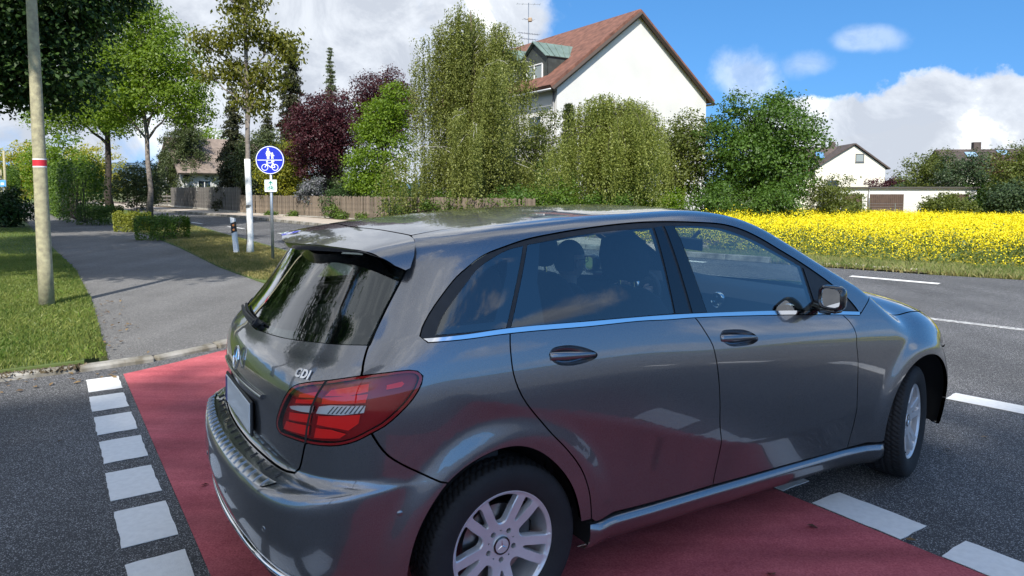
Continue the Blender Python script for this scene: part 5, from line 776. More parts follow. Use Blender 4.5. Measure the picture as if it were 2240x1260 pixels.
def asphalt(name,dark,light,grain,gs,rough=.85,patch=.25):
    m,nt,b=nodes(name); L=nt.links; N=nt.nodes.new
    tc=N('ShaderNodeTexCoord'); v=N('ShaderNodeTexVoronoi'); v.inputs['Scale'].default_value=gs; L.new(tc.outputs['Object'],v.inputs['Vector'])
    sp=N('ShaderNodeSeparateColor'); L.new(v.outputs['Color'],sp.inputs[0])
    r=N('ShaderNodeMapRange'); r.inputs['From Min'].default_value=1-grain; r.inputs['From Max'].default_value=min(1.,1-grain+.15); L.new(sp.outputs[0],r.inputs['Value'])
    n1=N('ShaderNodeTexNoise'); n1.inputs['Scale'].default_value=.55; n1.inputs['Detail'].default_value=7; n1.inputs['Roughness'].default_value=.65; L.new(tc.outputs['Object'],n1.inputs['Vector'])
    n2=N('ShaderNodeTexNoise'); n2.inputs['Scale'].default_value=gs*.6; n2.inputs['Detail'].default_value=3; L.new(tc.outputs['Object'],n2.inputs['Vector'])
    mx=N('ShaderNodeMix'); mx.data_type='RGBA'; mx.inputs['A'].default_value=(*dark,1); mx.inputs['B'].default_value=(*light,1); L.new(r.outputs[0],mx.inputs['Factor'])
    m1=N('ShaderNodeMapRange'); m1.inputs['From Min'].default_value=.3; m1.inputs['From Max'].default_value=.7; m1.inputs['To Min'].default_value=1-patch; m1.inputs['To Max'].default_value=1+patch; L.new(n1.outputs['Fac'],m1.inputs['Value'])
    m2=N('ShaderNodeMapRange'); m2.inputs['From Min'].default_value=.25; m2.inputs['From Max'].default_value=.75; m2.inputs['To Min'].default_value=.55; m2.inputs['To Max'].default_value=1.5; L.new(n2.outputs['Fac'],m2.inputs['Value'])
    mm=N('ShaderNodeMath'); mm.operation='MULTIPLY'; L.new(m1.outputs[0],mm.inputs[0]); L.new(m2.outputs[0],mm.inputs[1])
    mp=N('ShaderNodeMapping'); mp.inputs['Rotation'].default_value=(0,0,.95); mp.inputs['Scale'].default_value=(1.1,.10,1.); L.new(tc.outputs['Object'],mp.inputs['Vector'])
    n3=N('ShaderNodeTexNoise'); n3.inputs['Scale'].default_value=1.3; n3.inputs['Detail'].default_value=5; L.new(mp.outputs[0],n3.inputs['Vector']); m3=N('ShaderNodeMapRange'); m3.inputs['From Min'].default_value=.3; m3.inputs['From Max'].default_value=.7; m3.inputs['To Min'].default_value=1-patch*.8; m3.inputs['To Max'].default_value=1+patch*.6; L.new(n3.outputs['Fac'],m3.inputs['Value'])
    mk=N('ShaderNodeMath'); mk.operation='MULTIPLY'; L.new(mm.outputs[0],mk.inputs[0]); L.new(m3.outputs[0],mk.inputs[1]); mm=mk
    hs=N('ShaderNodeHueSaturation'); L.new(mx.outputs['Result'],hs.inputs['Color']); L.new(mm.outputs[0],hs.inputs['Value']); L.new(hs.outputs[0],b.inputs['Base Color'])
    bp=N('ShaderNodeBump'); bp.inputs['Strength'].default_value=.55; bp.inputs['Distance'].default_value=.004; L.new(sp.outputs[1],bp.inputs['Height']); L.new(bp.outputs[0],b.inputs['Normal'])
    setp(b,Roughness=rough,Specular_IOR_Level=.35); return m
def sheet(name,poly,z,mt,kind='structure',h=2.0,parent=None,zf=None,edge=0.):
    P=densify(np.asarray(poly,float),h); V,T=triangulate(P,(),h)
    zz=np.full(len(V),float(z)) if zf is None else zf(V[:,0],V[:,1])
    VV=[np.c_[V,zz]]; Fc=[list(t) for t in T]
    if edge>0:
        m=len(P); k=len(V); zp=np.full(m,float(z)) if zf is None else zf(P[:,0],P[:,1]); VV+=[np.c_[P,zp],np.c_[P,zp-edge]]
        Fc+=[[k+i,k+(i+1)%m,k+m+(i+1)%m,k+m+i] for i in range(m)]
    o=mobj(name,np.vstack(VV),Fc,mt,parent,False)
    if kind: tag(o,kind=kind)
    return o
def offs(line,d):
    P=np.asarray(line,float);T=np.gradient(P,axis=0);T/=np.linalg.norm(T,axis=1,keepdims=True);return P+np.stack([T[:,1],-T[:,0]],-1)*d
def terrain(x,y):
    fp=np.asarray(FAR,float); x=np.asarray(x,float);y=np.asarray(y,float)
    # distance beyond the far edge of the main road
    d=np.full(x.shape,1e9); sgn=np.zeros(x.shape)
    for a,b in zip(fp[:-1],fp[1:]):
        e=b-a; t=np.clip(((x-a[0])*e[0]+(y-a[1])*e[1])/(e@e),0,1); qx=x-a[0]-t*e[0];qy=y-a[1]-t*e[1]; dd=np.hypot(qx,qy); s_=e[0]*(y-a[1])-e[1]*(x-a[0])
        up=dd<d; d=np.where(up,dd,d); sgn=np.where(up,np.sign(s_),sgn)
    d=d*sgn
    right=sstep(-.02,.22,x/np.maximum(np.abs(y),1.)+.0)
    return -.05-.0215*np.clip(d-1.2,0,60)*right
M_ENV={}
def env_mats():
    E=M_ENV
    E['asphalt']=asphalt('dark coarse asphalt',(.060,.060,.062),(.36,.36,.36),.22,240.,.8,.24)
    E['path']=asphalt('worn grey asphalt',(.125,.122,.118),(.28,.275,.265),.22,170.,.9,.18)
    m,nt,b=nodes('red road coating'); L=nt.links; tc=nt.nodes.new('ShaderNodeTexCoord'); n=nt.nodes.new('ShaderNodeTexNoise'); n.inputs['Scale'].default_value=130; n.inputs['Detail'].default_value=5; n3=nt.nodes.new('ShaderNodeTexNoise'); n3.inputs['Scale'].default_value=2.2; n3.inputs['Detail'].default_value=9; n3.inputs['Roughness'].default_value=.7
    L.new(tc.outputs['Object'],n.inputs['Vector']); L.new(tc.outputs['Object'],n3.inputs['Vector']); cr=nt.nodes.new('ShaderNodeValToRGB'); cr.color_ramp.elements[0].color=(.30,.048,.062,1); cr.color_ramp.elements[1].color=(.66,.170,.185,1); cr.color_ramp.elements[0].position=.33; cr.color_ramp.elements[1].position=.72
    ad=nt.nodes.new('ShaderNodeMath'); ad.operation='MULTIPLY_ADD'; ad.inputs[1].default_value=.55; L.new(n.outputs['Fac'],ad.inputs[0]); m3=nt.nodes.new('ShaderNodeMath'); m3.operation='MULTIPLY'; m3.inputs[1].default_value=.45; L.new(n3.outputs['Fac'],m3.inputs[0]); L.new(m3.outputs[0],ad.inputs[2]); L.new(ad.outputs[0],cr.inputs['Fac'])
    mp=nt.nodes.new('ShaderNodeMapping'); mp.inputs['Rotation'].default_value=(0,0,-.9); mp.inputs['Scale'].default_value=(.35,3.2,1.); L.new(tc.outputs['Object'],mp.inputs['Vector']); n4=nt.nodes.new('ShaderNodeTexNoise'); n4.inputs['Scale'].default_value=1.6; n4.inputs['Detail'].default_value=6; L.new(mp.outputs[0],n4.inputs['Vector']); r4=nt.nodes.new('ShaderNodeMapRange'); r4.inputs['From Min'].default_value=.32; r4.inputs['From Max'].default_value=.68; r4.inputs['To Min'].default_value=.68; r4.inputs['To Max'].default_value=1.12; L.new(n4.outputs['Fac'],r4.inputs['Value']); h4=nt.nodes.new('ShaderNodeHueSaturation'); L.new(cr.outputs[0],h4.inputs['Color']); L.new(r4.outputs[0],h4.inputs['Value']); L.new(h4.outputs[0],b.inputs['Base Color'])
    bp=nt.nodes.new('ShaderNodeBump'); bp.inputs['Strength'].default_value=.6; bp.inputs['Distance'].default_value=.004; L.new(n.outputs['Fac'],bp.inputs['Height']); L.new(bp.outputs[0],b.inputs['Normal']); setp(b,Roughness=.85,Specular_IOR_Level=.3); E['red']=m
    E['white']=mat('white road paint',(.74,.74,.72),.75,var=.05,vscale=30,bump=.3,bscale=220); E['worn']=mat('worn road paint',(.55,.55,.54),.8,col2=(.12,.12,.12),vscale=26)
    E['kerb']=mat('concrete kerb',(.33,.315,.28),.9,col2=(.13,.115,.085),vscale=5,bump=.4,bscale=60); E['pave']=mat('beige paving',(.42,.36,.30),.9,var=.14,vscale=3,bump=.3,bscale=30)
    E['grassg']=mat('grass ground',(.060,.098,.022),.95,col2=(.115,.105,.040),vscale=2.2); E['lawn']=mat('lawn soil',(.060,.115,.020),.95,col2=(.105,.125,.035),vscale=1.7,bump=.5,bscale=40)
    E['dirt']=mat('brown soil',(.115,.085,.055),.95,var=.35,vscale=5,bump=.5,bscale=30); E['field']=mat('rape field floor',(.10,.13,.02),.95,col2=(.42,.34,.01),vscale=3.)
def build_ground():
    env_mats(); E=M_ENV
    # one ground sheet out to the horizon
    c=np.r_[-2500,-1200,-600,-300,-180,np.arange(-120,121,6),180,300,600,1200,2500.].astype(float)
    gx,gy=np.meshgrid(c,c); z=terrain(gx.ravel(),gy.ravel())-.06; n=len(c)
    i=np.arange(n-1)[:,None]*n; j=np.arange(n-1)[None,:]; Fq=np.stack([i+j,i+j+1,i+n+j+1,i+n+j],-1).reshape(-1,4)
    tag(mobj('ground',np.c_[gx.ravel(),gy.ravel(),z],Fq,E['grassg'],None,True),kind='structure')
    far=np.asarray(FAR,float)
    road=sheet('road',np.vstack([far,[(80,-60),(-7.4,-60)],np.asarray(KERB)[0:],np.asarray([(-2.6,9.6),(-2.9,12.2),(-3.9,14.6)]),NEAR]),0.,E['asphalt'],h=2.5)
    lawn=np.vstack([np.asarray(PATH_L)[1:],[(-90,92),(-90,-14)],np.asarray(KERB)[:8]])
    L_=sheet('lawn',lawn,.075,E['lawn'],h=1.6,edge=.1)
    pth=np.vstack([np.asarray(KERB)[8:],np.asarray(PATH_R)[1:],np.asarray(PATH_L)[::-1]])
    sheet('cycle_path',pth,.045,E['path'],h=1.6,edge=.05)
    verge=np.vstack([np.asarray(PATH_R)[1:],np.asarray(NEAR)[::-1],[(-3.9,14.6),(-2.9,12.2)]])
    sheet('verge',verge,.07,E['lawn'],h=1.6,edge=.1)
    # far side: kerb, pavement, soil in front of the fences, cobbled patch, field margin
    k=9
    fl=far[1:k+1]; o1=offs(fl,-.14); o2=offs(fl,-2.3); o3=offs(fl,-4.6)
    sheet('pavement',np.vstack([o1,o2[::-1]]),.115,E['pave'],h=2.,edge=.12)
    sheet('soil_strip',np.vstack([o2,o3[::-1]]),.10,E['dirt'],h=2.)
    fr=far[k-1:]; m1=offs(fr,-.02); m2=offs(fr,-2.6); m3=offs(fr,-60.)
    # cobbled pull-off where the pavement ends
    cob=mat('grey cobble',(.40,.36,.31),.9,var=.2,vscale=18,obj_rand=.18)
    patch=sheet('paving_patch',[(3.6,17.1),(6.3,14.6),(7.9,13.25),(8.25,13.55),(6.9,15.1),(4.6,17.4),(4.0,17.9)],.02,E['dirt'],h=.6)
    b=MB().box((0,0,0),(.27,.17,.05),bev=.012).obj('paving_stone',cob,patch); me=b.data; first=True
    ax=np.array([.76,-.65]); ay=np.array([.65,.76])
    for r in range(7):
        for q in range(26):
            p=np.array([3.55,17.25])+ax*(q*.285+(r%2)*.14)+ay*(r*.185+.12)
            if not inpoly(p[None],np.array([(3.7,17.1),(6.3,14.65),(7.8,13.4),(8.1,13.6),(6.8,15.0),(4.6,17.3),(4.1,17.75)]))[0]: continue
            o=b if first else dup(b,patch); first=False
            o.location=(p[0],p[1],.028+rng.uniform(-.004,.004)); o.rotation_euler=(rng.uniform(-.02,.02),rng.uniform(-.02,.02),math.atan2(-.65,.76)+rng.uniform(-.02,.02))
    # kerb stones (each one a stone)
    kb=empty('kerb'); tag(kb,'low weathered concrete kerb round the lawn and path mouth','kerb')
    st=MB().box((0,0,0),(1,.15,.16),bev=.02).obj('kerb_stone',E['kerb'],kb); autosmooth(st,30); first=True
    P=np.asarray(KERB)[2:]; s=np.r_[0,np.cumsum(np.linalg.norm(np.diff(P,axis=0),axis=1))]
    t=np.arange(0,s[-1]-.3,.62)
    for a,b_ in zip(t[:-1],t[1:]):
        p=np.array([np.interp((a+b_)/2,s,P[:,i]) for i in (0,1)]); q0=np.array([np.interp(a,s,P[:,i]) for i in (0,1)]);q1=np.array([np.interp(b_,s,P[:,i]) for i in (0,1)]); e=q1-q0
        o=st if first else dup(st,kb); first=False; f=(a+b_)/2/s[-1]
        hz=.012 if f<.62 else -.030
        n_=np.array([-e[1],e[0]])/np.linalg.norm(e)
        o.location=(p[0]-n_[0]*.02,p[1]-n_[1]*.02,hz+rng.uniform(-.008,.008)); o.rotation_euler=(rng.uniform(-.05,.05),rng.uniform(-.012,.012),math.atan2(e[1],e[0])+rng.uniform(-.02,.02)); o.scale=(np.linalg.norm(e)-.012,1,1)
    kb2=empty('kerb'); tag(kb2,'pale kerb along the far pavement of the main road','kerb')
    st2=MB().box((0,0,0),(1,.14,.14),bev=.015).obj('kerb_stone',E['kerb'],kb2); first=True
    P=np.asarray(FAR,float)[2:11]; P=offs(P,-.07); s=np.r_[0,np.cumsum(np.linalg.norm(np.diff(P,axis=0),axis=1))]; t=np.arange(0,s[-1],1.02)
    for a,b_ in zip(t[:-1],t[1:]):
        q0=np.array([np.interp(a,s,P[:,i]) for i in (0,1)]);q1=np.array([np.interp(b_,s,P[:,i]) for i in (0,1)]); e=q1-q0;p=(q0+q1)/2
        o=st2 if first else dup(st2,kb2); first=False; o.location=(p[0],p[1],.065); o.rotation_euler=(0,0,math.atan2(e[1],e[0])); o.scale=(np.linalg.norm(e)-.012,1,1)
    # red cycle crossing
    d0=np.array([.556,-.831]); d0/=np.linalg.norm(d0); A=np.array([-3.40,6.02]); n0=np.array([.831,.556])
    far_l=A; 
    red=[A,(-3.15,6.42),(-2.93,6.86),(-2.5,7.62),(-2.28,8.35),(-1.6,8.6),A+n0*2.70+d0*(-.1),A+n0*2.70+d0*7.2,A+d0*7.2]
    rs=sheet('cycle_crossing',red,.004,E['red'],h=.7)
    def mark(poly,z=.006,mt=None,name='road_marking'):
        mb=MB(); mb.prism(poly,0,.003); o=mb.obj(name,mt or E['white'],road); o.location=(0,0,z-.003); return o
    def block(c,dirv,l,w_,mt=None,sk=0.,z=.006):
        c=np.array(c,float);d=np.array(dirv,float);d/=np.linalg.norm(d);n=np.array([-d[1],d[0]])
        q=[c-d*l/2-n*w_/2,c+d*l/2-n*w_/2,c+d*l/2+n*w_/2,c-d*l/2+n*w_/2]
        # slightly ragged outline
        Q=densify(np.array(q),.06); Q=Q+rng.normal(0,.0022,Q.shape); mark(Q,z,mt)
    c0=np.array([-3.395,5.712]); c1=np.array([-1.775,3.283]); stp=(c1-c0)/5
    for i in range(-0,9): block(c0+stp*i+rng.normal(0,.004,2),stp,.425,.235)
    r0=np.array([1.77,3.38]); stp2=np.array([.345,-.52])
    for i in range(-7,3): block(r0+stp2*i*1.0,stp2,.45,.235)
    block((3.75,5.02),(.66,-.75),.95,.22); 
    for i in range(1,4): block(np.array((3.75,5.02))+np.array((.66,-.75))*1.9*i,(.66,-.75),.95,.22)
    for i in range(0,3): block(np.array((3.75,5.02))-np.array((.66,-.75))*1.9*(i+1.2),(.66,-.75),.95,.22)
    for i in range(-3,5): block(np.array((6.79,12.38))+np.array((.68,-.72))*4.6*i if i>=0 else np.array((6.79,12.38))+np.array((-.66,.76))*4.6*(-i),(.69,-.72),1.45,.17)
    block((6.6,7.2),(.69,-.72),4.6,.13,E['worn'])
    for c,d in (((-14.95,33.1),(1.36,-1.77)),((-11.55,29.2),(1.12,-1.38)),((-7.9,24.8),(.9,-1.05)),((-19,38.4),(1.3,-1.6))): block(c,d,2.0,.12)
    return road
# ---------------------------------------------------------------- plants
def leafmat(name,c1,c2,trans=.35,rough=.5,c3=None):
    m=bpy.data.materials.new(name); m.use_nodes=True; nt=m.node_tree; L=nt.links; b=nt.nodes['Principled BSDF']; o=nt.nodes['Material Output']
    at=nt.nodes.new('ShaderNodeAttribute'); at.attribute_name='rnd'; cr=nt.nodes.new('ShaderNodeValToRGB'); cr.color_ramp.elements[0].color=(*c1,1); cr.color_ramp.elements[1].color=(*c2,1)
    if c3 is not None: e=cr.color_ramp.elements.new(.985); e.color=(*c3,1); cr.color_ramp.elements[1].position=.94
    L.new(at.outputs['Fac'],cr.inputs['Fac']); L.new(cr.outputs[0],b.inputs['Base Color']); setp(b,Roughness=rough,Specular_IOR_Level=.35)
    if trans>0:
        t=nt.nodes.new('ShaderNodeBsdfTranslucent'); hs=nt.nodes.new('ShaderNodeHueSaturation'); hs.inputs['Value'].default_value=1.5; hs.inputs['Saturation'].default_value=1.1; L.new(cr.outputs[0],hs.inputs['Color']); L.new(hs.outputs[0],t.inputs['Color'])
        mx=nt.nodes.new('ShaderNodeMixShader'); mx.inputs[0].default_value=trans; L.new(b.outputs[0],mx.inputs[1]); L.new(t.outputs[0],mx.inputs[2]); L.new(mx.outputs[0],o.inputs['Surface'])
    return m
def leaves(P,size,asp=.62,up=.5,out=None,hang=0.,rnd=None,fold=.18):
    """one folded leaf per point: four corners"""
    n=len(P); nrm=rng.normal(0,1,(n,3)); nrm[:,2]+=up*1.6
    if out is not None: nrm+=out*1.1
    nrm/=np.linalg.norm(nrm,axis=1,keepdims=True)
    ax=rng.normal(0,1,(n,3)); ax[:,2]-=hang*3; ax-=nrm*(ax*nrm).sum(1,keepdims=True); ax/=np.linalg.norm(ax,axis=1,keepdims=True)+1e-9; bx=np.cross(nrm,ax)
    s=(size*rng.uniform(.65,1.35,n))[:,None]
    V=np.stack([P-ax*s*.5,P+bx*s*asp*.5+nrm*s*fold*.5-ax*s*.05,P+ax*s*.5,P-bx*s*asp*.5+nrm*s*fold*.5-ax*s*.05],1).reshape(-1,3)
    r=np.repeat(rng.uniform(0,1,n) if rnd is None else rnd,4)
    return V,r
def leafobj(name,V,r,mt,parent=None,kind=None):
    Fq=np.arange(len(V)).reshape(-1,4); o=mobj(name,V,Fq,mt,parent,True)
    a=o.data.attributes.new('rnd','FLOAT','POINT'); a.data.foreach_set('value',np.asarray(r,np.float32))
    if kind: tag(o,kind=kind)
    return o
def unit(n):
    v=rng.normal(0,1,(n,3)); return v/np.linalg.norm(v,axis=1,keepdims=True)
BARK={}
def bark(key):
    if not BARK:
        BARK['brown']=mat('brown bark',(.10,.075,.055),.95,var=.4,vscale=9,bump=.8,bscale=30); BARK['grey']=mat('grey bark',(.20,.17,.145),.95,var=.35,vscale=9,bump=.8,bscale=30); BARK['dark']=mat('dark bark',(.045,.035,.028),.95,var=.4,vscale=9,bump=.8,bscale=30)
        BARK['birch']=mat('birch bark',(.62,.60,.56),.85,col2=(.08,.075,.07),vscale=7,bump=.5,bscale=25); BARK['white']=mat('whitewashed bark',(.78,.77,.73),.9,var=.10,vscale=9,bump=.5,bscale=30)
    return BARK[key]
def wood(trunk,r0,r1,limbs,bk,parent,name='trunk'):
    t=np.asarray(trunk,float); m=len(t); mb=MB(); rr=np.linspace(1,0,m)**.8*(r0-r1)+r1; rr[0]*=1.25
    mb.tube(t,rr,10); o=mb.obj(name,bark(bk),parent,True)
    if limbs:
        mb=MB()
        for p,rad in limbs: mb.tube(p,rad,6)
        mb.obj('limbs',bark(bk),parent,True)
    return o
def curve(a,b,bend,n=7,drop=0.):
    t=np.linspace(0,1,n)[:,None]; a=np.asarray(a,float);b=np.asarray(b,float); P=a+(b-a)*t; P[:,2]+=bend*np.sin(np.pi*t[:,0])-drop*t[:,0]**2; P+=rng.normal(0,.02,P.shape)*np.linalg.norm(b-a)*np.sin(np.pi*t); return P
def crown_points(lobes,ncl,per,spread,shell=.55):
    """leaf positions: clusters spread through a set of ellipsoid lobes, thicker towards their outside"""
    w_=np.array([r[0]*r[1]*r[2] for _,r in lobes])**.67; w_/=w_.sum(); k=rng.choice(len(lobes),ncl,p=w_)
    c=np.array([l[0] for l in lobes])[k]; r=np.array([l[1] for l in lobes])[k]
    rad=shell+(1-shell)*rng.uniform(0,1,ncl)**.5; rad*=rng.uniform(.85,1.12,ncl)
    u=unit(ncl); cc=c+u*r*rad[:,None]
    P=np.repeat(cc,per,0)+rng.normal(0,1,(ncl*per,3))*spread*np.array([1,1,.62]); out=np.repeat(u,per,0)
    cr=np.repeat(rng.uniform(-.22,.22,ncl),per)
    return P,out,cr,cc
def tree(name,label,pos,lobes,mt,bk='brown',ncl=900,per=22,size=.13,spread=.22,trunk_r=.16,trunk_top=None,lean=(0,0),cat='tree',group=None,shell=.5,up=.5,hang=0.,trunk=True,asp=.62):
    root=empty(name,(pos[0],pos[1],pos[2] if len(pos)>2 else 0.)); tag(root,label,cat,group)
    lobes=[(np.array(c,float),np.array(r if np.ndim(r) else (r,r,r),float)) for c,r in lobes]
    P,out,cr,cc=crown_points(lobes,ncl,per,spread,shell); V,r=leaves(P,size,asp,up,out,hang,np.clip(rng.uniform(.2,.8,len(P))+cr,0,1))
    z=V[:,2]; keep=np.repeat(P[:,2]>.05,4); V=V[keep]; r=r[keep]
    leafobj('crown',V,r,mt,root)
    if trunk:
        top=trunk_top if trunk_top is not None else max(c[2]+.3*r_[2] for c,r_ in lobes)
        n=9; t=np.linspace(0,1,n); tr=np.c_[lean[0]*t**1.3,lean[1]*t**1.3,t*top]; tr[1:-1,:2]+=rng.normal(0,.012*top,(n-2,2))*(.5 if trunk_r>.1 else .05)
        limbs=[]
        for c,r_ in lobes:
            f=np.clip((c[2]-.5*r_[2])/top*.8,.2,.93); a=np.array([np.interp(f,t,tr[:,i]) for i in range(3)]); b=c+unit(1)[0]*r_*.35
            rad=trunk_r*(1-f)*.6+(.02 if trunk_r>.1 else .004); P_=curve(a,b,.08*np.linalg.norm(b-a)); limbs.append((P_,np.linspace(rad,.012,7)))
            for q in range(3):
                e=c+unit(1)[0]*r_*.85; limbs.append((curve(P_[4],e,.05),np.linspace(rad*.4,.006,7)))
        wood(tr,trunk_r,.025,limbs,bk,root)
    return root
def rand_lobes(c,r,n,lr=(.38,.55),zmin=None):
    """lobes filling an ellipsoid"""
    c=np.array(c,float);r=np.array(r,float); L_=[(c,r*.62)]
    g=math.pi*(3-5**.5)
    for i in range(n):
        zz=1-2*(i+.5)/n; a=g*i+rng.uniform(-.3,.3); rr=math.sqrt(max(0,1-zz*zz)); u=np.array([rr*math.cos(a),rr*math.sin(a),zz]); k=rng.uniform(*lr)
        L_.append((c+u*r*(1-k*.75)*rng.uniform(.9,1.1),np.full(3,k*r.mean())*np.array([1.05,1.05,.85])))
    return L_
def weeping(name,label,pos,H,R,mt,nstr,trunk_r,tips,fmin=.26,pw=3.2,arch=.16,ln=(.16,.55),bk='birch',size=.07,per=46,skirt=.8,peak=1.):
    root=empty(name,(pos[0],pos[1],pos[2] if len(pos)>2 else 0.)); tag(root,label,'tree')
    # arching limbs, then hanging strands
    nl=46; P=[];limbs=[]; t9=np.linspace(0,1,9); tr=np.c_[.25*np.sin(t9*3)*R*.12,.1*t9,t9*H*.93]
    starts=[]
    for i in range(nl):
        f=fmin+(.985-fmin)*((i*.7548777)%1); a=i*2.39996+rng.uniform(-.4,.4); zt=H*f; reach=R*max(0,1-(f*peak)**pw)**.7*rng.uniform(.55,1.05)+.2
        s_=np.array([np.interp(zt*.86,tr[:,2],tr[:,0]),np.interp(zt*.86,tr[:,2],tr[:,1]),zt*.86]); e=np.array([reach*math.cos(a),reach*math.sin(a),zt*1.0-reach*.12]); c_=curve(s_,e,arch*reach,9); limbs.append((c_,np.linspace(trunk_r*.26*(1-f)+.012,.006,9)))
        for k in range(nstr//nl):
            q=rng.uniform(.05,1.)**.8; starts.append(np.array([np.interp(q,t9,c_[:,i_]) for i_ in range(3)])+rng.normal(0,.085*R/3,3)*[1,1,.6])
    starts=np.array(starts); n=len(starts)
    Ln=np.minimum(rng.uniform(ln[0],ln[1],n)*H*.75,starts[:,2]-rng.uniform(.1,skirt,n)*1.0); Ln=np.maximum(Ln,.3)
    s=rng.uniform(0,1,(n,per))**.9; ph=rng.uniform(0,2*np.pi,(n,2)); am=rng.uniform(.02,.07,(n,2))
    dx=starts[:,0:1]+am[:,0:1]*np.sin(3*s+ph[:,0:1])*Ln[:,None]*.6; dy=starts[:,1:2]+am[:,1:2]*np.sin(3*s+ph[:,1:2])*Ln[:,None]*.6; dz=starts[:,2:3]-s*Ln[:,None]
    P=np.stack([dx,dy,dz],-1).reshape(-1,3)+rng.normal(0,.035,(n*per,3)); cr=np.repeat(rng.uniform(-.35,.35,n),per)
    V,r=leaves(P,size,.72,.1,None,.9,np.clip(rng.uniform(.15,.85,len(P))+cr,0,1)); leafobj('crown',V,r,mt,root)
    wood(tr,trunk_r,.02,[(a_,b_*.7) for a_,b_ in limbs],bk,root)
    root.children[-1].data.materials[0]=bark('brown')
    return root
def conifer(name,label,pos,H,R,mt,tiers,per=70,size=.16,droop=.25,bk='dark',z0=.08,power=.85,arms=9):
    root=empty(name,(pos[0],pos[1],pos[2] if len(pos)>2 else 0.)); tag(root,label,'tree'); P=[];limbs=[];C_=[]
    for i in range(tiers):
        f=(i+rng.uniform(0,.6))/tiers; z=H*(z0+(1-z0)*f); rr=R*(1-f)**power*rng.uniform(.75,1.1)+.08
        for k in range(max(3,int(arms*(1-.5*f)))):
            a=rng.uniform(0,2*np.pi); L_=rr*rng.uniform(.65,1.1); q=np.linspace(0,1,6); c_=np.c_[q*L_*math.cos(a),q*L_*math.sin(a),z+.10*L_*np.sin(q*2.2)-droop*L_*q**1.6]; limbs.append((c_,np.linspace(.03*(1-f)+.01,.005,6)))
            m=max(14,int(per*2.0*L_/R+10)); s=rng.uniform(.12,1.05,m); p=np.stack([np.interp(s,q,c_[:,j]) for j in range(3)],-1); w_=.19*L_*(1.1-s)[:,None]+.08
            p+=rng.normal(0,1,(m,3))*w_*[1,1,.35]; p[:,2]-=np.abs(rng.normal(0,.10,m))*L_*.5*droop*2; P.append(p); C_.append(np.full(m,rng.uniform(-.25,.25)))
    P=np.vstack(P); V,r=leaves(P,size,.30,.2,None,.35,np.clip(rng.uniform(.2,.8,len(P))+np.concatenate(C_),0,1)); leafobj('crown',V,r,mt,root)
    t=np.linspace(0,1,6); wood(np.c_[0*t,0*t,t*H*.99],.02*H+.03,.01,limbs,bk,root); return root
def hedge(name,label,pts,h,wd,mt,n,size=.055,group=None,cat='hedge',z=.05,rnd_top=.15,lump=.06):
    """a clipped hedge body along a line: leaves over a rounded box, twigs inside"""
    P=np.asarray(pts,float); c=P.mean(0); root=empty(name,(c[0],c[1],z)); tag(root,label,cat,group); s=np.r_[0,np.cumsum(np.linalg.norm(np.diff(P,axis=0),axis=1))]; Ltot=s[-1]
    t=rng.uniform(-wd*.4,Ltot+wd*.4,n); tc=np.clip(t,0,Ltot); x=np.interp(tc,s,P[:,0]);y=np.interp(tc,s,P[:,1]); d=np.stack([np.interp(np.clip(tc+.05,0,Ltot),s,P[:,i])-np.interp(np.clip(tc-.05,0,Ltot),s,P[:,i]) for i in (0,1)],-1); d/=np.linalg.norm(d,axis=1,keepdims=True)+1e-9; nn=np.stack([-d[:,1],d[:,0]],-1)
    a=rng.uniform(-.15,np.pi+.15,n); e=.45; ca=np.sign(np.cos(a))*np.abs(np.cos(a))**e; sa=np.abs(np.sin(a))**e
    low=rng.uniform(0,1,n)<.55; side=np.where(low,np.sign(rng.normal(0,1,n)),ca); zz=np.where(low,rng.uniform(.02,1,n),.45+.55*sa)
    dep=1-np.abs(rng.normal(0,.10,n)); endf=np.sqrt(np.clip(1-(np.abs(t-tc)/(wd*.5))**2,0.02,1)); lum=1+lump*np.sin(t*4.1+zz*3)+lump*np.sin(t*9.7+1)+rng.normal(0,lump*.6,n)
    off=side*wd*.5*dep*lum*endf; Q=np.c_[x+d[:,0]*(t-tc)+nn[:,0]*off-c[0],y+d[:,1]*(t-tc)+nn[:,1]*off-c[1],zz*h*lum*(1-rnd_top*(1-endf))*dep]
    out=np.c_[nn*side[:,None],sa*.7]; V,r=leaves(Q,size,.65,.5,out); leafobj('foliage',V,r,mt,root)
    mb=MB(); 
    for q in np.linspace(0,Ltot,max(3,int(Ltot/.35))):
        b=np.array([np.interp(q,s,P[:,0])-c[0],np.interp(q,s,P[:,1])-c[1],0]); mb.tube(curve(b,b+[rng.normal(0,.1),rng.normal(0,.1),h*.75],.0,5),np.linspace(.02,.006,5),5)
    mb.obj('stems',bark('dark'),root,True); return root
def bush(name,label,pos,r,mt,ncl=160,per=22,size=.08,cat='bush',group=None,n=7,spread=.14,z=0.):
    r=np.array(r,float); L_=rand_lobes((0,0,r[2]*.95),r,n,(.45,.65)); return tree(name,label,(pos[0],pos[1],z),L_,mt,'dark',ncl,per,size,spread,.05,r[2],cat=cat,group=group,shell=.55)
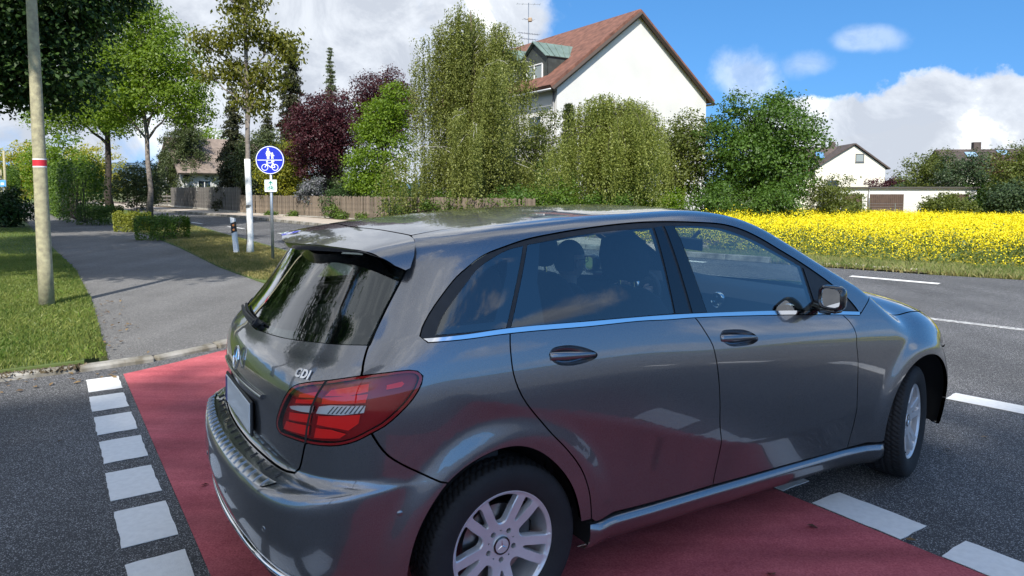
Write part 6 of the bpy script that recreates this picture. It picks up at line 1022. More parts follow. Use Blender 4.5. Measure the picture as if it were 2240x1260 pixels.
def grass(name,label,P,hgt,mt,wd=.008,z=0.,lean=.5):
    n=len(P); a=rng.uniform(0,2*np.pi,n); h=hgt*rng.uniform(.45,1.25,n); l=rng.normal(0,lean,n)*h; la=rng.uniform(0,2*np.pi,n); zz=z if np.ndim(z) else np.full(n,z)
    b=np.c_[P,zz]; w_=np.c_[np.cos(a),np.sin(a),0*a]*wd*rng.uniform(.6,1.5,n)[:,None]; tip=b+np.c_[np.cos(la)*l,np.sin(la)*l,h]; mid=b+np.c_[np.cos(la)*l*.3,np.sin(la)*l*.3,h*.6]
    V=np.stack([b-w_,b+w_,mid+w_*.7,tip],1).reshape(-1,3); r=np.repeat(np.clip(rng.uniform(0,1,n)*.8+.2*np.sin(P[:,0]*2.1)*np.sin(P[:,1]*1.7)+.1,0,1),4)
    o=leafobj(name,V,r,mt); tag(o,label,'grass',kind='stuff'); return o
def edge_dist(Q,line):
    d=np.full(len(Q),1e9)
    for a,b in zip(line[:-1],line[1:]):
        e_=b-a; t=np.clip(((Q-a)@e_)/(e_@e_),0,1); d=np.minimum(d,np.linalg.norm(Q-a-t[:,None]*e_,axis=1))
    return d
def scatter(poly,n):
    poly=np.asarray(poly,float); lo,hi=poly.min(0),poly.max(0); out=np.zeros((0,2))
    while len(out)<n:
        q=rng.uniform(lo,hi,(int(n*1.6)+50,2)); out=np.vstack([out,q[inpoly(q,poly)]])
    return out[:n]
def build_plants():
    lm=leafmat; 
    G=dict(lime=lm('lime leaves',(.085,.150,.012),(.215,.300,.035),.45), dark=lm('maple leaves',(.017,.040,.009),(.055,.105,.021),.25), oak=lm('young oak leaves',(.075,.090,.012),(.205,.205,.030),.42),
      birch=lm('birch leaves',(.095,.120,.022),(.270,.295,.080),.38), birch2=lm('weeping birch leaves',(.120,.155,.025),(.290,.320,.085),.4), plum=lm('purple leaves',(.022,.005,.009),(.085,.020,.026),.25), bright=lm('hazel leaves',(.075,.140,.010),(.185,.275,.025),.42),
      green=lm('green leaves',(.030,.072,.010),(.100,.180,.024),.32), olive=lm('olive leaves',(.055,.080,.014),(.140,.165,.030),.36), spruce=lm('spruce needles',(.022,.028,.012),(.075,.078,.032),.12), yew=lm('yew needles',(.030,.050,.014),(.095,.120,.040),.2), cyp=lm('light conifer needles',(.070,.095,.040),(.160,.190,.090),.2),
      hedge=lm('hedge leaves',(.035,.075,.010),(.110,.180,.022),.32), box=lm('clipped shrub leaves',(.040,.085,.010),(.120,.200,.020),.28), priv=lm('yellow green shrub leaves',(.120,.150,.018),(.290,.300,.040),.38), yel=lm('yellow green far leaves',(.220,.230,.030),(.460,.420,.060),.4), lab=lm('laburnum leaves',(.060,.100,.012),(.140,.190,.025),.35,.5,(.34,.32,.03)), lil=lm('lilac leaves',(.025,.055,.016),(.070,.115,.030),.3,.5,(.24,.23,.27)), far=lm('far tree leaves',(.024,.050,.020),(.070,.105,.040),.25), brown=lm('brown leaves',(.070,.040,.022),(.150,.085,.045),.3))
    def W(px,d): return ((px-1120)/1530*d,d)
    def H(py,d): return CAMH+(413-py)/1530*d
    # street limes
    x,y=W(327,39); tree('lime_tree','tall fresh green lime tree with a straight grey trunk behind the clipped shrubs',(x,y),[((-.3,0,11.6),(1.3,1.4,1.5)),((.4,0,10.3),(1.9,1.9,1.1)),((-1.2,.3,9.0),(2.1,2,1.2)),((1.5,-.2,8.8),(1.8,1.9,1.1)),((0,.2,8.2),(2.6,2.4,1.4)),((-2.2,0,7.3),(1.9,2,1.1)),((2.1,.2,7.2),(1.7,2,1.1)),((.4,-.7,6.6),(2.4,2.,1.0)),((-1.6,-.4,5.9),(1.7,1.8,.9)),((2.2,0,5.8),(1.5,1.7,.8)),((-.2,0,12.9),(.8,.8,.9))],G['lime'],'grey',1700,22,.15,.24,.15,12.6,shell=.3)
    x,y=W(243,47); tree('lime_tree','darker trunked lime tree left of the tall lime, forked low',(x,y),[((-.5,0,10),(2.2,2.2,1.6)),((-2.4,0,8.4),(2.2,2.2,1.3)),((1.2,0,8.6),(2.3,2.2,1.3)),((-.8,-.4,7.0),(2.6,2.2,1.3)),((-3.0,-.5,6.2),(1.9,1.9,1.0)),((.9,-.4,6.0),(1.9,1.9,.9)),((-1.,0,11.6),(1.3,1.3,1.1))],G['lime'],'dark',1250,22,.16,.28,.25,10.6,(-.3,0),shell=.3)
    # big dark tree on the left and its neighbours out of frame, whose shade lies over lawn and path
    def maple(pos,lob,label,n,tr=.3,top=9,size=.17): return tree('maple_tree',label,pos,lob,G['dark'],'dark',n,26,size,.30,tr,top,shell=.35,up=.8)
    maple((-19.0,24.0),[((0,0,8.5),(5.0,5.0,4.0)),((3.2,-.5,5.4),(2.3,2.0,1.3)),((1.8,-2.,6.4),(2.0,2.0,1.3)),((3.7,-1.,7.4),(2.0,2.2,1.6)),((3.9,.5,8.8),(2.2,2.4,1.8)),((2.6,-3.,7.6),(2,2,1.4)),((3.2,.2,11.6),(2.8,2.8,2.2)),((1.,-2,5.2),(3,2.6,1.3)),((4.4,.3,10.6),(1.7,2.,1.4)),((0,0,13),(3.4,3.4,2.4)),((-3,0,7),(3,3,3))],'large dark leaved maple filling the top left corner above the path',5200,.38,11)
    maple((-10.2,4.0),[((1.6,.4,10.2),(2.6,2.0,1.7)),((2.6,.8,9.3),(1.8,1.4,1.1)),((3.7,.2,9.3),(1.6,1.2,1.0)),((.5,.5,11.3),(2.5,2.2,1.8)),((1.4,2.2,11.2),(1.8,1.9,1.2)),((0,1.,9.8),(1.8,1.6,1.2))],'dark maple on the lawn just outside the left edge of the picture',1000,.26,11)
    maple((-14.6,9.4),[((0,0,8.6),(3.0,2.6,2.0)),((2.6,1.4,8.4),(2.2,2.2,1.5)),((3.9,0.2,9.2),(2.0,2.2,1.5)),((1.,3.2,9.4),(2.4,2.4,1.8)),((2.8,3.,10.4),(2.2,2.2,1.5)),((0,0,10.8),(2.6,2.6,1.8)),((3.9,2.2,11.0),(1.7,1.8,1.2))],'second dark maple on the lawn outside the left edge of the picture',1100,.28,9)
    maple((-2.6,-23.5),[((0,0,24.0),(4.2,3.0,2.8)),((3.2,.6,24.6),(2.9,2.4,2.2)),((-3.2,.4,24.0),(2.7,2.4,2.2)),((.2,.2,21.6),(3.6,2.4,1.8)),((.5,0,26.0),(3.4,2.6,2.0)),((5.2,.4,23.6),(2.0,1.8,1.6)),((-4.8,.2,23.4),(1.8,1.8,1.6))],'unseen tall dark tree added far behind the camera to shade the crossing',1900,.42,23,.22)  # unseen tree, added and set far back to cast soft shade on the crossing
    # young oak with a whitewashed trunk
    x,y=W(545,16.8); rt=tree('young_oak','young oak with bronze green leaves on a whitewashed trunk in the verge',(x,y,.07),[((0,0,5.9),(.55,.55,.5)),((-.75,0,5.0),(.5,.5,.32)),((.75,.1,5.05),(.48,.5,.3)),((.1,-.2,5.2),(.55,.5,.4)),((-.35,.2,4.35),(.6,.55,.36)),((.45,0,4.2),(.55,.5,.38)),((-.95,0,4.3),(.32,.35,.22)),((1.0,0,4.75),(.32,.35,.24)),((.15,0,3.6),(.42,.42,.36)),((-.15,0,6.7),(.35,.35,.45)),((0,.0,7.3),(.28,.3,.4))],G['oak'],'grey',300,24,.11,.15,.066,7.3,(.04,0),shell=.15,up=.2,hang=.5,asp=.5)
    mb=MB(); t=np.linspace(0,1,8); mb.tube(np.c_[.012*np.sin(4*t),0*t,t*2.30-.04],np.r_[.090,.077,.075,.074,.073,.072,.071,.070]*1.0,14); mb.obj('whitewash',bark('white'),rt,True)
    mb=MB(); mb.tube([(.004,0,1.10),(.004,0,1.17)],.0775,14); mb.obj('tie_band',mat('grey tie band',(.22,.20,.17),.9),rt,True)
    # gardens across the road
    x,y=W(712,40); tree('purple_plum','dark purple leaved plum tree behind the brown fence',(x,y),rand_lobes((0,0,4.6),(2.05,2.0,2.75),13),G['plum'],'dark',1250,24,.12,.19,.12,6.4)
    x,y=W(838,46); tree('purple_plum','second purple plum tree rising behind the birch',(x,y),rand_lobes((0,0,6.9),(2.5,2.2,2.7),12),G['plum'],'dark',1000,22,.13,.22,.14,8.6)
    x,y=W(845,36); tree('hazel_tree','bright green spreading tree between plum and birch',(x,y),[((0,0,3.6),(1.5,1.5,2.2)),((-1.0,-.2,2.8),(1.0,1.2,1.0)),((-.4,0,5.0),(1.2,1.2,1.2)),((.5,0,6.0),(.9,1,1.0)),((-1.25,-.2,2.0),(.8,1,.6)),((-.2,-.4,1.6),(1.4,1.2,.8))],G['bright'],'dark',900,22,.12,.18,.10,5.6)
    x,y=W(1030,33); weeping('birch_tree','tall drooping silver birch with long hanging twigs in front of the house',(x,y),10.6,4.9,G['birch'],4400,.24,None,size=.078,per=52,skirt=1.2,peak=1.0,pw=2.4,ln=(.18,.62))
    x,y=W(1340,30); weeping('weeping_birch','small umbrella shaped weeping birch with a crooked dark trunk',(x,y),5.8,5.3,G['birch2'],3000,.15,None,bk='dark',size=.072,per=44,skirt=.7,peak=1.0,fmin=.52,pw=1.7,arch=.34,ln=(.25,.95))
    x,y=W(1172,38); tree('garden_tree','leafy green tree filling the gap between the two birches',(x,y),rand_lobes((0,0,3.3),(1.7,1.5,2.9),9),G['olive'],'dark',620,22,.12,.2,.1,4.6)
    x,y=W(1492,33); tree('field_maple','olive green tree between weeping birch and the big bush',(x,y),rand_lobes((0,0,3.1),(1.75,1.5,2.5),10),G['olive'],'dark',620,22,.12,.18,.1,4.2)
    x,y=W(1655,32); tree('sycamore','broad dark green sycamore beside the rape field',(x,y),rand_lobes((0,0,3.1),(2.75,2.3,2.65),14)+[((-.9,0,5.4),(.8,.9,.6)),((.9,0,5.5),(.9,.9,.6)),((2.2,0,4.4),(.7,.8,.6))],G['green'],'dark',1500,24,.13,.21,.16,5.2)
    for i,(px,d,r,m_,lb) in enumerate([(1120,29,(1.3,1.,.95),'green','green bush spilling over the fence below the tall birch'),(1215,28,(1.35,1.,1.0),'box','light green bush left of the weeping birch trunk'),(1335,28,(1.4,1.,.75),'green','low green bush under the weeping birch'),(1450,29,(1.3,1.,.8),'bright','bright green bush under the olive tree'),(1560,28.5,(1.4,1.,.95),'green','green bush left of the rape field'),(1690,28.5,(1.5,1.1,1.0),'green','green bush at the foot of the sycamore'),(1800,33,(1.5,1.2,1.25),'olive','scrubby bush at the right foot of the sycamore'),(985,31,(1.2,1,.85),'hedge','green bush behind the end of the brown fence'),(885,33,(1.2,1,.75),'dark','dark bush behind the brown fence below the bright tree'),(1060,34,(1.6,1.2,1.5),'green','tall green bush under the left side of the tall birch'),(1165,36,(1.5,1.2,1.7),'green','tall green bush between the two birches'),(1260,36,(1.5,1.2,1.5),'hedge','green bush behind the crooked trunk of the weeping birch'),(1390,34,(1.5,1.2,1.4),'green','dark green bush right of the crooked trunk'),(760,37,(1.3,1.,1.1),'dark','dark bush at the foot of the purple plum')]):
        x,y=W(px,d); bush('garden_bush',lb,(x,y),r,G[m_],230,24,.095,group='bushes along the garden edge')
    x,y=W(1855,40); bush('garden_bush','leafy bush in front of the left garage door',(x,y),(1.3,1.,.95),G['olive'],150,20,.11,z=-.5)
    x,y=W(625,42); tree('laburnum','laburnum bush with yellow blossom behind the sign',(x,y),rand_lobes((0,0,2.7),(1.6,1.4,2.1),9),G['lab'],'dark',520,22,.12,.2,.08,4.,cat='bush')
    x,y=W(578,45); tree('garden_tree','dense olive tree behind the sign post',(x,y),rand_lobes((0,0,3.3),(1.9,1.6,2.6),9),G['yew'],'dark',620,22,.13,.22,.1,4.6)
    x,y=W(683,38.5); tree('lilac_bush','lilac bush with pale flower heads over the fence',(x,y),rand_lobes((0,0,1.5),(.85,.8,.85),6),G['lil'],'dark',230,20,.11,.13,.05,2.,cat='bush')
    x,y=W(515,48); conifer('spruce','brownish old spruce left of the oak trunk',(x,y),8.8,1.6,G['spruce'],30,60,.22,.4,arms=12)
    x,y=W(643,52); conifer('spruce','tall narrow dark spruce behind the young oak',(x,y),12.4,1.25,G['spruce'],40,55,.24,.4,power=.45,arms=12)
    x,y=W(728,60); conifer('conifer','pale slender conifer tip above the purple plum',(x,y),13.6,1.7,G['cyp'],46,40,.22,.35,power=1.1,arms=12)
    x,y=W(590,50); conifer('spruce','lower spruce between the two old spruces',(x,y),7.0,1.8,G['spruce'],26,60,.22,.4,arms=12)
    x,y=W(410,66); conifer('spruce','broad drooping spruce behind the dark fence',(x,y),9.6,4.4,G['yew'],24,150,.24,.5,arms=15,power=.7)
    x,y=W(300,52); bush('garden_bush','grey green willow like bush beyond the road',(x,y),(2.2,1.8,2.0),G['yew'],420,22,.14)
    x,y=W(1243,40); conifer('cypress','small pointed cypress in front of the white gable',(x,y),6.4,.42,G['yew'],44,40,.13,-.6,power=.35,arms=12)
    # hedge along the path and clipped shrubs
    hedge('beech_hedge','tall leafy hedge along the right edge of the path',[(-19.2,31.6),(-22.5,36),(-26.5,41.5),(-31,47.5)],2.7,1.5,G['hedge'],15000,.13,lump=.09)
    hedge('beech_hedge','tall hedge on the left side of the path in the distance',[(-34,47),(-45,62)],2.9,1.6,G['hedge'],9000,.16,lump=.09)
    for px,d,l,h,wd,m_,lb in ((218,30.5,1.0,.85,1.1,'hedge','dark shrub in front of the tall hedge'),(288,25.8,.55,.72,.9,'priv','yellow green rounded shrub between two green shrubs'),(354,21.6,.75,.74,1.05,'box','neatly clipped green shrub nearest the road sign')):
        x,y=W(px,d); hedge('clipped_shrub',lb,[(x-l*.45,y+.1),(x+l*.45,y-.1)],h,wd,G[m_],5200,.06,'clipped shrubs in the verge','bush',.05,.3)
    x,y=W(8,28.4); bush('laurel_bush','dark bush at the left edge beside the path',(x,y),(1.05,1.,.82),G['dark'],240,24,.12)
    # distance
    far=[(30,75,(4,4,3.4),'yel','pale yellow green tree far down the path'),(200,85,(4.5,4,3.6),'yel','sunlit yellow green tree beyond the hedge'),(120,70,(4,3,3.6),'lime','light green tree beyond the tall hedge'),(455,75,(3,3,4.5),'lime','light green tree behind the broad spruce'),
      (2030,62,(2.6,2.2,3.5),'olive','feathery green tree right of the garages'),(2110,58,(2.3,2.,3.2),'far','dark green tree before the dark roof'),(2185,60,(2.0,2,3.2),'brown','brownish tree at the right edge of the field'),(2235,52,(2.0,2,3.4),'olive','tall olive tree cut by the right edge'),(2150,56,(2.2,1.8,1.6),'green','green bush beneath the brownish tree'),(2060,50,(1.3,1.2,1.05),'olive','green bush in front of the garages'),(2000,74,(2.6,2,1.9),'far','distant dark trees behind the garages'),(1940,92,(3,3,2.2),'plum','distant reddish tree right of the far white house'),(2215,47,(1.6,1.4,1.5),'far','dark bush at the right end of the field'),(2100,48,(1.2,1.1,.8),'olive','low bush with pale blossom before the garages')]
    for px,d,r,m_,lb in far:
        x,y=W(px,d); zz=float(terrain(np.array([x]),np.array([y]))[0]); r=np.array(r); tree('background_tree',lb,(x,y,zz),rand_lobes((0,0,r[2]*1.02),r,10,(.4,.6)),G[m_],'dark',480,20,.17 if d<65 else .24,.26,.12,r[2]*1.5,group='trees in the distance',shell=.4)
    # a hedge-like wood on the horizon
    P=[];
    for az in np.linspace(-50,48,240):
        d=rng.uniform(230,300); a=math.radians(az); hh=rng.uniform(4,8); q=rng.normal(0,1,(40,3))*[3.0,3.0,hh*.25]+[d*math.sin(a),d*math.cos(a),hh*.5-1]; P.append(q)
    P=np.vstack(P); V,r=leaves(P,1.6,.8,.5); tag(leafobj('distant_wood',V,r,G['far']),'distant belt of woodland along the horizon','wood',kind='stuff')
    # hill
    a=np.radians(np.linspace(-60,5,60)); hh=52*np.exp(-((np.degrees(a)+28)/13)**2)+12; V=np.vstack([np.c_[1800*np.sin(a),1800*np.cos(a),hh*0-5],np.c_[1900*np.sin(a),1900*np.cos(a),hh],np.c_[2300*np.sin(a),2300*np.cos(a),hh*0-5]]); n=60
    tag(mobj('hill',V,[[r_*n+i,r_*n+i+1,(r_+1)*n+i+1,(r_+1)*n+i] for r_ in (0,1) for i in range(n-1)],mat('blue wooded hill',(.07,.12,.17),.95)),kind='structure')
    # grass
    gl=lm('lawn grass',(.055,.120,.014),(.170,.270,.040),.3,.5,(.24,.26,.07)); gd=lm('dry verge grass',(.085,.110,.020),(.250,.250,.070),.3,.5,(.38,.31,.13)); gf=lm('tall field grass',(.080,.150,.020),(.240,.330,.060),.35,.5,(.34,.32,.14))
    lawn_near=[(-3.72,6.34),(-5.81,9.58),(-8.29,13.21),(-10.6,16.3),(-13.5,16.3),(-9.5,10.5),(-5.9,5.6),(-4.9,5.48),(-4.36,5.9)]
    grass('lawn_grass','short mown lawn grass left of the path',np.vstack([scatter(lawn_near,120000),scatter([(-10.6,16.3),(-19,27.5),(-24,27.5),(-13.5,16.3)],24000)]),.045,gl,.0038,.075)
    grass('verge_grass','patchy dry grass in the verge around the sign post',np.vstack([scatter([(-3.2,10.9),(-4.45,12.0),(-5.9,14.0),(-8.86,18.65),(-11.9,23.1),(-9.7,23.5),(-6.5,18.6),(-4,14.6),(-3.,12.2)],60000),scatter([(-11.9,23.1),(-18.2,31.9),(-15.0,31.9),(-9.7,23.5)],14000)]),.05,gd,.005,.07)
    m=offs(np.asarray(FAR,float)[9:],-.06); 
    fr=np.asarray(FAR,float)[9:15]
    strip=np.vstack([offs(fr,-.10),offs(fr,-1.9)[::-1]]); Pg=scatter(strip,60000)
    zt=terrain(Pg[:,0],Pg[:,1]); grass('field_margin_grass','tall rough grass between road and rape field',Pg,.155,gf,.006,np.maximum(zt,-.06),.35)
    Pg=scatter(np.vstack([offs(fr,-.02),offs(fr,-.55)[::-1]]),6000); grass('dry_margin_grass','dry brown grass along the road edge of the field',Pg,.07,gd,.012,0.,.6)
    kl=np.asarray(KERB,float)[3:8]; Pk=scatter(np.vstack([offs(kl,-.02),offs(kl,.10)[::-1]]),2600); grass('kerb_soil','dark soil and dead grass spilling over the kerb',Pk,.035,lm('dead grass',(.050,.038,.024),(.150,.115,.065),.1),.012,.03,.9)
    Pl=np.vstack([scatter([(-3.8,6.4),(-5.9,9.7),(-5.5,9.8),(-3.4,6.5)],60),scatter([(-4.9,5.5),(-3.9,6.2),(-3.2,6.0),(-4.6,4.9)],45),scatter([(-4,3),(-1.5,7),(2,7),(4,3),(2,2)],40)]); V,r=leaves(np.c_[Pl,np.full(len(Pl),.058)*(Pl[:,1]>6.3)+.012],.05,.6,2.5); tag(leafobj('fallen_leaves',V,r,lm('dry fallen leaves',(.10,.055,.025),(.26,.17,.07),.1)),'scattered dry leaves by the kerb and path edge','leaves',kind='stuff')
    # rape
    yl=lm('rape flowers',(.78,.60,.008),(.90,.80,.030),.30,.55); gs=lm('rape stems and leaves',(.055,.095,.030),(.140,.190,.060),.3)
    fr=np.asarray(FAR,float)[8:16]; Ps=[];
    a0=offs(fr,-1.55)
    big=np.vstack([a0,[(80,30),(62,62),(22,60),(13.5,46),(9.5,34),(7.6,26),(4.2,22)]])
    Q=scatter(big,90000); d=np.hypot(Q[:,0],Q[:,1]); ang=np.degrees(np.arctan2(Q[:,0],Q[:,1])); pk=np.clip((16/d)**1.25,.05,1)*np.where((ang>8)&(ang<44),1,.12); Q=Q[rng.uniform(0,1,len(Q))<pk*1.0]
    zt=terrain(Q[:,0],Q[:,1]); n=len(Q); d=np.hypot(Q[:,0],Q[:,1]); fd=(-.05-zt)/.0215+1.2; fd=edge_dist(Q,a0); ht=(.34+.34*sstep(0,1.8,fd))+rng.normal(0,.09,n)
    k=26; sc=np.repeat(np.clip(d/17,1,2.0),k); P=np.repeat(np.c_[Q,zt+ht],k,0)+rng.normal(0,1,(n*k,3))*np.c_[.11*sc,.11*sc,np.full(n*k,.10)]; V,r=leaves(P,.026*sc*1.05,.9,.5); fo=leafobj('rape_field',V,r,yl); tag(fo,'bright yellow flowering rape field across the road','rape field',kind='stuff')
    # extra flower heads low on the plants facing the road
    k=8; P=np.repeat(np.c_[Q,zt],k,0); P[:,2]+=np.repeat(ht,k)*rng.uniform(.05,.98,n*k); P[:,:2]+=rng.normal(0,.10,(n*k,2)); V,r=leaves(P,.09*np.repeat(np.clip(d/17,1,1.6),k),.35,.1); tag(leafobj('rape_stems',V,r,gs),'green stems and leaves of the rape plants','rape field',kind='stuff')
    sheet('rape_ground',big,0,M_ENV['field'],h=3.,zf=lambda x,y:terrain(x,y)-.015,kind='structure')
    return G

# ---------------------------------------------------------------- buildings
def xf(o,pos,ang): o.location=pos; o.rotation_euler=(0,0,ang); return o
def quadobj(name,P,mt,parent,th=0.):
    P=np.asarray(P,float)
    if th==0: return mobj(name,P,[list(range(len(P)))],mt,parent,False)
    n=np.cross(P[1]-P[0],P[2]-P[0]); n/=np.linalg.norm(n); m=len(P)
    return mobj(name,np.vstack([P-n*th,P]),[list(range(m))[::-1],list(range(m,2*m))]+[[i,(i+1)%m,m+(i+1)%m,m+i] for i in range(m)],mt,parent,False)
def window(parent,c,w_,h,ax,n,mats,bars=True):
    """frame, pane and sill; c centre, ax horizontal unit vector, n outward unit vector"""
    c=np.array(c,float);ax=np.array(ax,float);n=np.array(n,float);R=np.stack([ax,n,[0,0,1]],1)
    mb=MB(); t=.07
    for dx,dz,sx,sz in ((-w_/2+t/2,0,t,h),(w_/2-t/2,0,t,h),(0,h/2-t/2,w_,t),(0,-h/2+t/2,w_,t)): mb.box(c+ax*dx+np.array([0,0,dz])+n*.03,(sx,.08,sz),R)
    if bars: mb.box(c+n*.03,(t*.8,.07,h),R)
    o=mb.obj('window',mats[0],parent); p=MB(); p.box(c+n*.01,(w_-.02,.02,h-.02),R); p.obj('pane',mats[1],o); s=MB(); s.box(c-np.array([0,0,h/2+.03])+n*.08,(w_+.1,.18,.05),R); s.obj('sill',mats[2],o); return o
def tile_slope(parent,p00,p10,p01,mt,courses,nper,amp=.03,th=.05):
    """p00-p10 along the eave, p00-p01 up the slope; one wavy strip per tile course"""
    p00,p10,p01=[np.array(v,float) for v in (p00,p10,p01)]; ex=p10-p00; ey=p01-p00; n=np.cross(ex,ey); n/=np.linalg.norm(n)
    if n[2]<0: n=-n
    for c in range(courses):
        f0,f1=c/courses,(c+1.12)/courses; k=nper*4; s=np.linspace(0,1,k+1); w_=amp*np.abs(np.sin(np.pi*s*nper)); a=p00+ex*s[:,None]+ey*f0+n*(w_+th)[:,None]; b=p00+ex*s[:,None]+ey*min(f1,1)+n*(w_*.6+.008)[:,None]; lo=p00+ex*s[:,None]+ey*f0
        V=np.vstack([lo,a,b]); m=k+1; Fc=[[i,i+1,m+i+1,m+i] for i in range(k)]+[[m+i,m+i+1,2*m+i+1,2*m+i] for i in range(k)]
        if np.cross(ex,ey)@n<0: Fc=[f[::-1] for f in Fc]
        mobj('tile_course',V,Fc,mt,parent,False)
def build_buildings():
    wall=mat('white render',(.60,.595,.575),.92,var=.07,vscale=.35,bump=.25,bscale=9); cream=mat('cream render',(.66,.63,.54),.92,var=.07,vscale=.5); tile=mat('red brown roof tiles',(.150,.066,.045),.85,var=.35,vscale=2.4,obj_rand=.14); tiled=mat('dark brown roof tiles',(.075,.058,.052),.85,var=.3,vscale=2.,obj_rand=.1); tilel=mat('pale brown roof tiles',(.21,.165,.135),.9,var=.25,vscale=2.,obj_rand=.1)
    cop=mat('green copper sheet',(.155,.215,.185),.55,.25,var=.22,vscale=1.4); slate=mat('dark dormer cladding',(.045,.052,.046),.6,.1,var=.2,vscale=3); soff=mat('dark verge board',(.05,.035,.028),.8); wfr=mat('white window frame',(.75,.75,.73),.5); pane=mat('dark window pane',(.035,.045,.055),.04,0,1.); brn=mat('brown door',(.075,.047,.036),.7,var=.15,vscale=3); zinc=mat('grey metal',(.35,.36,.37),.4,.8)
    shut=mat('pale roller blind',(.24,.28,.28),.5)
    # --- big white house behind the birches
    hs=empty('house',(8.5,48.,-.3),math.atan2(.54,.84)); tag(hs,'large white gabled house with red brown tiled roof behind the birches','house')
    hw,ez,az,L_=6.75,8.5,13.62,17.5
    mb=MB(); mb.prism([(-hw,0),(hw,0),(hw,ez),(0,az),(-hw,ez)],0,L_,np.array([[1,0,0],[0,0,1],[0,1,0]])); mb.obj('wall',wall,hs)
    ov=.32; ey=-.30; sl=(az-ez)/hw; xe=hw+.55; ze=ez-sl*.55
    for sg in (-1,1):
        P=[(0,-.22,az+.10),(sg*xe,-.22,ze+.10),(sg*xe,L_+.2,ze+.10),(0,L_+.2,az+.10)]
        if sg>0: P=P[::-1]
        r=quadobj('roof_slope',np.array(P)[::-1] if False else P,tile,hs,.22)
        tile_slope(r,(sg*xe,-.22,ze+.105),(sg*xe,L_+.2,ze+.105),(0,-.22,az+.105),tile,27,58,.05,.085)
        vb=MB(); vb.tube([(0,-.27,az-.02),(sg*xe,-.27,ze-.02)],.15,4); vb.obj('verge_board',soff,hs)
        gt=MB(); gt.tube([(sg*(xe+.07),-.2,ze),(sg*(xe+.07),L_,ze)],.08,8); gt.obj('gutter',zinc,hs,True)
    rc=MB(); 
    for i in range(44): rc.tube([(0,-.2+i*.4,az+.17),(0,.22+i*.4,az+.20)],[.16,.14],8)
    rc.obj('ridge_tiles',tile,hs,True)
    def dormer(sg,yc,hwid,xf_,za,zb,win=True):
        d=empty('dormer',(0,0,0),0,hs); xr=(az-za)/sl*sg  # where its ridge meets the slope
        xb=(az-zb)/sl*sg
        A=(xf_*sg,yc,za); B1=(xf_*sg,yc-hwid,zb); B2=(xf_*sg,yc+hwid,zb); zf=az-sl*xf_; C1=(xf_*sg,yc-hwid,zf-.2); C2=(xf_*sg,yc+hwid,zf-.2)
        quadobj('dormer_front',[C1,B1,A,B2,C2] if sg<0 else [C1,B1,A,B2,C2][::-1],slate,d,.06)
        for q in (-1,1):
            B=(xf_*sg-.18*sg*-1*0,yc+q*hwid,zb); E0=((xf_+.22)*sg,yc,za+.06);E1=((xf_+.22)*sg,yc+q*(hwid+.12),zb+.0);R0=(xr*.96,yc,za+.06);R1=(xb*.96,yc+q*(hwid+.12),zb)
            r=quadobj('dormer_roof',[E0,E1,R1,R0],cop,d,.05)
            for f in np.linspace(.12,.95,6):
                a=np.array(E0)+(np.array(R0)-np.array(E0))*f; b=np.array(E1)+(np.array(R1)-np.array(E1))*f; s_=MB(); s_.tube([a+[0,0,.05],b+[0,0,.05]],.022,5); s_.obj('seam',cop,r)
            quadobj('dormer_cheek',[(xf_*sg,yc+q*hwid,zb),(xf_*sg,yc+q*hwid,zf-.3),(xb,yc+q*hwid,zb-.05)],slate,d,.05)
        if win: window(d,(xf_*sg+.04*sg,yc,zf+.62),1.35*hwid,1.25,(0,1,0),(sg,0,0),(wfr,shut,zinc))
    dormer(-1,3.2,1.4,6.2,11.6,10.55); dormer(-1,6.3,1.4,6.2,11.6,10.55); dormer(-1,10.3,1.4,6.2,11.6,10.55); dormer(1,2.6,1.1,6.0,11.2,10.3,False)
    for y in (2.4,6.,10,14): window(hs,(-hw,y,6.0),1.5,1.35,(0,1,0),(-1,0,0),(wfr,pane,zinc)); window(hs,(-hw,y,3.2),1.5,1.35,(0,1,0),(-1,0,0),(wfr,pane,zinc))
    dp=MB(); dp.tube([(-hw-.1,.25,ez-.3),(-hw-.1,.25,0)],.06,8); dp.obj('downpipe',zinc,hs,True)
    # aerial on the ridge
    an=empty('aerial',(8.5-.54*13.2,48+.84*13.2,az-.35),0); tag(an,'television aerial with several arms on the house ridge','aerial')
    mb=MB(); mb.tube([(0,0,0),(0,0,3.7)],.035,6); mb.obj('mast',zinc,an)
    for z,l,a,k in ((3.6,1.9,.1,5),(2.35,.9,.5,4),(1.2,1.9,.45,9),(.75,1.5,.45,7)):
        b=MB(); d=np.array([math.cos(a),math.sin(a),0]); e=np.array([-d[1],d[0],0]); b.tube([-d*l/2+[0,0,z],d*l/2+[0,0,z]],.022,5); b.obj('boom',zinc,an)
        for q in np.linspace(-.5,.5,k): r=MB(); r.tube([d*l*q-e*.3+[0,0,z],d*l*q+e*.3+[0,0,z]],.012,4); r.obj('element',zinc,an)
    dish=MB(); dish.box((.12,-.1,2.3),(.35,.2,.35),bev=.06); dish.obj('amplifier',mat('tan plastic',(.35,.25,.16),.7),an)
    # --- small house behind the spruces on the left
    h2=empty('house',(-28.6,70.,-.2),math.radians(38)); tag(h2,'white house with pale brown tiled roof glimpsed behind the spruces','house')
    mb=MB(); mb.prism([(-4,0),(4,0),(4,3.4),(0,6.4),(-4,3.4)],-5,5,np.array([[0,0,1],[1,0,0],[0,1,0]])); mb.obj('wall',wall,h2)
    for sg in (-1,1):
        r=quadobj('roof_slope',[(-5.4,0,6.55),(5.4,0,6.55),(5.4,sg*4.6,3.1),(-5.4,sg*4.6,3.1)][::-sg],tilel,h2,.2); tile_slope(r,(-5.4,sg*4.6,3.12),(5.4,sg*4.6,3.12),(-5.4,0,6.58),tilel,16,34)
